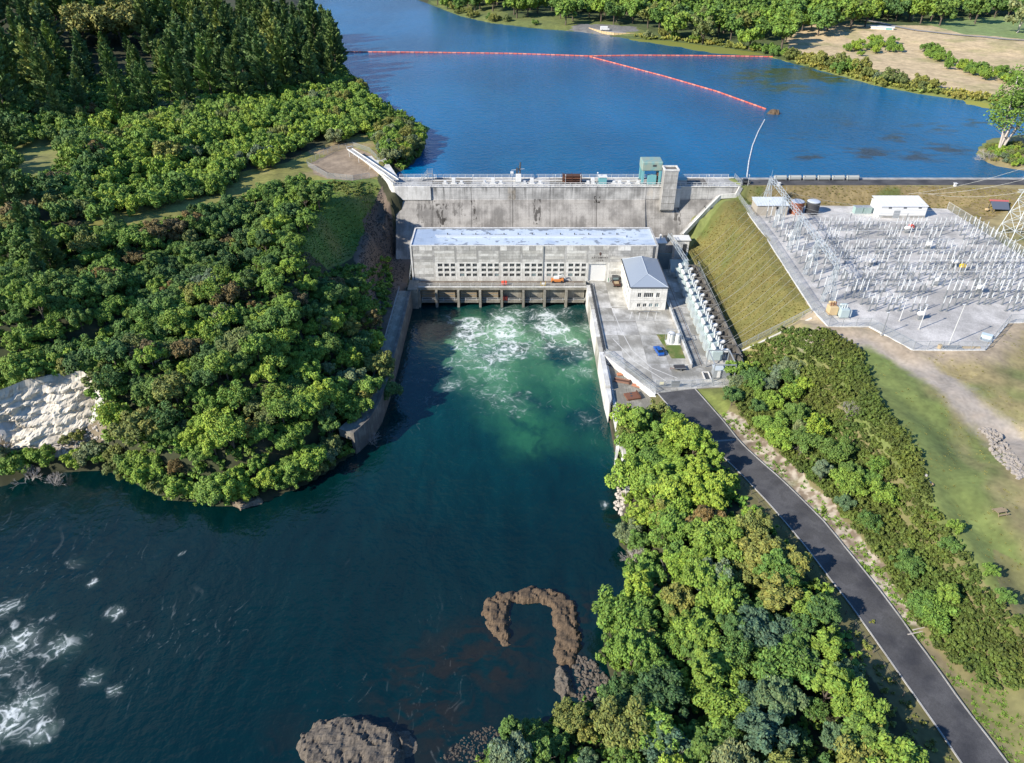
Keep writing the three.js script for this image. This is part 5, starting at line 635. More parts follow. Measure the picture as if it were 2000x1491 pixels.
{
  const gm = mat([0.50, 0.56, 0.60], 0.5, { metalness: 0.25 });
  const gy = thing('line_gantry', 'long galvanised lattice gantry along the edge of the switchyard', 'gantry'); const ds = [232, 215, 198, 181, 165], gx = d => lerp(82.6, 86, (d - 165) / 67);
  for (const d of ds) { part('tower', [...latticeGeo(V(gx(d) - 1.4, SUBH - 0.05, -d), V(gx(d), 32.4, -d), 0.7, 7, 0.06), ...latticeGeo(V(gx(d) + 1.4, SUBH - 0.05, -d), V(gx(d), 32.4, -d), 0.7, 7, 0.06)], gm, gy); part('peak', [bar(V(gx(d), 32.4, -d), V(gx(d), 35.2, -d), 0.06, 4, 0.03)], gm, gy); }
  for (let i = 0; i < 4; i++) part('beam', latticeGeo(V(gx(ds[i]), 32.6, -ds[i]), V(gx(ds[i + 1]), 32.6, -ds[i + 1]), 1.1, 12, 0.075), gm, gy);
  // lattice gantry by the powerhouse end
  const g2 = thing('wall_gantry', 'blue grey lattice gantry between the powerhouse and the relay hut', 'gantry'); part('beam', latticeGeo(V(53.6, 14.6, -227), V(55.6, 13.8, -207), 1.0, 10, 0.07), gm, g2); part('tower', latticeGeo(V(55.6, DECK - 0.1, -207), V(55.6, 13.8, -207), 0.7, 6, 0.06), gm, g2); part('tower', latticeGeo(V(53.2, 12.9, -226.8), V(53.5, 14.6, -226.8), 0.7, 2, 0.06), gm, g2);
  // conductors from the transformers up to the switchyard gantry
  for (let k = 0; k < 15; k++) {
    const i = Math.floor(k * 12 / 15), a = V(55.9 + 0.09 * i, DECK + 4.75, -161.3 - i * 4.55 - (k % 3) * 0.8 + 0.8), dz = 165 + (k + 0.5) * 66 / 15, b = V(gx(dz) - 0.45, 32.1, -dz), pts = []; for (let s = 0; s <= 10; s++) { const t = s / 10; pts.push(a.clone().lerp(b, t).add(V(0, -4 * 2.6 * t * (1 - t), 0))); } const g = []; for (let s = 0; s < 10; s++) g.push(bar(pts[s], pts[s + 1], 0.03, 4)); single('conductor', g, M.conductor, 'thin overhead conductor crossing the grass slope up to the switchyard gantry', 'cable', 'conductors over the grass slope');
  }
  // pylon at the edge of the switchyard
  const py = thing('pylon', 'white lattice pylon on the grass beyond the switchyard fence', 'pylon', V(156.5, ground(156.5, -207), -207)); const pm = mat([0.62, 0.66, 0.66], 0.5);
  const c = [[-4, -4], [4, -4], [4, 4], [-4, 4]], at = (i, t) => V(c[i][0] * (1 - 0.84 * t), 24 * t - 0.4, c[i][1] * (1 - 0.84 * t)); for (let i = 0; i < 4; i++) { part('leg', [bar(at(i, 0), at(i, 1), 0.16, 4)], pm, py); const br = []; for (let k = 0; k < 6; k++) { const t0 = k / 6, t1 = (k + 1) / 6, j = (i + 1) % 4; br.push(bar(at(i, t0), at(j, t1), 0.08, 4), bar(at(j, t0), at(i, t1), 0.08, 4), bar(at(i, t1), at(j, t1), 0.07, 4)); } part('bracing', br, pm, py); } for (const y of [15, 19, 23]) part('cross_arm', latticeGeo(V(-5, y, 0), V(5, y, 0), 0.7, 8, 0.06), pm, py);
  for (let k = 0; k < 3; k++) { const a = V(152 , ground(156.5, -207) + 15 + k * 4 - 0.4, -207), b = V(133 - k * 3, 31, -221), g = []; for (let s = 0; s < 8; s++) { const f = t => a.clone().lerp(b, t).add(V(0, -4 * 1.2 * t * (1 - t), 0)); g.push(bar(f(s / 8), f((s + 1) / 8), 0.04, 4)); } single('line_conductor', g, M.conductor, 'overhead line from the white pylon down into the switchyard', 'cable', 'conductors from the pylon'); }
}
// ---------------------------------------------------------------- switchyard
{
  const gx2 = d => lerp(82.6, 86, (d - 165) / 67) + 0.45;
  const gravel = dataTex(1024, 1024, (u, v) => { const m = tfbm(u, v, 4, 5, 31), f = tfbm(u, v, 200, 2, 32), s = tfbm(u, v, 16, 3, 33); const c = mix3([0.37, 0.355, 0.335], [0.68, 0.65, 0.615], smooth(0.28, 0.72, m * 0.7 + s * 0.3)); const q = 0.78 + 0.44 * f; return [c[0] * q, c[1] * q, c[2] * q]; }); M.gravel = mat([1, 1, 1], 0.95, { map: gravel, uvScale: 45 });
  struct('switchyard_gravel', [prism(subPoly, SUBH - 0.3, SUBH)], M.gravel, 'pale gravel pad under the switchyard equipment', 'gravel pad');
  const edge = thing('switchyard_kerb', 'pale concrete kerb around the gravel switchyard', 'kerb'); const sp2 = [...subPoly]; for (let i = 0; i < 8; i++) part('kerb', [beam(V(sp2[i][0], SUBH, sp2[i][1]), V(sp2[i + 1][0], SUBH, sp2[i + 1][1]), 0.35, 0.3)], M.pale, edge);
  const fp = subPoly.slice(0, 9).map(p => V(p[0], SUBH, p[1])); railing('switchyard_fence', fp, 2.4, 3.4, M.galv, 'tall mesh security fence along the near sides of the switchyard', 'fence', { mesh: true, r: 0.03, rails: 1 });
  railing('switchyard_far_fence', subPoly.slice(11, 14).map(p => V(p[0], SUBH, p[1])), 2.4, 3.4, M.rail, 'tall mesh fence between the switchyard and the white pylon', 'fence', { mesh: true, r: 0.03, rails: 1 });
  // insulator posts, one thing each
  const mk = (name, label, group, hs, hi, r) => { const t = thing(name, label, 'insulator', V(0, 0, 0), 0, group); part('support', [box(-0.13, 0.13, 0, hs, -0.13, 0.13), box(-0.35, 0.35, 0, 0.12, -0.35, 0.35)], M.steel, t); const ins = [cyl(r, r * 0.85, hs, hs + hi, 0, 0, 8)]; for (let k = 0; k < 6; k++) ins.push(cyl(r * 1.5, r * 1.1, hs + 0.1 + k * hi / 6, hs + 0.2 + k * hi / 6, 0, 0, 8)); part('insulator', ins, M.porcelain, t); part('cap', [cyl(r * 1.2, r * 1.2, hs + hi, hs + hi + 0.15, 0, 0, 8)], M.galv, t); return t; };
  const kinds = [mk('post_insulator', 'slim porcelain post insulator standing on the switchyard gravel', 'post insulators in the switchyard', 2.3, 2.1, 0.1), mk('tall_insulator', 'tall thick porcelain column standing on the switchyard gravel', 'tall insulators in the switchyard', 2.4, 3.2, 0.13), mk('short_insulator', 'short porcelain insulator on a low stand in the switchyard', 'short insulators in the switchyard', 1.9, 1.5, 0.09)];
  const used = [0, 0, 0]; const place = (k, x, z) => { const p = V(x, SUBH - 0.005, z), [qx, qy] = toPx(x, SUBH + 3, z); if (qx > 2004 || !inside(subPoly, x - 0.8, z) || !inside(subPoly, x + 0.8, z + 0.8)) return; if (used[k]++) dup(kinds[k], p, 0); else kinds[k].position.copy(p); };
  const r = rng(77); let row = 0;
  for (let d = 160; d <= 219; d += 3.5, row++) { const k = [0, 2, 1, 2, 0][row % 5]; for (let x = 90; x < 152; x += 6.1) { if (r() < 0.22) continue; for (let q = 0; q < 3; q++) if (r() > 0.08) place(k, x + q * 1.5 + (row % 2) * 0.9, -d - (r() - 0.5) * 0.5); } }
  for (let i = 0; i < 17; i++) { place(1, 82.6 + i * 0.08, -161 - i * 3.9); if (i % 2) place(0, 87.6, -162.5 - i * 3.9); }
  for (let i = 0; i < 8; i++) { const z = -167 - i * 7; const t = thing('busbar', 'long pale tubular busbar carried across the switchyard posts', 'busbar', null, 0, 'busbars over the switchyard'); const y = SUBH + 4.4; part('tube', [bar(V(90, y, z), V(i % 2 ? 128 : 140, y, z), 0.06, 6)], M.rail, t); for (const x of [90.2, 108, 126]) part('stand', [box(x - 0.09, x + 0.09, SUBH - 0.02, y, z - 0.09, z + 0.09)], M.steel, t); }
  for (let i = 0; i < 5; i++) { const x = 97 + i * 11; const t = thing('cross_busbar', 'thin busbar running lengthways between the switchyard rows', 'busbar', null, 0, 'lengthways busbars'); const y = SUBH + 3.3; part('tube', [bar(V(x, y, -166 - i * 2), V(x, y, -190 - i * 3), 0.05, 6)], M.galv, t); for (const z of [-166.2 - i * 2, -178 - i * 2, -189.6 - i * 3]) part('stand', [box(x - 0.08, x + 0.08, SUBH - 0.02, y, z - 0.08, z + 0.08)], M.steel, t); }
  for (let i = 0; i < 9; i++) { const g = [], z = -172 - i * 6.2, a = V(gx2(-z), 32.0, z), b = V(136 + (i % 3) * 4, SUBH + 4.4, z + 3); for (let s = 0; s < 8; s++) { const f = t => a.clone().lerp(b, t).add(V(0, -4 * 2.2 * t * (1 - t), 0)); g.push(bar(f(s / 8), f((s + 1) / 8), 0.03, 4)); } single('strain_wire', g, M.conductor, 'thin sagging wire from the lattice gantry across the switchyard', 'cable', 'wires across the switchyard'); }
  // breakers, a yellow one, and the two units at the corner
  const br = (px, py, m, label) => { const p = G(px, py, SUBH); const t = thing('circuit_breaker', label, 'breaker', V(p.x, SUBH - 0.005, p.z), 0, 'circuit breakers'); part('stand', [box(-0.5, 0.5, 0, 1.2, -0.4, 0.4)], M.steel, t); part('drum', [new THREE.CapsuleGeometry(0.65, 0.7, 4, 12).rotateZ(Math.PI / 2).translate(0, 1.7, 0)], m, t); part('bushing', [bar(V(-0.4, 2.1, 0), V(-0.8, 3.6, 0), 0.14, 8), bar(V(0.4, 2.1, 0), V(0.8, 3.6, 0), 0.14, 8)], M.porcelain, t); };
  for (const [x, y] of [[1812, 487], [1862, 522], [1912, 572], [1796, 624], [1770, 455], [1826, 557], [1700, 520], [1540, 470], [1580, 510]]) br(x, y, M.white, 'white drum circuit breaker on a steel stand in the switchyard'); br(1877, 530, M.yellow, 'bright yellow drum on a steel stand in the switchyard'); br(1777, 452, M.red, 'small red drum on a steel stand in the switchyard');
  const ut = (px, py, m, label, n) => { const p = G(px, py, SUBH); const t = thing(n, label, 'transformer', V(p.x, SUBH - 0.005, p.z)); part('tank', rbox(-1.1, 1.1, 0.3, 2.5, -1.1, 1.1, 0.12), m, t); part('plinth', [box(-1.4, 1.4, 0, 0.3, -1.4, 1.4)], M.mid, t); for (let i = 0; i < 5; i++) part('radiator_fin', [box(1.15, 1.7, 0.5, 2.2, -0.9 + i * 0.4, -0.75 + i * 0.4)], M.radiator, t); for (let i = 0; i < 3; i++) part('bushing', [cyl(0.16, 0.1, 2.5, 3.6, -0.6 + i * 0.6, 0)], m === M.straw ? M.rust : M.porcelain, t); part('conservator', [new THREE.CapsuleGeometry(0.35, 1.2, 4, 10).rotateZ(Math.PI / 2).translate(0, 3.0, -0.9), box(-0.1, 0.1, 2.4, 2.9, -1.0, -0.8)], m, t); };
  ut(1623, 614, M.straw, 'cream transformer with rust red bushings at the switchyard corner', 'cream_transformer'); ut(1645, 619, M.transformer, 'grey finned transformer beside the cream one at the switchyard corner', 'grey_transformer');
  // light poles with tops read from the photograph
  for (const [bx, by, tx, ty, l] of [[1722, 655, 1737, 611, 'slim dark pole leaning over the switchyard kerb'], [1853.5, 673, 1885, 595, 'tall white lighting pole at the edge of the switchyard'], [1757, 627, 1767, 585, 'pale pole standing clear of the switchyard rows'], [1795, 643, 1812, 596, 'pale pole beside the switchyard breakers'], [1713, 596, 1722, 565, 'short pale pole at the open corner of the yard']]) { const b = G(bx, by, SUBH), t = GD(tx, ty, -b.z); const o = thing('light_pole', l, 'pole', V(b.x, SUBH - 0.01, b.z)); part('pole', [cyl(0.13, 0.08, 0, t.y - SUBH)], by < 660 && bx < 1730 ? M.steel : M.rail, o); part('foot', [cyl(0.3, 0.3, 0, 0.2)], M.mid, o); part('head', rbox(-0.5, 0.15, t.y - SUBH - 0.05, t.y - SUBH + 0.1, -0.15, 0.15, 0.04), M.lamp, o); }
  // buildings at the back
  const bb = thing('block_building', 'pale block building with ribbed white roof at the back of the switchyard', 'building', V(86.2, SUBH - 0.05, -228.6)); part('wall', [box(-5.1, 5.1, 0, 3.4, -3, 3)], mat([0.42, 0.38, 0.32], 0.9), bb); part('roof', [quads([[V(-5.5, 3.5, 3.4), V(5.5, 3.5, 3.4), V(5.5, 4.1, -3.4), V(-5.5, 4.1, -3.4)]]), box(-5.3, 5.3, 3.38, 3.5, -3.2, 3.2)], mat([0.62, 0.67, 0.7], 0.45), bb); for (let i = 0; i < 12; i++) part('roof_rib', [beam(V(-5 + i * 0.9, 3.56, 3.4), V(-5 + i * 0.9, 4.16, -3.4), 0.06, 0.06)], M.white, bb); part('door', [box(1.6, 2.5, 0, 2.1, 3, 3.04)], M.galv, bb); part('window', [box(1.2, 2.2, 2.3, 2.9, 3, 3.05)], M.glass, bb); part('step', [box(1.4, 3.2, 0, 0.4, 3.04, 3.9)], M.pale, bb);
  for (const [px, m, l] of [[1557, mat([0.30, 0.10, 0.05], 0.7), 'rust red round tank with pale domed top behind the switchyard'], [1588, mat([0.055, 0.055, 0.06], 0.6), 'black round tank with pale domed top behind the switchyard']]) { const p = G(px, 419, SUBH); const t = thing('water_tank', l, 'tank', V(p.x, SUBH - 0.05, p.z - 1.6)); part('shell', [cyl(2.15, 2.15, 0, 4.0, 0, 0, 28)], m, t); part('dome', [new THREE.SphereGeometry(2.15, 28, 6, 0, 7, 0, Math.PI / 2).scale(1, 0.2, 1).translate(0, 4.0, 0)], mat([0.52, 0.56, 0.62], 0.5), t); part('band', [cyl(2.18, 2.18, 1.3, 1.4, 0, 0, 28), cyl(2.18, 2.18, 2.7, 2.8, 0, 0, 28)], m, t); }
  const ws = thing('white_shed', 'long white steel shed with plain gable roof behind the switchyard', 'shed', V(128.4, SUBH - 0.05, -227)); part('wall', [box(-7.6, 7.6, 0, 3.9, -3.7, 3.7)], mat([0.78, 0.79, 0.78], 0.6), ws); part('roof', [quads([[V(-7.9, 4.0, 4.0), V(7.9, 4.0, 4.0), V(7.9, 4.9, -4.0), V(-7.9, 4.9, -4.0)]]), box(-7.7, 7.7, 3.88, 4.0, -3.9, 3.9)], M.white, ws); part('base_band', [box(-7.64, 7.64, 0, 0.9, 3.7, 3.74)], M.mid, ws); for (const x of [-4.6, 0.3, 5.2]) part('vent', [box(x - 0.5, x + 0.5, 3.3, 3.65, 3.7, 3.76)], M.darkSteel, ws); part('door', [box(-3, -1, 0, 2.6, 3.75, 3.8)], M.galv, ws); for (let i = 0; i < 10; i++) part('roof_sheet_seam', [beam(V(-7 + i * 1.55, 4.03, 4), V(-7 + i * 1.55, 4.93, -4), 0.05, 0.05)], M.rail, ws);
  for (let i = 0; i < 2; i++) { const p = G(1676 + i * 17, 418, SUBH); const t = thing('steel_locker', 'pale ribbed steel locker beside the white shed', 'locker', V(p.x, SUBH - 0.05, p.z - 0.8), 0, 'lockers beside the white shed'); part('body', [box(-1.3, 1.3, 0, 2.3, -1, 1)], M.tealPale, t); for (let k = 0; k < 6; k++) part('rib', [box(-1.2 + k * 0.44, -1.1 + k * 0.44, 0.1, 2.2, 1, 1.05)], M.steel, t); part('lid', [box(-1.35, 1.35, 2.3, 2.38, -1.05, 1.05)], M.galv, t); }
  const sl = thing('shelter', 'dark canopy shelter with red edged roof on the bare bank', 'shelter', R(1950, 411), -0.12); part('canopy', [quads([[V(-2.8, 2.6, -1.3), V(2.8, 2.6, -1.3), V(2.6, 0.9, 1.6), V(-2.6, 0.9, 1.6)]]), box(-2.7, 2.7, 2.35, 2.6, -1.5, -1.2)], mat([0.10, 0.12, 0.16], 0.6), sl); part('fascia', [box(-2.9, 2.9, 2.55, 2.95, -1.9, -1.3)], mat([0.6, 0.15, 0.15], 0.7), sl); for (const x of [-2.6, 0, 2.6]) part('post', [box(x - 0.07, x + 0.07, -0.3, 2.6, -1.4, -1.2)], M.darkSteel, sl); part('front_stay', [box(-2.6, -2.45, -0.3, 1.0, 1.5, 1.6), box(2.45, 2.6, -0.3, 1.0, 1.5, 1.6)], M.darkSteel, sl); part('sandbag', rbox(-4.2, -3.2, -0.1, 0.6, -0.2, 0.6, 0.2), M.straw, sl);
  const pl = thing('pipe_stack', 'stack of steel and timber lengths at the switchyard edge', 'stack', G(1868, 680, SUBH).setY(SUBH)); for (let k = 0; k < 4; k++) part('length', [bar(V(-3.2 + k * 0.1, 0.16, -0.6 + k * 0.4), V(1.2, 0.16, -0.6 + k * 0.4), 0.16)], k % 2 ? M.galv : M.steel, pl); part('timber', [box(1.4, 5.6, 0, 0.3, -0.3, 0.2)], M.straw, pl); part('drum', [cyl(0.5, 0.5, 0, 0.9, -4.0, 0)], M.straw, pl);
  const cr = thing('pale_crate', 'pale blue plastic covered crate inside the switchyard fence corner', 'crate', G(1927, 660, SUBH).setY(SUBH), -0.6); part('cover', rbox(-1.2, 1.2, 0, 0.9, -0.8, 0.8, 0.1), mat([0.55, 0.66, 0.7], 0.5), cr); part('pallet', [box(-1.3, 1.3, 0, 0.14, 0.9, 2.2), box(-1.3, -1.1, 0.14, 0.4, 0.9, 2.2), box(1.1, 1.3, 0.14, 0.4, 0.9, 2.2)], M.galv, cr);
}
// ---------------------------------------------------------------- crest road and its blocks
{
  struct('crest_road', [box(79.2, 420, CREST - 0.3, CREST, -241.2, -246.6)], M.asphalt, 'dark road along the top of the earth embankment', 'road');
  struct('crest_verge', [box(79.2, 420, CREST - 0.3, CREST + 0.12, -246.62, -248.4)], mat([1, 1, 1], 0.95, { map: cMid, uvScale: 7 }), 'pale rough verge between the crest road and the lake', 'verge');
  for (let k = 0; k < 6; k++) { const p = G(1526 + k * 28.3, 354, CREST); const t = thing('boom_pontoon', 'grey rounded pontoon lying in a row beside the crest road', 'pontoon', V(p.x, CREST + 0.1, -246.3), 0, 'pontoons beside the crest road'); part('hull', rbox(-2.25, 2.25, 0, 1.5, -0.7, 0.7, 0.5, 4), mat([0.40, 0.42, 0.40], 0.8), t); part('band', [box(-2.0, -1.85, -0.01, 1.53, -0.72, 0.72), box(1.85, 2.0, -0.01, 1.53, -0.72, 0.72)], M.steel, t); part('lug', [box(-2.5, -2.2, 0.2, 0.5, -0.1, 0.1), box(2.2, 2.5, 0.2, 0.5, -0.1, 0.1)], M.darkSteel, t); }
  railing('embankment_fence', [V(79, CREST, -248.6), V(79.4, CREST, -241), V(79.2, 26.7, -239.4)], 1.6, 1.8, M.galv, 'mesh fence closing the end of the dam crest', 'fence', { mesh: true, r: 0.03, rails: 1 });
  for (const [px, l] of [[1475, 'dark utility vehicle parked at the end of the dam crest']]) { const t = thing('utility_vehicle', l, 'vehicle', V(81.2, CREST, -242.6), Math.PI / 2); part('body', rbox(-0.8, 0.8, 0.4, 1.1, -1.8, 1.8, 0.15), M.darkSteel, t); part('cabin', rbox(-0.7, 0.7, 1.1, 1.65, -0.8, 0.9, 0.15), M.glass, t); for (const [x, z] of [[-0.7, -1.2], [0.7, -1.2], [-0.7, 1.2], [0.7, 1.2]]) wheel(x, 0.33, z, 0.33, 0.2, t); }
  for (const [px, py] of [[1521, 363], [1865, 364]]) { const p = R(px, py); const t = thing('survey_pillar', 'small white survey pillar at the edge of the embankment', 'pillar', p, 0, 'survey pillars'); part('pillar', [box(-0.35, 0.35, -0.3, 1.0, -0.35, 0.35)], M.white, t); part('cap', [box(-0.55, 0.55, 1.0, 1.12, -0.55, 0.55)], M.white, t); }
  railing('slope_top_fence', [[1440, 384], [1455, 405], [1470, 425]].map(([x, y]) => { const p = R(x, y); return p; }), 1.8, 2.2, M.galv, 'mesh fence at the top corner of the grass slope', 'fence', { mesh: true, rails: 1, r: 0.03 });
  railing('slope_side_fence', [[1433, 690], [1480, 665], [1530, 640], [1585, 612]].map(([x, y]) => R(x, y)), 1.9, 3, M.galv, 'mesh fence climbing the near edge of the grass slope', 'fence', { mesh: true, rails: 1, r: 0.05 });
  // dished channel along the same fence
  const ch = [[1432, 694], [1480, 672], [1530, 648], [1586, 622]].map(([x, y]) => R(x, y).add(V(0, 0.12, 0))); single('slope_drain', ch.slice(1).map((b, i) => beam(ch[i], b, 0.35, 0.3)), M.pale, 'pale concrete drain edge running up beside the slope fence', 'drain');
}
// ---------------------------------------------------------------- yard at the wooded abutment
{
  railing('yard_fence', [[600, 322], [648, 296], [690, 287], [722, 298], [742, 318]].map(([x, y]) => G(x, y, CREST)), 1.9, 2.8, M.galv, 'chain link fence around the bare yard at the dam abutment', 'fence', { mesh: true, rails: 1, r: 0.03 });
  railing('yard_front_fence', [[602, 326], [640, 348], [690, 353], [722, 348]].map(([x, y]) => G(x, y, CREST)), 1.9, 2.8, M.galv, 'chain link fence on the slope side of the bare yard', 'fence', { mesh: true, rails: 1, r: 0.03 });
  const a = G(683, 291, 29.6), b = V(-40.2, 28.2, -242.5), d = b.clone().sub(a).normalize(), n = V(d.z, 0, -d.x).normalize();
  const t = thing('launching_ramp', 'long white steel ramp leading from the yard down to the dam', 'ramp'); for (const s of [-0.9, 0.9]) part('girder', [beam(a.clone().addScaledVector(n, s), b.clone().addScaledVector(n, s), 0.22, 0.45)], M.white, t); part('decking', [beam(a.clone().add(V(0, -0.1, 0)), b.clone().add(V(0, -0.1, 0)), 1.5, 0.12)], M.mid, t);
  for (const k of [0.03, 0.25, 0.5, 0.75, 0.97]) { const p = a.clone().lerp(b, k); for (const s of [-0.9, 0.9]) { const q = p.clone().addScaledVector(n, s); part('trestle_leg', [bar(V(q.x, Math.min(CREST - 0.3, ground(q.x, q.z) - 0.2), q.z), q, 0.1)], M.white, t); } } part('head_frame', [bar(a.clone().addScaledVector(n, -1.2).add(V(0, 0.9, 0)), a.clone().addScaledVector(n, 1.2).add(V(0, 0.9, 0)), 0.12), bar(a.clone().addScaledVector(n, -1.1), a.clone().addScaledVector(n, -1.1).add(V(0, 1, 0)), 0.1), bar(a.clone().addScaledVector(n, 1.1), a.clone().addScaledVector(n, 1.1).add(V(0, 1, 0)), 0.1)], M.white, t);
  railing('wing_railing', [V(-57.8, 27.85, -271.2), V(-41.0, 27.85, -240.5)], 1.0, 2.4, M.rail, 'white railing along the abutment wing wall', 'railing', { r: 0.05 });
}
// ---------------------------------------------------------------- on and around the lake
{
  const boom = (name, label, pts, m, n, r, group) => { const t = thing(name, label, 'boom', null, 0); const seg = []; let tot = 0; for (let i = 0; i + 1 < pts.length; i++) tot += pts[i].distanceTo(pts[i + 1]); const step = tot / n; let acc = 0; const at = s => { for (let i = 0; i + 1 < pts.length; i++) { const l = pts[i].distanceTo(pts[i + 1]); if (s <= l || i + 2 === pts.length) return pts[i].clone().lerp(pts[i + 1], s / l); s -= l; } }; for (let k = 0; k < n; k++) { const a = at(k * step + step * 0.06), b = at((k + 1) * step - step * 0.06); part('float', [bar(a.setY(LAKE + r * 0.35), b.setY(LAKE + r * 0.35), r, 8)], m[k % m.length], t); } part('tether', [...Array(Math.min(60, n)).keys()].map(k => bar(at(k * tot / Math.min(60, n)).setY(LAKE + r * 0.3), at((k + 1) * tot / Math.min(60, n)).setY(LAKE + r * 0.3), r * 0.3, 4)), M.darkSteel, t); };
  const of = [mat([0.70, 0.17, 0.10], 0.6), mat([0.78, 0.26, 0.18], 0.6), mat([0.66, 0.13, 0.08], 0.6)]; const P = (...l) => l.map(([x, y]) => G(x, y, LAKE));
  boom('safety_boom', 'long orange float boom crossing the lake from the pine point', P([655, 101.5], [800, 102.5], [1000, 105], [1150, 110]), of, 54, 0.42);
  boom('shore_boom', 'orange float boom from the junction to the reedy shore', P([1150, 110], [1250, 108.5], [1400, 109.5], [1510, 111.5]), of, 40, 0.42);
  boom('inner_boom', 'orange float boom from the junction in to the anchor rock', P([1152, 111], [1300, 150], [1400, 179], [1497, 214]), of, 46, 0.36);
  boom('white_boom', 'curved white float boom from the anchor rock to the dam', P([1494, 234], [1481, 258], [1470, 285], [1463, 315], [1459, 346]), [M.white, mat([0.6, 0.62, 0.62], 0.6)], 42, 0.24);
  const rockTex = dataTex(512, 512, (u, v) => { const m = tfbm(u, v, 4, 5, 41), f = tfbm(u, v, 32, 3, 42), cr = Math.abs(2 * tfbm(u, v, 12, 3, 43) - 1); const c = mix3([0.085, 0.07, 0.055], [0.195, 0.165, 0.13], m); const q = (0.7 + 0.55 * f) * (0.62 + 0.38 * smooth(0.02, 0.14, cr)); return [c[0] * q, c[1] * q, c[2] * q]; }); M.rock = mat([1, 1, 1], 0.92, { map: rockTex, uvScale: 7 });
  M.rockBrown = mat([0.95, 0.78, 0.6], 0.9, { map: rockTex, uvScale: 5 });
  // a rocky lump as a dome on an outline
  const lump = (outline, h, seed, rough = 0.5, base = -1.5) => { const x0 = Math.min(...outline.map(q => q[0])) - 1, x1 = Math.max(...outline.map(q => q[0])) + 1, z0 = Math.min(...outline.map(q => q[1])) - 1, z1 = Math.max(...outline.map(q => q[1])) + 1, st = clamp(Math.max(x1 - x0, z1 - z0) / 64, 0.12, 0.5), nx = Math.ceil((x1 - x0) / st), nz = Math.ceil((z1 - z0) / st), pos = [], idx = [], ok = [];
    for (let j = 0; j <= nz; j++) for (let i = 0; i <= nx; i++) { const x = x0 + (x1 - x0) * i / nx, z = z0 + (z1 - z0) * j / nz, wx = x + (fbm(x / 1.2 + seed, z / 1.2, 3) - 0.5) * rough * 3, wz = z + (fbm(z / 1.2 + seed, x / 1.2, 3) - 0.5) * rough * 3; let d = 1e9; for (let k = 0; k < outline.length; k++) d = Math.min(d, segDist(wx, wz, outline[k], outline[(k + 1) % outline.length])[0]); if (!inside(outline, wx, wz)) d = -d; const up = smooth(-0.6, 1.1 + rough, d), n = fbm(x / 2.2 + seed, z / 1.4, 4), bed = Math.floor((n + 0.15 * vn(x * 2, z * 2)) * 7) / 7, cw = 2.2 * fbm(x / 2.5 + seed, z / 2.5, 3), crack = Math.pow(1 - Math.abs(2 * vn((x * 0.8 + z * 0.6) / 3.1 + seed + cw, (z * 0.8 - x * 0.6) / 2.3 + cw) - 1), 10); pos.push(x, base + (h - base) * up * (0.72 + 0.32 * n + 0.1 * bed) - up * crack * rough * 0.9 + up * (ridge(x / 2.6 + seed, z / 5 + x / 9, 4) - 0.5) * rough * 0.8 + up * (vn(x * 2.3, z * 2.3) - 0.5) * rough * 0.25, z); ok.push(d > -1.0); }
    for (let j = 0; j < nz; j++) for (let i = 0; i < nx; i++) { const a = j * (nx + 1) + i, b = a + 1, c = a + nx + 1; if (ok[a] || ok[b] || ok[c] || ok[c + 1]) idx.push(a, c, b, b, c, c + 1); } const g = new THREE.BufferGeometry(); g.setAttribute('position', new THREE.Float32BufferAttribute(pos, 3)); g.setIndex(idx); return g.toNonIndexed(); };
  globalThis.LUMP = lump;
  const ar = G(1510, 222, LAKE); single('anchor_rock', [lump([[-3.6, 0.2], [-1, -1.8], [2.6, -2.4], [3.8, -0.5], [3.2, 2.2], [0, 2.4]].map(p => [p[0] + ar.x, p[1] + ar.z]), LAKE + 2.0, 5, 0.5, LAKE - 1)], M.rockBrown, 'dark shaggy rock islet where the lake booms meet', 'rock');
  // yellow green weed mats afloat
  const mat1 = mat([0.20, 0.22, 0.035], 0.85), mat2 = mat([0.33, 0.33, 0.06], 0.85); const sheet = (pts, m, label, n) => { const p = pts.map(([x, y]) => { const q = G(x, y, LAKE); return [q.x, q.z]; }); const o = []; for (let i = 0; i < p.length; i++) { const a = p[i], b = p[(i + 1) % p.length]; for (let k = 0; k < 6; k++) { const t = k / 6, x = lerp(a[0], b[0], t), z = lerp(a[1], b[1], t); o.push([x + (fbm(x / 6, z / 6, 3) - 0.5) * 5, z + (fbm(z / 6, x / 6 + 8, 3) - 0.5) * 8]); } } struct(n, [prism(o, LAKE + 0.01, LAKE + 0.06)], m, label, 'weed mat', 'stuff'); };
  sheet([[1225, 75], [1300, 79], [1400, 90], [1490, 102], [1545, 113], [1520, 109], [1470, 108.5], [1390, 104], [1340, 94], [1270, 84], [1235, 80]], mat1, 'yellow green weed mat along the far wooded shore', 'weed_mat'); sheet([[1885, 197], [1905, 196], [1942, 204], [1958, 212], [1925, 212], [1895, 205]], mat2, 'bright yellow weed mat near the dead tree point', 'weed_mat'); sheet([[1500, 112], [1545, 113], [1600, 130], [1570, 128]], mat2, 'thin yellow weed mat below the reeds', 'weed_mat');
  // far landing: wall, van, jetty
  const lw = thing('landing_wall', 'low pale timber wall edging the far lakeside landing', 'wall'); const wp = [[1150, 60], [1175, 67], [1200, 70.5], [1240, 71]].map(([x, y]) => G(x, y, LAKE)); for (let i = 0; i < 3; i++) for (let k = 0; k < 5; k++) { const a = wp[i].clone().lerp(wp[i + 1], k / 5), b = wp[i].clone().lerp(wp[i + 1], (k + 0.92) / 5); part('plank', [beam(a.setY(LAKE + 0.6), b.setY(LAKE + 0.6), 0.5, 3.2)], M.straw, lw); }
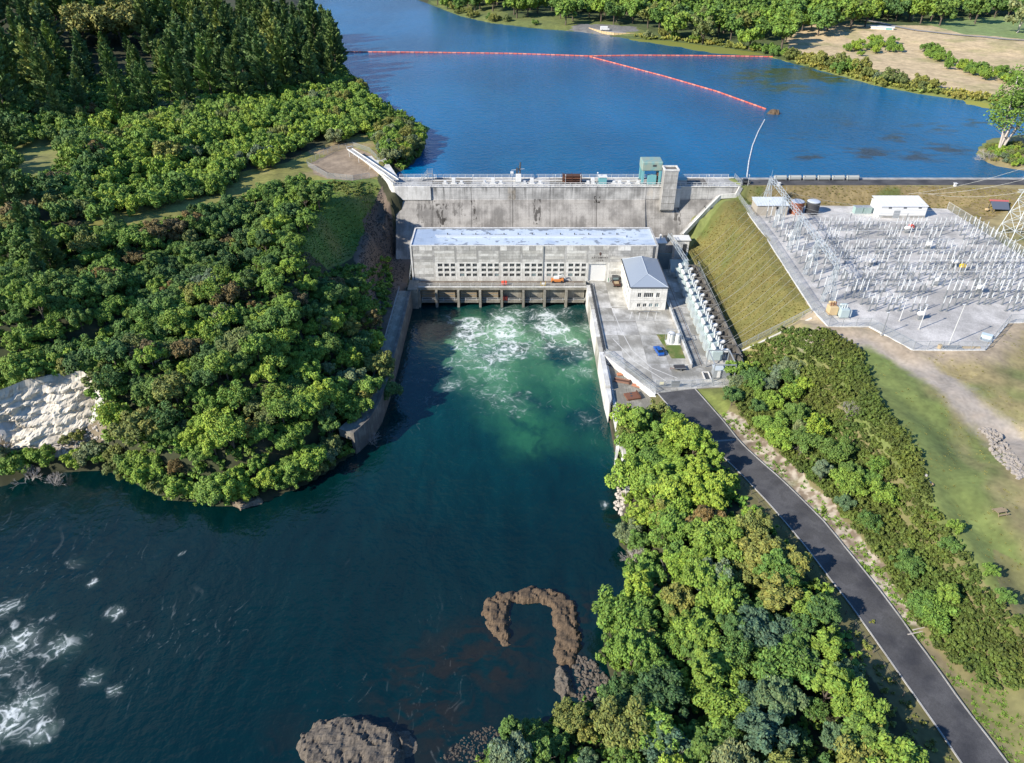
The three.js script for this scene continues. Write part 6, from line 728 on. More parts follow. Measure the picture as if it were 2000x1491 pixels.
  const lp = PX(LAKE, [1150, 59], [1175, 66.5], [1200, 70], [1242, 70], [1250, 62], [1236, 53], [1150, 50]); struct('landing_ground', [prism(lp, LAKE - 1, LAKE + 1.9)], mat([0.33, 0.31, 0.29], 0.95), 'grey paved landing on the far lake shore', 'pavement');
  const v0 = G(1181, 60, LAKE + 1.9); const vn2 = thing('white_van', 'white van parked on the far lakeside landing', 'van', V(v0.x, LAKE + 1.9, v0.z), Math.PI / 2); part('body', rbox(-1.2, 1.2, 0.5, 3.0, -3.2, 2.2, 0.25), M.white, vn2); part('bonnet', rbox(-1.15, 1.15, 0.5, 1.7, 2.0, 3.4, 0.2), M.white, vn2); part('windscreen', [box(-1.0, 1.0, 1.8, 2.6, 2.18, 2.24)], M.glass, vn2); for (const [x, z] of [[-1.1, -1.8], [1.1, -1.8], [-1.1, 2.2], [1.1, 2.2]]) wheel(x, 0.45, z, 0.45, 0.3, vn2);
  const jt = thing('jetty', 'low timber jetty beside the far landing', 'jetty', G(1135, 57, LAKE)); part('deck', [box(-9, 6, 0.35, 0.6, -1.5, 1.5)], M.straw, jt); for (const x of [-8, -4, 0, 4]) part('pile', [cyl(0.2, 0.2, -3, 0.4, x, 0)], M.wood, jt);
  // far concrete abutment at the field
  const fb = thing('field_shelter', 'pale concrete water trough building at the edge of the straw field', 'shelter', R(1728, 57), -0.5); part('slab', [box(-9, 6, -0.5, 1.4, -3, 3)], M.pale, fb); part('roof', [box(-9.4, 6.4, 1.4, 1.7, -3.4, 3.4)], M.white, fb); part('opening', [box(1, 5, 0.1, 1.2, 3, 3.08)], M.teal, fb);
  struct('field_track', quads((() => { const c = [[1690, 40], [1740, 50], [1790, 60], [1860, 68], [1950, 76], [2060, 84]].map(([x, y]) => R(x, y)); const o = []; for (let i = 0; i + 1 < c.length; i++) { for (let k = 0; k < 4; k++) { const f = t => { const p = c[i].clone().lerp(c[i + 1], t); return p; }; const a = f(k / 4), b = f((k + 1) / 4), n = V(b.z - a.z, 0, a.x - b.x).normalize().multiplyScalar(2.2); const s = q => V(q.x, ground(q.x, q.z) + 0.35, q.z); o.push([s(a.clone().sub(n)), s(a.clone().add(n)), s(b.clone().add(n)), s(b.clone().sub(n))]); } } return o; })()), mat([0.30, 0.28, 0.26], 0.95), 'grey farm track between the straw field and green pasture', 'track');
}

// ---------------------------------------------------------------- vegetation
function leafMat(r, g, b) { const m = new THREE.MeshStandardMaterial({ color: lin(r, g, b), roughness: 0.75, vertexColors: true, side: THREE.DoubleSide }); m.userData.uvScale = 0; return m; }
function Leaves() { const P = [], C = []; return { P, C,
  leaf(c, n, size, tint, ax) { // a folded diamond about c facing n
    const t = ax || V(n.y, n.z, n.x).cross(n).normalize(), s = n.clone().cross(t).normalize(); const a = c.clone().addScaledVector(t, size), d = c.clone().addScaledVector(t, -size), b = c.clone().addScaledVector(s, size * 0.62).addScaledVector(n, -size * 0.18), e = c.clone().addScaledVector(s, -size * 0.62).addScaledVector(n, -size * 0.18);
    for (const v of [a, b, d, a, d, e]) { P.push(v.x, v.y, v.z); C.push(tint[0], tint[1], tint[2]); } },
  geo() { const g = new THREE.BufferGeometry(); g.setAttribute('position', new THREE.Float32BufferAttribute(P, 3)); g.setAttribute('color', new THREE.Float32BufferAttribute(C, 3)); g.computeVertexNormals(); return g; } }; }
const rdir = r => { const z = 2 * r() - 1, a = r() * 6.2832, q = Math.sqrt(1 - z * z); return V(q * Math.cos(a), z, q * Math.sin(a)); };
function crownGeo(seed, { R = 3.4, y0 = 1.2, y1 = 6.6, lobes = 16, n = 2200, leaf = 0.34, warm = 0.25, flat = 0 } = {}) {
  const r = rng(seed), B = [], cy = (y0 + y1) / 2, ry = (y1 - y0) / 2; B.push([V(0, cy, 0), R * 0.46]);
  for (let i = 0; i < lobes; i++) { const d = rdir(r); if (d.y < -0.35) d.y *= -0.5; const k = 0.45 + 0.62 * r(); B.push([V(d.x * R * k, cy + d.y * ry * (k * 0.9 + 0.05) + (r() - 0.5) * 0.7, d.z * R * k), R * (0.12 + 0.19 * r())]); }
  const L = Leaves(); let w = B.reduce((s, b) => s + b[1] * b[1], 0);
  for (const [c, q] of B) { const m = Math.round(n * q * q / w), lt = 0.85 + 0.3 * r(); for (let k = 0; k < m; k++) { const d = rdir(r); if (d.y < -0.5 && r() < 0.6) d.y = -d.y; const p = c.clone().addScaledVector(d, q * (0.78 + 0.3 * r())); p.y = p.y * (1 - flat) + flat * cy; const nn = d.clone().addScaledVector(rdir(r), 1.0).add(V(0, 0.4, 0)).normalize(); const v = lt * (0.68 + 0.6 * r()), y = (r() - 0.5) * warm; L.leaf(p, nn, leaf * (0.6 + 0.8 * r()), [v * (1 + y), v, v * (1 - y)]); } }
  return L.geo();
}
function trunkGeo(seed, h, r0, limbs, spread) { const r = rng(seed), g = [bar(V(0, -1.2, 0), V((r() - 0.5) * 0.5, h * 0.55, (r() - 0.5) * 0.5), r0, 7, r0 * 0.62)]; for (let i = 0; i < limbs; i++) { const a = 6.28 * (i + r() * 0.6) / limbs, b = V(Math.cos(a) * spread * (0.6 + 0.4 * r()), h * (0.7 + 0.3 * r()), Math.sin(a) * spread * (0.6 + 0.4 * r())), s = V(0, h * (0.25 + 0.2 * r()), 0); g.push(bar(s, s.clone().lerp(b, 0.5).add(V(0, 0.3, 0)), r0 * 0.5, 5, r0 * 0.34), bar(s.clone().lerp(b, 0.5).add(V(0, 0.3, 0)), b, r0 * 0.34, 5, r0 * 0.1)); } return joined(g); }
function pineGeo(seed, H = 22, R = 4.2, whorls = 24, sparse = 0) {
  const r = rng(seed), L = Leaves();
  for (let k = 0; k < whorls; k++) { const t = 0.12 + 0.88 * k / whorls, y = H * t, len = R * Math.pow(1 - t, 0.75) * (0.8 + 0.35 * r()) + 0.35, nb = t > 0.9 ? 4 : 7; for (let b = 0; b < nb; b++) { if (r() < sparse) continue; const a = 6.2832 * (b + r() * 0.8) / nb + k, d = V(Math.cos(a), 0.22 + 0.35 * t, Math.sin(a)).normalize(), tl = len * (0.7 + 0.5 * r()), ns = Math.max(3, Math.round(tl * 3.6)), br = 0.75 + 0.5 * r(); for (let q = 0; q < ns; q++) { const f = 0.25 + 0.75 * q / ns, c = d.clone().multiplyScalar(tl * f).add(V(0, y + 0.35 * f * f * tl * 0.5, 0)); for (let e = 0; e < 4; e++) { const o = rdir(r).multiplyScalar(0.36), ax = d.clone().addScaledVector(rdir(r), 0.55).add(V(0, 0.3, 0)).normalize(), n = rdir(r).cross(ax).normalize(); const v = br * (0.65 + 0.6 * r()); L.leaf(c.clone().add(o), n, 0.42 + 0.22 * r(), [v * (0.9 + 0.25 * r()), v, v], ax); } } } }
  for (let e = 0; e < 16; e++) L.leaf(V((r() - 0.5) * 0.4, H * (0.97 + 0.05 * r()), (r() - 0.5) * 0.4), rdir(r), 0.4, [0.9, 1, 0.9]);
  return L.geo();
}
function bareGeo(seed, h, n = 5) { const r = rng(seed), g = []; const grow = (p, d, l, w, k) => { const q = p.clone().addScaledVector(d, l); g.push(bar(p, q, w, 4, w * 0.6)); if (k) for (let i = 0; i < (k > 2 ? 3 : 4); i++) grow(q, d.clone().addScaledVector(rdir(r), 0.7).add(V(0, 0.12, 0)).normalize(), l * (0.6 + 0.25 * r()), w * 0.55, k - 1); }; for (let i = 0; i < n; i++) grow(V(0, -0.5, 0), V(r() - 0.5, 0.9, r() - 0.5).normalize(), h * 0.42, 0.1, 3); return joined(g); }
const bark = mat([0.13, 0.105, 0.08], 0.95), greyBark = mat([0.36, 0.33, 0.30], 0.95), paleBark = mat([0.52, 0.47, 0.42], 0.95);
const LEAF = { lime: leafMat(0.235, 0.355, 0.045), bright: leafMat(0.225, 0.345, 0.04), mid: leafMat(0.155, 0.265, 0.038), dark: leafMat(0.105, 0.195, 0.038), deep: leafMat(0.07, 0.14, 0.034), moss: leafMat(0.19, 0.22, 0.05), grey: leafMat(0.18, 0.23, 0.10), brown: leafMat(0.17, 0.13, 0.045), blue: leafMat(0.10, 0.17, 0.075), gold: leafMat(0.27, 0.24, 0.05), pine: leafMat(0.17, 0.275, 0.06), pineDark: leafMat(0.115, 0.20, 0.055), pinePale: leafMat(0.22, 0.30, 0.08), yellowTree: leafMat(0.26, 0.26, 0.065), scrub: leafMat(0.105, 0.15, 0.026), far: leafMat(0.095, 0.15, 0.04), farDark: leafMat(0.05, 0.09, 0.032), reed: leafMat(0.25, 0.27, 0.06) };
const CROWN = [0, 1, 2, 3, 4, 5].map(i => crownGeo(100 + i, { R: 3.2 + 0.25 * (i % 3), y1: 6.4 + 0.5 * (i % 2), lobes: 34 + i * 2, n: 4200, leaf: 0.25 })), SHRUB = [0, 1, 2, 3].map(i => crownGeo(200 + i, { R: 2.6, y0: 0.1, y1: 3.4, lobes: 24, n: 2200, leaf: 0.22 })), FAR = [0, 1, 2, 3].map(i => crownGeo(300 + i, { R: 5.2, y0: 1, y1: 11.5, lobes: 28, n: 1700, leaf: 0.6 })), PINE = [0, 1, 2, 3].map(i => pineGeo(400 + i, 21, 5.8 + 0.4 * (i % 2), 18 + i, 0.24)), WISP = [0, 1].map(i => crownGeo(500 + i, { R: 3.0, y0: 0.8, y1: 5.6, lobes: 12, n: 900, leaf: 0.24, warm: 0.4 }));
CROWN.push(crownGeo(120, { R: 2.3, y0: 1.0, y1: 8.6, lobes: 34, n: 3600, leaf: 0.23 }), crownGeo(121, { R: 4.5, y0: 2.2, y1: 5.6, lobes: 46, n: 4600, leaf: 0.26 }), crownGeo(122, { R: 3.4, y0: 1.4, y1: 7.4, lobes: 44, n: 2300, leaf: 0.21, warm: 0.4 }), crownGeo(123, { R: 2.9, y0: 0.6, y1: 5.2, lobes: 30, n: 3400, leaf: 0.2 }));
const TRUNK = [0, 1, 2].map(i => trunkGeo(600 + i, 5.4, 0.22, 5, 2.2)), STEM = trunkGeo(610, 2.6, 0.12, 5, 1.4), FARTRUNK = trunkGeo(620, 9, 0.4, 5, 3), PINETRUNK = joined([bar(V(0, -1.5, 0), V(0, 21, 0), 0.34, 7, 0.06)]), BARE = [0, 1, 2].map(i => bareGeo(700 + i, 4.2));
const protos = new Map(), TINT = {}; for (const k in LEAF) { const c = LEAF[k].color; TINT[k] = [LEAF[k], leafMat(c.r * 1.22, c.g * 1.1, c.b), leafMat(c.r * 0.8, c.g * 0.86, c.b * 1.05)]; }
function plant(kind, look, geos, trunk, tm, label, group, pos, sc, turn, cat = 'tree') {
  const gi = Math.abs(Math.round(pos.x * 7 + pos.z * 13)) % geos.length, ti = Math.abs(Math.round(pos.x * 3.7 - pos.z * 5.3)) % 3, key = [kind, look, gi, ti, label].join(); const S = V(sc, sc * (0.9 + 0.22 * vn(pos.x, pos.z)), sc);
  const P = protos.get(key); if (P) return dup(P, pos, turn, null, S);
  const t = thing(kind, label, cat, pos, turn, group); t.scale.copy(S); part('trunk', trunk, tm, t); part('crown', geos[gi], TINT[look][ti], t); protos.set(key, t); return t;
}
const LOOKS = { lime: ['lime_tree', 'fresh lime green broadleaf tree'], bright: ['leafy_tree', 'bright green broadleaf tree'], mid: ['green_tree', 'mid green broadleaf tree'], dark: ['dark_tree', 'dark green broadleaf tree'], deep: ['shady_tree', 'very dark evergreen tree'], moss: ['mossy_tree', 'olive toned broadleaf tree'], grey: ['silvery_tree', 'silvery grey green willowy tree'], brown: ['bronze_tree', 'bronze brown evergreen tree'], blue: ['bluish_tree', 'dull blue green tree'], gold: ['golden_tree', 'yellow leaved tree'] };
const counts = {};
function wood(poly, spacing, seed, pick, where, { geos = CROWN, trunk = i => TRUNK[i % 3], size = [0.75, 1.25], lift = 3.6, minH = 0.2, cat = 'tree', suffix = '', noun = 'tree', margin = 14, box: bb, keep, top = -50 } = {}) {
  const r = rng(seed), ps = poly.map(([x, y]) => R(clamp(x, -200, 2200), clamp(y, 8, 1560))); let x0 = Math.min(...ps.map(p => p.x)) - 12, x1 = Math.max(...ps.map(p => p.x)) + 12, z0 = Math.min(...ps.map(p => p.z)) - 25, z1 = Math.max(...ps.map(p => p.z)) + 25; if (bb) [x0, x1, z0, z1] = bb; let n = 0;
  for (let z = z1; z > z0; z -= spacing * 0.87) for (let x = x0 + (n++ % 2) * spacing / 2; x < x1; x += spacing) {
    const X = x + (r() - 0.5) * spacing * 0.75, Z = z + (r() - 0.5) * spacing * 0.75, h = ground(X, Z), sc = lerp(size[0], size[1], r()), turn = r() * 6.28; const q = r(); if (h < minH) continue; if (Z < -244 && h < LAKE + 0.35) continue;
    const [px, py] = toPx(X, h + lift * sc, Z); if (px < -margin || px > 2000 + margin || py < top || py > 1491 + 40) continue; if (!inside(poly, px, py) || (keep && !keep(px, py, X, Z))) continue;
    const patch = VAL[PERM[(PERM[Math.floor(X / 11 + vn(X / 6, Z / 6)) & 255] + Math.floor(Z / 11 + vn(Z / 6, X / 6))) & 255]], look = pick(px, py, q, q < 0.45 ? patch : (q - 0.45) / 0.55); if (!look) continue; const at = typeof where === 'function' ? where(px, py) : where; const L = LOOKS[look]; const label = L[1].replace(/tree$/, noun) + ' ' + at; counts[at] = (counts[at] || 0) + 1;
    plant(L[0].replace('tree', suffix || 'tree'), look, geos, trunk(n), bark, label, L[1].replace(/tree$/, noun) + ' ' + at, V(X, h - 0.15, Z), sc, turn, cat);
  }
}
const choose = (q, list) => { let s = 0; for (const [l, w] of list) { s += w; if (q < s) return l; } return list[list.length - 1][0]; };
// the wooded hillside beside the tailrace
const hillPoly = [[-80, 425], [0, 430], [130, 442], [270, 440], [400, 408], [500, 375], [600, 342], [640, 372], [606, 420], [585, 500], [640, 545], [705, 548], [738, 610], [752, 690], [746, 780], [730, 850], [690, 895], [600, 955], [540, 985], [450, 1005], [330, 998], [250, 965], [200, 925], [205, 860], [205, 800], [195, 748], [160, 708], [90, 715], [0, 745], [-80, 760]];
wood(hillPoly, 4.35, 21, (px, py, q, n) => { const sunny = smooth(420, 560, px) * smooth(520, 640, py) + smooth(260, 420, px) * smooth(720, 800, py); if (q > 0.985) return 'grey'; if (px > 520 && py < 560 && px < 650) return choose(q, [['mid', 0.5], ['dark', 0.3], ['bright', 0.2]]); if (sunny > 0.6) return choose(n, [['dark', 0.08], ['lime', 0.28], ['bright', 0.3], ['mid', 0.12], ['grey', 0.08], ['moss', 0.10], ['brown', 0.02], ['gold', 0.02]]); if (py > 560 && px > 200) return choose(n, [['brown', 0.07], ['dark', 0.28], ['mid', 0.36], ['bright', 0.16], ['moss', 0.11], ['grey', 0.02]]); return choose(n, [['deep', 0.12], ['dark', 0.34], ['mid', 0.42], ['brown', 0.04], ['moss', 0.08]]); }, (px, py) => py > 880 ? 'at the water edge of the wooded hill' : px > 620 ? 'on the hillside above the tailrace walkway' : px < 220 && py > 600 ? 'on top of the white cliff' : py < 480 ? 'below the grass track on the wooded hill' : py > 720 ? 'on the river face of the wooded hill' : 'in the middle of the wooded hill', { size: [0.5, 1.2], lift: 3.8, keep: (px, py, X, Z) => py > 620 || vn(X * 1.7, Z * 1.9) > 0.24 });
wood([[200, 900], [250, 920], [330, 952], [440, 968], [520, 960], [600, 922], [690, 868], [726, 838], [742, 866], [700, 912], [605, 972], [520, 1008], [430, 1016], [330, 1008], [240, 968], [195, 935]], 2.7, 39, (px, py, q) => choose(q, [['bright', 0.3], ['mid', 0.3], ['moss', 0.25], ['lime', 0.1], ['grey', 0.05]]), 'leaning over the water at the foot of the wooded hill', { geos: SHRUB, trunk: () => STEM, size: [0.7, 1.4], lift: 1.4, cat: 'shrub', suffix: 'shrub', noun: 'shrub' });
// bushes below the white cliff and along that shore
wood([[-40, 872], [40, 872], [110, 892], [190, 868], [215, 880], [250, 945], [150, 960], [60, 975], [-40, 1005]], 3.1, 22, (px, py, q) => choose(q, [['mid', 0.35], ['bright', 0.2], ['moss', 0.3], ['grey', 0.15]]), 'on the river shore below the white cliff', { geos: SHRUB, trunk: () => STEM, size: [0.8, 1.5], lift: 1.6, cat: 'shrub', suffix: 'shrub', noun: 'shrub' });
wood([[-30, 735], [60, 712], [150, 695], [225, 720], [240, 800], [215, 800], [205, 755], [165, 722], [100, 732], [0, 764], [-30, 775]], 3.0, 36, (px, py, q) => choose(q, [['mid', 0.5], ['bright', 0.3], ['moss', 0.2]]), 'hanging over the rim of the white cliff', { geos: SHRUB, trunk: () => STEM, size: [0.8, 1.5], lift: 1.4, cat: 'shrub', suffix: 'shrub', noun: 'shrub' });
wood([[20, 838], [70, 832], [140, 828], [200, 815], [205, 850], [120, 870], [30, 870]], 4.2, 37, (px, py, q) => q < 0.45 ? null : choose(q, [['mid', 0.7], ['moss', 0.3]]), 'on the rubble bench below the white cliff', { geos: SHRUB, trunk: () => STEM, size: [0.4, 0.8], lift: 1.2, cat: 'shrub', suffix: 'shrub', noun: 'shrub' });
// thicket on the plateau, with grass rides left open
const rides = [[[20, 275], [120, 262], [110, 320], [60, 350], [25, 330]], [[195, 235], [265, 215], [240, 250], [200, 262]], [[60, 350], [110, 395], [60, 420], [30, 390]]];
wood([[20, 160], [150, 180], [330, 205], [520, 160], [690, 152], [738, 205], [735, 240], [680, 262], [620, 265], [560, 296], [470, 325], [440, 350], [360, 372], [280, 392], [190, 410], [90, 420], [20, 420], [-40, 380], [-40, 200]], 6.6, 23, (px, py, q, n) => (rides.some(p => inside(p, px, py)) ? null : px < 190 ? choose(q, [['dark', 0.4], ['mid', 0.4], ['moss', 0.15], ['brown', 0.05]]) : choose(n, [['mid', 0.12], ['bright', 0.44], ['lime', 0.32], ['moss', 0.08], ['grey', 0.04]])), (px, py) => px > 600 ? 'in the thicket by the lake shore' : py < 230 ? 'in the thicket below the pines' : px < 200 ? 'beside the grassy rides' : py > 330 ? 'along the grass track to the yard' : 'in the thicket above the grass track', { geos: SHRUB, trunk: () => STEM, size: [1.2, 1.9], lift: 2.2, cat: 'shrub', suffix: 'bush', noun: 'bush', minH: 25.5 });
wood([[270, 385], [330, 360], [420, 335], [460, 345], [460, 360], [380, 385], [300, 400]], 4.4, 24, (px, py, q) => choose(q, [['dark', 0.5], ['mid', 0.5]]), 'beside the grass track to the yard', { geos: SHRUB, trunk: () => STEM, size: [0.8, 1.2], lift: 1.8, cat: 'shrub', suffix: 'bush', noun: 'bush' });
wood([[745, 245], [800, 235], [832, 262], [826, 310], [790, 328], [760, 312], [745, 285]], 4.6, 25, (px, py, q) => choose(q, [['moss', 0.4], ['grey', 0.3], ['bright', 0.3]]), 'overhanging the lake beside the dam', { size: [0.8, 1.1], lift: 3.4, minH: 25.0 });
// pines
const pineAt = (px, py, s, look, label, group, lean) => { const p = R(px, py); plant('pine_tree', look, PINE, PINETRUNK, bark, label, group, V(p.x, p.y - 0.2, p.z), s, px, 'tree'); };
{
  const r = rng(31), pl = [[-60, -60], [590, -60], [625, 20], [660, 105], [650, 140], [560, 150], [430, 165], [300, 185], [190, 185], [90, 175], [-40, 190]]; let k = 0;
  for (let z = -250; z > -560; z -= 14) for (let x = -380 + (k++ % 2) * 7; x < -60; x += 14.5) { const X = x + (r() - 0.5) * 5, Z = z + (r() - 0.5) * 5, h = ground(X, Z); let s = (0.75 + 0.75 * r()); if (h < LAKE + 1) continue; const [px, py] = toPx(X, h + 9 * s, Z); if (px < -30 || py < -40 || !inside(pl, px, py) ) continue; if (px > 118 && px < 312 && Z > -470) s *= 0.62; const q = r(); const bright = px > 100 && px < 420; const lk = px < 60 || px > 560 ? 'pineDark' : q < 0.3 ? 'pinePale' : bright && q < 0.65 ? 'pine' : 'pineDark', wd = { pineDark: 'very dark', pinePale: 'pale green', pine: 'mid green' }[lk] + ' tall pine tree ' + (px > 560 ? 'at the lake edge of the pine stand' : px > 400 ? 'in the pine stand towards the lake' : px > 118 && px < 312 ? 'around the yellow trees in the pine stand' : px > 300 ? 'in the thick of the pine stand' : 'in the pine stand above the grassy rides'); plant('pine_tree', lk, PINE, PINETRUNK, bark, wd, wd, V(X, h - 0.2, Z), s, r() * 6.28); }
  for (const [px, py, s, look, l] of [[275, 228, 0.62, 'pine', 'small pine tree at the edge of the bright thicket'], [120, 235, 0.7, 'pinePale', 'pale pine tree beside the grassy ride'], [20, 300, 0.8, 'pineDark', 'dark pine tree beyond the grassy ride'], [535, 305, 0.42, 'pinePale', 'lone young pine among bright bushes by the track'], [768, 258, 0.55, 'pine', 'broad pine at the lake point beside the dam'], [800, 268, 0.42, 'pineDark', 'small dark pine at the lake point beside the dam'], [745, 268, 0.4, 'pine', 'young pine behind the yard fence'], [110, 545, 0.75, 'pineDark', 'dark pine rising out of the wooded hill'], [30, 420, 0.8, 'pineDark', 'dark pine at the head of the wooded hill'], [60, 470, 0.62, 'pine', 'green pine at the head of the wooded hill'], [95, 575, 0.6, 'pineDark', 'second dark pine rising out of the wooded hill']]) pineAt(px, py, s, look, l, null);
  for (const [px, py, s] of [[205, 95, 3.7], [170, 92, 3.3], [240, 90, 3.5], [270, 84, 3.0]]) { const p = R(px, py); p.y -= 3.8; plant('poplar_tree', 'yellowTree', CROWN, TRUNK[0], bark, 'pale yellow green broadleaf tree rising among the pines', 'yellow trees among the pines', V(p.x, p.y + 4, p.z), s, px); }
}
// river bank wood beside the road
const bankPoly = [[1205, 850], [1225, 808], [1290, 788], [1345, 825], [1392, 860], [1415, 905], [1470, 985], [1520, 1050], [1585, 1120], [1640, 1185], [1690, 1290], [1700, 1380], [1760, 1491], [1800, 1540], [880, 1540], [905, 1470], [960, 1425], [1060, 1395], [1170, 1370], [1195, 1330], [1125, 1275], [1140, 1225], [1215, 1185], [1225, 1120], [1185, 1055], [1190, 1010], [1215, 960], [1200, 905]];
wood(bankPoly, 4.5, 26, (px, py, q, n) => { if (py < 1010) return choose(n, [['lime', 0.46], ['bright', 0.24], ['moss', 0.12], ['brown', 0.08], ['mid', 0.1]]); if (py < 1180) return choose(n, [['bright', 0.3], ['mid', 0.2], ['moss', 0.25], ['grey', 0.1], ['brown', 0.08], ['gold', 0.07]]); return choose(n, [['dark', 0.36], ['mid', 0.22], ['blue', 0.14], ['deep', 0.1], ['grey', 0.07], ['bright', 0.06], ['moss', 0.05]]); }, (px, py) => py < 930 ? 'beside the laydown yard at the river' : px - 1215 > (py - 850) * 0.55 ? 'along the fence of the asphalt road' : py > 1380 ? 'low on the river bank past the cobbles' : px < 1330 ? 'overhanging the river bank' : 'in the middle of the river bank wood', { size: [0.55, 1.2], lift: 4.0 });  // low on the bank, darker leaf looks paint in cloud shade and edge darkening
wood([[1140, 1212], [1240, 1190], [1265, 1260], [1225, 1335], [1150, 1292]], 3.0, 38, (px, py, q) => choose(q, [['bright', 0.4], ['moss', 0.3], ['mid', 0.3]]), 'on the shore beside the horseshoe rock', { geos: SHRUB, trunk: () => STEM, size: [0.7, 1.2], lift: 1.4, cat: 'shrub', suffix: 'shrub', noun: 'shrub' });
// scrub bank between the road and the field
const scrubPoly = [[1436, 705], [1480, 672], [1540, 645], [1620, 646], [1682, 690], [1712, 775], [1790, 885], [1822, 985], [1880, 1085], [1950, 1180], [2060, 1250], [2060, 1345], [1930, 1338], [1830, 1265], [1785, 1205], [1700, 1085], [1560, 925], [1440, 800], [1425, 760]];
wood([[1430, 720], [1500, 690], [1560, 720], [1620, 780], [1700, 850], [1740, 930], [1740, 1020], [1790, 1100], [1760, 1130], [1690, 1060], [1560, 915], [1430, 785]], 5.2, 27, (px, py, q, n) => (q < 0.2 ? null : py < 860 ? choose((q - 0.2) / 0.8, [['bright', 0.28], ['lime', 0.1], ['mid', 0.25], ['grey', 0.17], ['dark', 0.2]]) : choose((q - 0.2) / 0.8, [['dark', 0.4], ['blue', 0.25], ['mid', 0.15], ['grey', 0.1], ['brown', 0.1]])), 'on the scrub bank between the road and the dry field', { size: [0.55, 0.9], lift: 3.4 });
for (const [px, py, s] of [[1795, 1205, 1.0], [1835, 1190, 1.15], [1815, 1215, 1.0]]) { const p = R(px, py); plant('round_tree', 'mid', CROWN, TRUNK[1], bark, 'round leafy tree standing on the verge above the road bend', 'trees above the road bend', V(p.x, p.y - 0.2, p.z), s * 0.72, px); }
wood([[1818, 1000], [1850, 1000], [1900, 1080], [1990, 1160], [2010, 1200], [1950, 1170], [1860, 1085]], 3.4, 28, (px, py, q) => choose(q, [['mid', 0.6], ['dark', 0.4]]), 'in the upright hedge along the dry field', { geos: SHRUB, trunk: () => STEM, size: [0.45, 0.7], lift: 1.4, cat: 'shrub', suffix: 'shrub', noun: 'shrub' });
// far shore
const farLooks = (px, py, q, n) => choose(n, [['dark', 0.3], ['mid', 0.42], ['bright', 0.16], ['moss', 0.12]]);
wood([[842, -70], [2010, -70], [2010, 12], [1900, 22], [1800, 22], [1700, 22], [1640, 28], [1600, 40], [1540, 70], [1480, 78], [1420, 68], [1330, 56], [1260, 42], [1230, 22], [1130, 22], [1100, 28], [1080, 10], [1020, 12], [960, 0], [900, 8], [850, 2]], 17, 29, farLooks, (px, py) => px < 1100 ? 'in the far wood at the lake narrows' : px < 1300 ? 'in the far wood behind the landing' : px < 1600 ? 'in the far wood above the weed mat' : 'in the far wood behind the straw field', { geos: FAR, trunk: () => FARTRUNK, size: [1.15, 1.75], lift: 6.2, minH: 25.3, top: -32, box: [-120, 420, -860, -380] });
wood([[845, -4], [900, 14], [960, 30], [1060, 45], [1140, 52], [1130, 60], [1040, 52], [950, 42], [890, 26], [842, 6]], 7, 30, (px, py, q) => q < 0.35 ? null : choose(q, [['mid', 0.6], ['moss', 0.4]]), 'along the far lake edge', { geos: SHRUB, trunk: () => STEM, size: [0.9, 1.7], lift: 1.8, minH: 25.1, cat: 'shrub', suffix: 'bush', noun: 'bush', box: [-120, 160, -800, -500] });
wood([[1240, 60], [1330, 66], [1420, 82], [1500, 92], [1560, 100], [1620, 112], [1680, 130], [1760, 150], [1830, 160], [1840, 175], [1760, 172], [1690, 150], [1600, 132], [1540, 112], [1420, 92], [1300, 76], [1240, 68]], 6.4, 32, (px, py, q) => px > 1540 && q < 0.25 ? null : choose(q, [['mid', 0.4], ['moss', 0.35], ['bright', 0.15], ['grey', 0.1]]), 'in the hedge along the far lake edge', { geos: SHRUB, trunk: () => STEM, size: [1.2, 2.3], lift: 1.8, minH: 25.1, cat: 'shrub', suffix: 'shrub', noun: 'shrub', box: [60, 300, -640, -330] });
wood([[1690, 78], [1740, 74], [1770, 92], [1740, 98], [1640, 112], [1700, 100], [1640, 96], [1660, 88]], 8, 33, () => 'bright', 'in the clump on the straw field', { geos: SHRUB, trunk: () => STEM, size: [0.8, 1.4], lift: 1.6, cat: 'shrub', suffix: 'shrub', noun: 'shrub', box: [120, 330, -560, -380] });
wood([[1805, 90], [1830, 92], [1860, 110], [1930, 130], [2010, 145], [2010, 165], [1930, 150], [1850, 130], [1810, 108]], 7, 34, (px, py, q) => choose(q, [['mid', 0.6], ['bright', 0.4]]), 'in the hedge crossing the straw field', { geos: SHRUB, trunk: () => STEM, size: [0.8, 1.4], lift: 1.6, cat: 'shrub', suffix: 'hedge', noun: 'shrub', box: [150, 340, -520, -360] });
for (const [px, py, s, look, l] of [[1782, 40, 1.5, 'moss', 'spreading gum tree between the straw field and green pasture'], [1988, 64, 1.9, 'grey', 'pale barked tree standing alone on the green pasture'], [1520, 62, 1.5, 'mid', 'large round tree at the corner of the straw field']]) { const p = R(px, py); plant('field_tree', look, FAR, FARTRUNK, px > 1700 ? paleBark : bark, l, null, V(p.x, p.y - 0.2, p.z), s, px); }
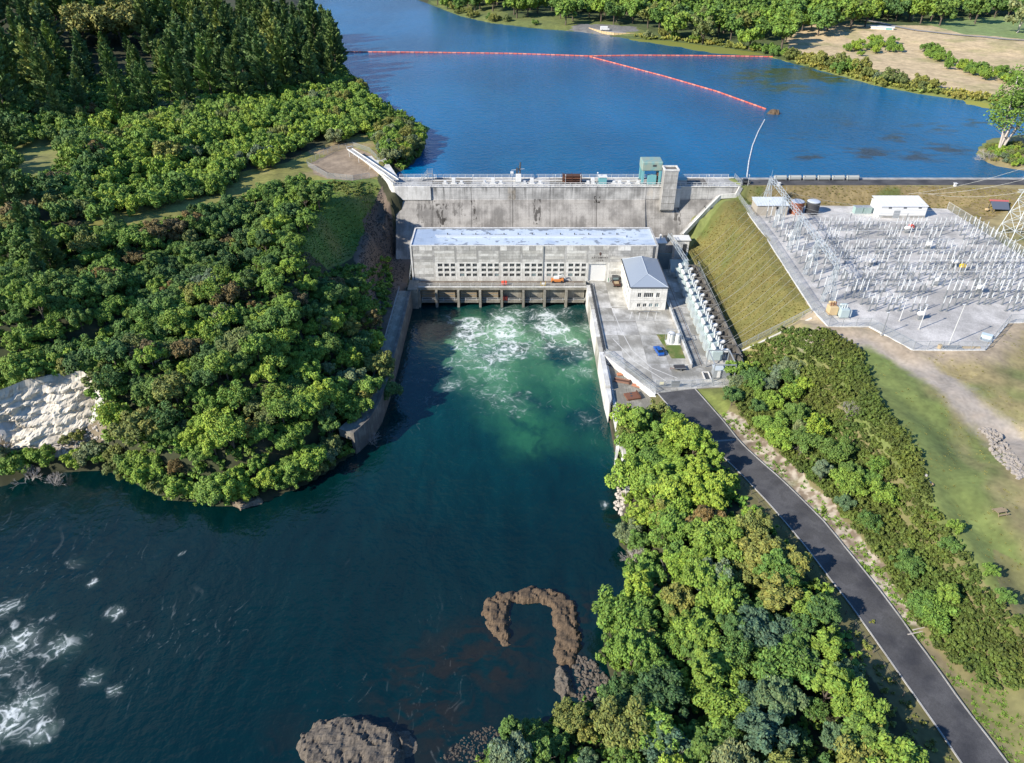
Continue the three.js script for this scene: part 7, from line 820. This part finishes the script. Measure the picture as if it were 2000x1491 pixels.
// tree with pale dead limbs on the point
{
  const b = R(1952, 292), t = thing('limbed_tree', 'big tree with pale bare limbs on the lake point', 'tree', V(b.x, b.y - 0.3, b.z)); t.scale.setScalar(1.8); const r = rng(88), st = [], lv = Leaves();
  for (let i = 0; i < 7; i++) { const a = V((r() - 0.5) * 1.2, 0, (r() - 0.5) * 1.2), e = V((r() - 0.2) * 5, 10 + 5 * r(), (r() - 0.5) * 5); st.push(bar(a, e, 0.26, 6, 0.1)); for (let k = 0; k < 5; k++) { const s = a.clone().lerp(e, 0.2 + 0.7 * r()), q = s.clone().add(V((r() - 0.5) * 8, 0.5 + 1.5 * r(), (r() - 0.5) * 8)); st.push(bar(s, q, 0.1, 4, 0.03)); if (s.y > 4.5 || r() < 0.35) for (let m = 0; m < 70; m++) { const d = rdir(r), v = 0.6 + 0.7 * r(); lv.leaf(q.clone().addScaledVector(d, 1.9 * Math.cbrt(r())), rdir(r), 0.3, [v, v, v]); } } for (let m = 0; m < 160; m++) { const d = rdir(r), v = 0.6 + 0.7 * r(); lv.leaf(e.clone().addScaledVector(d, 2.4 * Math.cbrt(r())), rdir(r), 0.32, [v, v, v]); } }
  part('trunk', st, paleBark, t); part('crown', lv.geo(), LEAF.mid, t);
  const d1 = R(1925, 312); const dd = thing('fallen_branches', 'tangle of bleached dead branches at the tip of the lake point', 'branches', d1); part('branch', [BARE[0].clone().rotateZ(0.9)], paleBark, dd); part('branch', [BARE[1].clone().rotateZ(1.1).rotateY(1).translate(1.5, 0, 0.5)], paleBark, dd);
  wood([[1930, 285], [1990, 280], [2010, 320], [1960, 328], [1925, 312]], 2.6, 35, (px, py, q) => choose(q, [['moss', 0.5], ['bright', 0.3], ['grey', 0.2]]), 'on the point below the pale limbed tree', { geos: SHRUB, trunk: () => STEM, size: [0.4, 0.65], lift: 0.9, minH: 25.05, cat: 'shrub', suffix: 'shrub', noun: 'shrub', box: [100, 260, -330, -250] });
}
// bare grey shrubs
for (const [px, py, s] of [[725, 862, 0.8], [300, 700, 0.9], [760 - 150, 668, 0.7], [1655, 806, 0.8], [1215, 1205, 0.8], [1560, 870, 0.5], [60, 930, 0.9], [110, 945, 0.8], [1290, 1120, 0.9], [1240, 1100, 0.9], [520, 690, 0.7], [600, 360, 0.5], [612, 372, 0.5], [1020 + 400, 1250, 0.7], [330, 930, 0.6], [1330, 1480, 0.8]]) { const p = R(px, py + 14), k = 'bare_shrub'; const t = thing(k, 'bare grey twiggy shrub among the green bank trees', 'shrub', V(p.x, p.y - 0.1, p.z), px, 'bare grey shrubs'); t.scale.setScalar(s * 1.25); part('branches', BARE[px % 3], px % 2 ? greyBark : paleBark, t); }
// fallen trunks on the bench below the cliff
for (const [px, py, a] of [[130, 868, 0.3], [150, 858, 0.5], [110, 876, -0.2], [165, 850, 0.8]]) { const p = R(px, py); const t = thing('fallen_log', 'bleached fallen log on the bench below the white cliff', 'log', V(p.x, p.y + 0.15, p.z), a, 'fallen trunks below the cliff'); part('log', [bar(V(-4, 0, 0), V(3.5, 0.5, 0), 0.2, 6, 0.08)], paleBark, t); part('limb', [bar(V(0.5, 0.2, 0), V(2.6, 1.4, 1.4), 0.08, 4, 0.03), bar(V(-1, 0.2, 0), V(1, 0.9, -1.6), 0.08, 4, 0.03)], paleBark, t); }
// undergrowth: what fills the ground between the trees
function cover(name, polys, spacing, seed, geo, m, size, label, category, { lift = 0.6, minH = 0.4, bound, skip, tall = 1 } = {}) {
  const r = rng(seed), mats = [], cols = []; const [x0, x1, z0, z1] = bound; const M4 = new THREE.Matrix4(), Q = new THREE.Quaternion(), c = new THREE.Color();
  for (let z = z1; z > z0; z -= spacing) for (let x = x0; x < x1; x += spacing) { const X = x + (r() - 0.5) * spacing, Z = z + (r() - 0.5) * spacing, s = lerp(size[0], size[1], r()), a = r() * 6.28, q = r(); const h = ground(X, Z); if (h < minH || (Z < -244 && h < LAKE + 0.1)) continue; const [px, py] = toPx(X, h + lift, Z); if (px < -20 || px > 2020 || py < -20 || py > 1510) continue; if (!polys.some(p => inside(p, px, py)) || (skip && skip(px, py, X, Z))) continue; mats.push(new THREE.Matrix4().compose(V(X, h - 0.12, Z), Q.setFromAxisAngle(UPV, a).clone(), V(s, s * tall * (0.7 + 0.6 * q), s))); const v = 0.7 + 0.6 * r(), w = fbm(X / 8, Z / 8, 3); cols.push([v * (0.8 + 0.5 * w), v, v * 0.9]); }
  const im = new THREE.InstancedMesh(geo, m, mats.length); im.name = name; mats.forEach((k, i) => { im.setMatrixAt(i, k); im.setColorAt(i, c.setRGB(...cols[i])); }); tag(im, label, category, null, 'stuff'); put(im);
}
const TUFT = crownGeo(900, { R: 1.0, y0: -0.1, y1: 1.1, lobes: 7, n: 130, leaf: 0.26 }), GORSE = crownGeo(901, { R: 0.95, y0: -0.2, y1: 1.2, lobes: 9, n: 240, leaf: 0.15 }), REED = crownGeo(902, { R: 0.9, y0: -0.1, y1: 1.4, lobes: 6, n: 70, leaf: 0.3 });
cover('hill_undergrowth', [hillPoly, [[600, 540], [760, 500], [770, 620], [740, 800], [700, 860], [640, 850]]], 2.1, 41, TUFT, LEAF.mid, [0.9, 1.8], 'low leafy undergrowth beneath the hill trees', 'undergrowth', { bound: [-190, -36, -235, -95], skip: (px, py, X) => X > -38 && py > 500 });
cover('plateau_undergrowth', [[[-40, 150], [690, 140], [738, 230], [620, 268], [470, 330], [300, 395], [90, 425], [-40, 420]]], 2.6, 42, TUFT, LEAF.mid, [0.9, 1.7], 'low leafy undergrowth in the plateau thicket', 'undergrowth', { bound: [-260, -40, -420, -215], skip: (px, py) => rides.some(p => inside(p, px, py)) || inside([[560, 292], [620, 262], [735, 238], [745, 300], [600, 345], [420, 400], [270, 425], [300, 395], [470, 330]], px, py), minH: 26 });
cover('bank_undergrowth', [bankPoly], 2.0, 43, TUFT, LEAF.mid, [0.9, 1.6], 'low leafy undergrowth beneath the bank trees', 'undergrowth', { bound: [-20, 60, -150, -40], skip: (px, py, X, Z) => lineDist(X, Z, RL) < 1.8 || (Z < -128 && X < 37) });
cover('gorse_scrub', [scrubPoly], 1.05, 44, GORSE, LEAF.scrub, [0.9, 1.6], 'dense olive green scrub covering the bank below the dry field', 'scrub', { bound: [40, 130, -175, -45], minH: 7, skip: (px, py, X, Z) => lineDist(X, Z, RR) < 2.2 || inZone('dirt', X, Z) });
cover('shore_reeds', [[[1540, 104], [1620, 116], [1720, 150], [1850, 178], [1990, 196], [2010, 212], [1900, 203], [1780, 188], [1660, 158], [1560, 128]], [[1240, 68], [1420, 84], [1500, 98], [1420, 100], [1240, 78]]], 2.4, 45, REED, LEAF.reed, [1.1, 2.2], 'yellow green reeds fringing the far lake shore', 'reeds', { bound: [60, 320, -640, -320], minH: 25.02 });
cover('slope_bush', [[[615, 352], [735, 350], [740, 372], [700, 385], [660, 372]]], 1.5, 46, TUFT, LEAF.moss, [0.5, 1.0], 'low bronze green growth at the top of the shaded grass slope', 'undergrowth', { bound: [-75, -40, -245, -200] });
cover('verge_growth', [[[1700, 1200], [1760, 1290], [1850, 1420], [1880, 1491], [1700, 1491], [1640, 1250]]], 1.7, 47, TUFT, LEAF.moss, [0.35, 0.7], 'rough grass and low growth on the road verge', 'undergrowth', { bound: [30, 70, -85, -40], skip: (px, py, X, Z) => lineDist(X, Z, RL) < 1.5 || (lineDist(X, Z, RR) < lineDist(X, Z, RL)) });
const BLADE = (() => { const r = rng(905), L = Leaves(); for (let k = 0; k < 26; k++) { const a = r() * 6.28, q = 0.42 * Math.sqrt(r()), d = V(Math.cos(a) * 0.5, 1, Math.sin(a) * 0.5).normalize(), v = 0.7 + 0.6 * r(); L.leaf(V(Math.cos(a) * q, 0.12, Math.sin(a) * q), V(Math.sin(a), 0.2, -Math.cos(a)).normalize(), 0.16 + 0.12 * r(), [v, v, v], d); } return L.geo(); })();
LEAF.hay = leafMat(0.26, 0.235, 0.068); LEAF.turf = leafMat(0.17, 0.29, 0.05); LEAF.fieldGrass = leafMat(0.22, 0.225, 0.075); LEAF.strawGrass = leafMat(0.38, 0.29, 0.14);
cover('golden_grass', [[[1350, 478], [1440, 388], [1478, 432], [1588, 606], [1440, 688], [1430, 672]]], 0.6, 61, BLADE, LEAF.hay, [0.35, 0.75], 'golden mown grass tufts on the steep slope below the switchyard', 'grass', { bound: [60, 82, -241, -152], lift: 0, skip: (px, py, X, Z) => inside(subPoly, X, Z) });
cover('slope_turf', [[[600, 358], [735, 352], [742, 372], [692, 498], [640, 522], [575, 498], [592, 430]]], 0.6, 62, BLADE, LEAF.turf, [0.4, 0.85], 'green grass tufts on the shaded slope beside the dam', 'grass', { bound: [-75, -42, -245, -185], lift: 0 });
cover('embankment_grass', [[[1440, 388], [1475, 362], [1700, 362], [2000, 369], [2000, 402], [1900, 440], [1850, 408], [1600, 403], [1480, 400]]], 0.75, 63, BLADE, LEAF.hay, [0.4, 0.85], 'dry grass tufts on the embankment below the crest road', 'grass', { bound: [79, 190, -241, -205], lift: 0, skip: (px, py, X, Z) => inside(subPoly, X, Z) || Z < -240.4 });
cover('field_grass', [[[1640, 650], [1700, 660], [1790, 700], [2010, 640], [2010, 1200], [1950, 1180], [1830, 985], [1722, 780]]], 1.0, 64, BLADE, LEAF.fieldGrass, [0.3, 0.6], 'short dry grass tufts scattered over the field', 'grass', { bound: [80, 175, -165, -60], lift: 0, skip: (px, py, X, Z) => inside(subPoly, X, Z) || lineDist(X, Z, track) < 3.4 || fbm(X / 5, Z / 5, 3) < 0.45 });
cover('dirt_weeds', [[[1425, 800], [1560, 925], [1710, 1085], [1790, 1210], [1830, 1300], [1990, 1491], [1960, 1491], [1800, 1262], [1700, 1130], [1530, 940], [1405, 812]]], 0.95, 65, BLADE, LEAF.turf, [0.6, 1.5], 'weeds growing over the cut bank beside the road', 'grass', { bound: [40, 90, -150, -40], lift: 0, minH: 6, skip: (px, py, X, Z) => lineDist(X, Z, RR) < 0.7 || fbm(X / 2.5, Z / 2.5, 3) < 0.42 });
cover('road_verge_grass', [[[1800, 1268], [1835, 1280], [1930, 1345], [2010, 1350], [2010, 1491], [1972, 1491], [1886, 1378]]], 0.75, 66, BLADE, LEAF.turf, [0.5, 1.1], 'rough green grass on the verge where the road leaves', 'grass', { bound: [50, 100, -100, -30], lift: 0, minH: 5, skip: (px, py, X, Z) => lineDist(X, Z, RR) < 0.6 || fbm(X / 3, Z / 3, 3) < 0.4 });
cover('lakeside_growth', [[[690, 150], [740, 200], [800, 230], [835, 265], [826, 320], [790, 335], [760, 320], [700, 240], [640, 150], [640, 60], [672, 100]]], 2.2, 48, TUFT, LEAF.mid, [1.0, 2.0], 'leafy growth along the wooded lake shore', 'undergrowth', { bound: [-160, -30, -560, -250], minH: 25.02 });
// ---------------------------------------------------------------- rocks and small things on the ground
{
  const W2 = (...l) => l.map(([x, y]) => { const p = G(x, y, 0); return [p.x, p.z]; }); const lump = globalThis.LUMP;
  single('rock_arch', [lump(W2([926, 1200], [946, 1164], [982, 1150], [1040, 1140], [1092, 1148], [1126, 1170], [1140, 1210], [1142, 1260], [1134, 1300], [1112, 1318], [1092, 1304], [1076, 1300], [1074, 1240], [1072, 1194], [1060, 1184], [1008, 1184], [1002, 1198], [1003, 1262], [976, 1270], [948, 1226]), 1.05, 15, 0.6, -1.2)], M.rockBrown, 'horseshoe of brown layered rock around a square pool in the river', 'rock');
  { // white cliff: a broken face between its top and its foot
    const topL = resample([[-120, 792], [0, 757], [60, 733], [110, 724], [170, 715], [212, 742]].map(([x, y], i) => { const q = G(x, y, [17.6, 17.6, 18.2, 18.4, 18.9, 15.5][i]); return [q.x, q.z, q.y]; }), 90), footL = resample([[-120, 880], [0, 866], [80, 862], [150, 850], [196, 822], [216, 780]].map(([x, y], i) => { const q = G(x, y, [4, 4, 4, 4.4, 6, 9][i]); return [q.x, q.z, q.y]; }), 90), K = 36, pos = [], idx = [];
    for (let i = 0; i <= 90; i++) for (let k = 0; k <= K; k++) { const t = k / K, x = lerp(topL[i][0], footL[i][0], t), z = lerp(topL[i][1], footL[i][1], t) , y = lerp(topL[i][2], footL[i][2], Math.pow(t, 0.72)); const e = Math.min(1, 6 * Math.min(t, 1 - t) + 0.2), q = (fbm(x / 3.2, y / 3, 5) - 0.5) * 4.2 + (fbm(x / 0.9, y / 0.6, 4) - 0.5) * 1.3 + 0.5 * smooth(0.35, 0.65, Math.abs(((y / 2.1 + fbm(x / 4, 7, 2)) % 1 + 1) % 1)); pos.push(x, y + (fbm(x / 1.5, z + y, 2) - 0.5) * 0.5 * e + (k ? 0 : 0.3), z + 2.4 + q * e); if (i < 90 && k < K) { const a = i * (K + 1) + k; idx.push(a, a + 1, a + K + 1, a + 1, a + K + 2, a + K + 1); } }
    const g = new THREE.BufferGeometry(); g.setAttribute('position', new THREE.Float32BufferAttribute(pos, 3)); g.setIndex(idx); const wt = dataTex(512, 512, (u, v) => { const m = tfbm(u, v, 4, 5, 61), l = tfbm(u * 0.25, v, 24, 3, 62); const c = mix3([0.44, 0.39, 0.31], [0.70, 0.64, 0.54], smooth(0.3, 0.6, m * 0.6 + l * 0.4)); return c; });
    struct('white_cliff', g.toNonIndexed(), mat([1, 1, 1], 0.95, { map: wt, uvScale: 14 }), 'bare white pumice cliff above the river shore', 'cliff'); }
  single('shore_rock', [lump(W2([1078, 1300], [1100, 1298], [1128, 1330], [1130, 1368], [1095, 1378], [1072, 1345]), 1.3, 20, 0.5)], M.rock, 'mossy boulder on the shore beside the stony beach', 'rock');
  single('river_boulder', [lump(W2([574, 1452], [600, 1420], [632, 1398], [690, 1400], [745, 1412], [782, 1430], [800, 1462], [790, 1500], [760, 1560], [620, 1560], [588, 1500]), 2.3, 27, 0.7)], M.rock, 'big flat topped grey boulder standing in the river', 'rock');
  single('fallen_slab', [lump(W2([762, 1440], [790, 1440], [802, 1462], [785, 1470]), 1.9, 33, 0.25, 0)], M.rock, 'pale fallen slab leaning on the big river boulder', 'rock');
  single('shore_ledge', [lump(W2([432, 985], [470, 966], [512, 962], [520, 985], [470, 1000]), 0.9, 37, 0.3)], mat([1.9, 1.8, 1.6], 0.95, { map: M.rock.map, uvScale: 6 }), 'low pale rock ledge at the foot of the wooded hill', 'rock');
  const sg = new THREE.IcosahedronGeometry(0.4, 1); { const p = sg.attributes.position; for (let i = 0; i < p.count; i++) { const k = 0.75 + 0.5 * vn(p.getX(i) * 5 + 9, p.getY(i) * 5 + p.getZ(i) * 3); p.setXYZ(i, p.getX(i) * k, p.getY(i) * k * 0.75, p.getZ(i) * k); } sg.computeVertexNormals(); }
  const stones = (name, poly, n, seed, size, m, label, hmin) => { const r = rng(seed), x0 = Math.min(...poly.map(p => p[0])), x1 = Math.max(...poly.map(p => p[0])), y0 = Math.min(...poly.map(p => p[1])), y1 = Math.max(...poly.map(p => p[1])), ms = []; while (ms.length < n) { const x = lerp(x0, x1, r()), y = lerp(y0, y1, r()); if (!inside(poly, x, y)) continue; const p = R(x, y), s = lerp(size[0], size[1], r() * r()); p.y = Math.max(p.y, hmin); ms.push(new THREE.Matrix4().compose(p, new THREE.Quaternion().setFromEuler(new THREE.Euler(r() * 6, r() * 6, r() * 6)), V(s, s, s * (0.7 + 0.6 * r())))); } const im = new THREE.InstancedMesh(sg, m, n); im.name = name; ms.forEach((k, i) => im.setMatrixAt(i, k)); tag(im, label, 'stones', null, 'stuff'); put(im); };
  const st = mat([0.125, 0.105, 0.085], 0.95), stp = mat([0.52, 0.47, 0.41], 0.95), std = mat([0.075, 0.064, 0.052], 0.95);
  stones('beach_stones', [[1110, 1292], [1150, 1290], [1200, 1340], [1190, 1375], [1130, 1375], [1125, 1330]], 700, 51, [0.2, 1.3], st, 'grey brown cobbles on the small river beach', -0.05);
  stones('shore_cobbles', [[880, 1475], [920, 1440], [960, 1425], [985, 1430], [940, 1491], [860, 1495]], 260, 52, [0.3, 1.0], std, 'dark cobbles at the river edge below the bank trees', -0.1);
  stones('rubble_pile', [[1910, 838], [1930, 835], [1985, 890], [2004, 930], [1990, 938], [1940, 890]], 420, 53, [0.4, 1.4], mat([0.33, 0.295, 0.26], 0.95), 'heap of pale rubble beside the farm track', 18);
  stones('scree_stones', [[742, 372], [770, 440], [792, 478], [790, 540], [760, 600], [735, 600], [700, 505], [715, 430]], 1300, 54, [0.35, 0.9], std, 'dark broken rock covering the slope beside the dam', 5);
  stones('bank_stones', [[1205, 930], [1222, 925], [1232, 960], [1215, 1005], [1200, 1000]], 110, 55, [0.6, 2.2], stp, 'pale broken stones at the end of the lower wall', 0);
  stones('bench_stones', [[0, 850], [80, 850], [200, 815], [205, 860], [120, 890], [0, 880]], 320, 56, [0.3, 1.3], stp, 'pale rubble on the bench below the white cliff', 2.5);
  for (const [px, py] of [[1728, 801], [1746, 825], [1797, 900], [1815, 945], [1820, 948], [1808, 930], [1594, 655]]) { const p = R(px, py); single('marker_stone', [sg.clone().scale(0.9, 0.9, 0.9).translate(p.x, p.y + 0.2, p.z)], px === 1820 ? mat([0.5, 0.33, 0.18], 0.9) : stp, px === 1820 ? 'tan marker stone on the edge of the dry field' : px === 1594 ? 'white stone beside the switchyard corner' : 'pale marker stone along the edge of the dry field', 'stone', px === 1820 || px === 1594 ? undefined : 'marker stones along the field edge'); }
  const bn = thing('picnic_bench', 'grey wooden bench table standing alone on the dry field', 'bench', R(1953, 1003), 0.2); part('top', [0, 1, 2].map(k => box(-1.1, 1.1, 0.68, 0.74, -0.4 + k * 0.28, -0.16 + k * 0.28)), M.wood, bn); part('seat', [box(-1.1, 1.1, 0.4, 0.45, 0.65, 0.9)], M.wood, bn); part('seat', [box(-1.1, 1.1, 0.4, 0.45, -0.9, -0.65)], M.wood, bn); for (const x of [-0.8, 0.8]) for (const s of [-1, 1]) part('leg', [bar(V(x, -0.1, s * 0.75), V(x, 0.7, s * 0.2), 0.05)], M.wood, bn);
  for (const [px, py, a] of [[1800, 1229, 0.5], [1790, 1238, 0.9]]) { const p = R(px, py); single('cut_log', [bar(p.clone().add(V(-1.6, 0.15, 0.3)), p.clone().add(V(1.6, 0.2, -0.4)), 0.12, 6, 0.08)], paleBark, 'thin bleached log lying on the road verge', 'log', 'logs on the road verge'); }
  // fence along the wooded side of the road
  railing('roadside_fence', RL.slice(14, 56).filter((p, i) => i % 6 === 0).map(p => V(p[0] - 1.9, ground(p[0] - 1.9, p[1]) - 0.05, p[1])), 1.1, 2.6, mat([0.16, 0.14, 0.11], 0.95), 'low wooden post and wire fence along the wooded side of the road', 'fence', { rails: 2, r: 0.012, pr: 0.06 });
}
renderer.render(scene, camera);
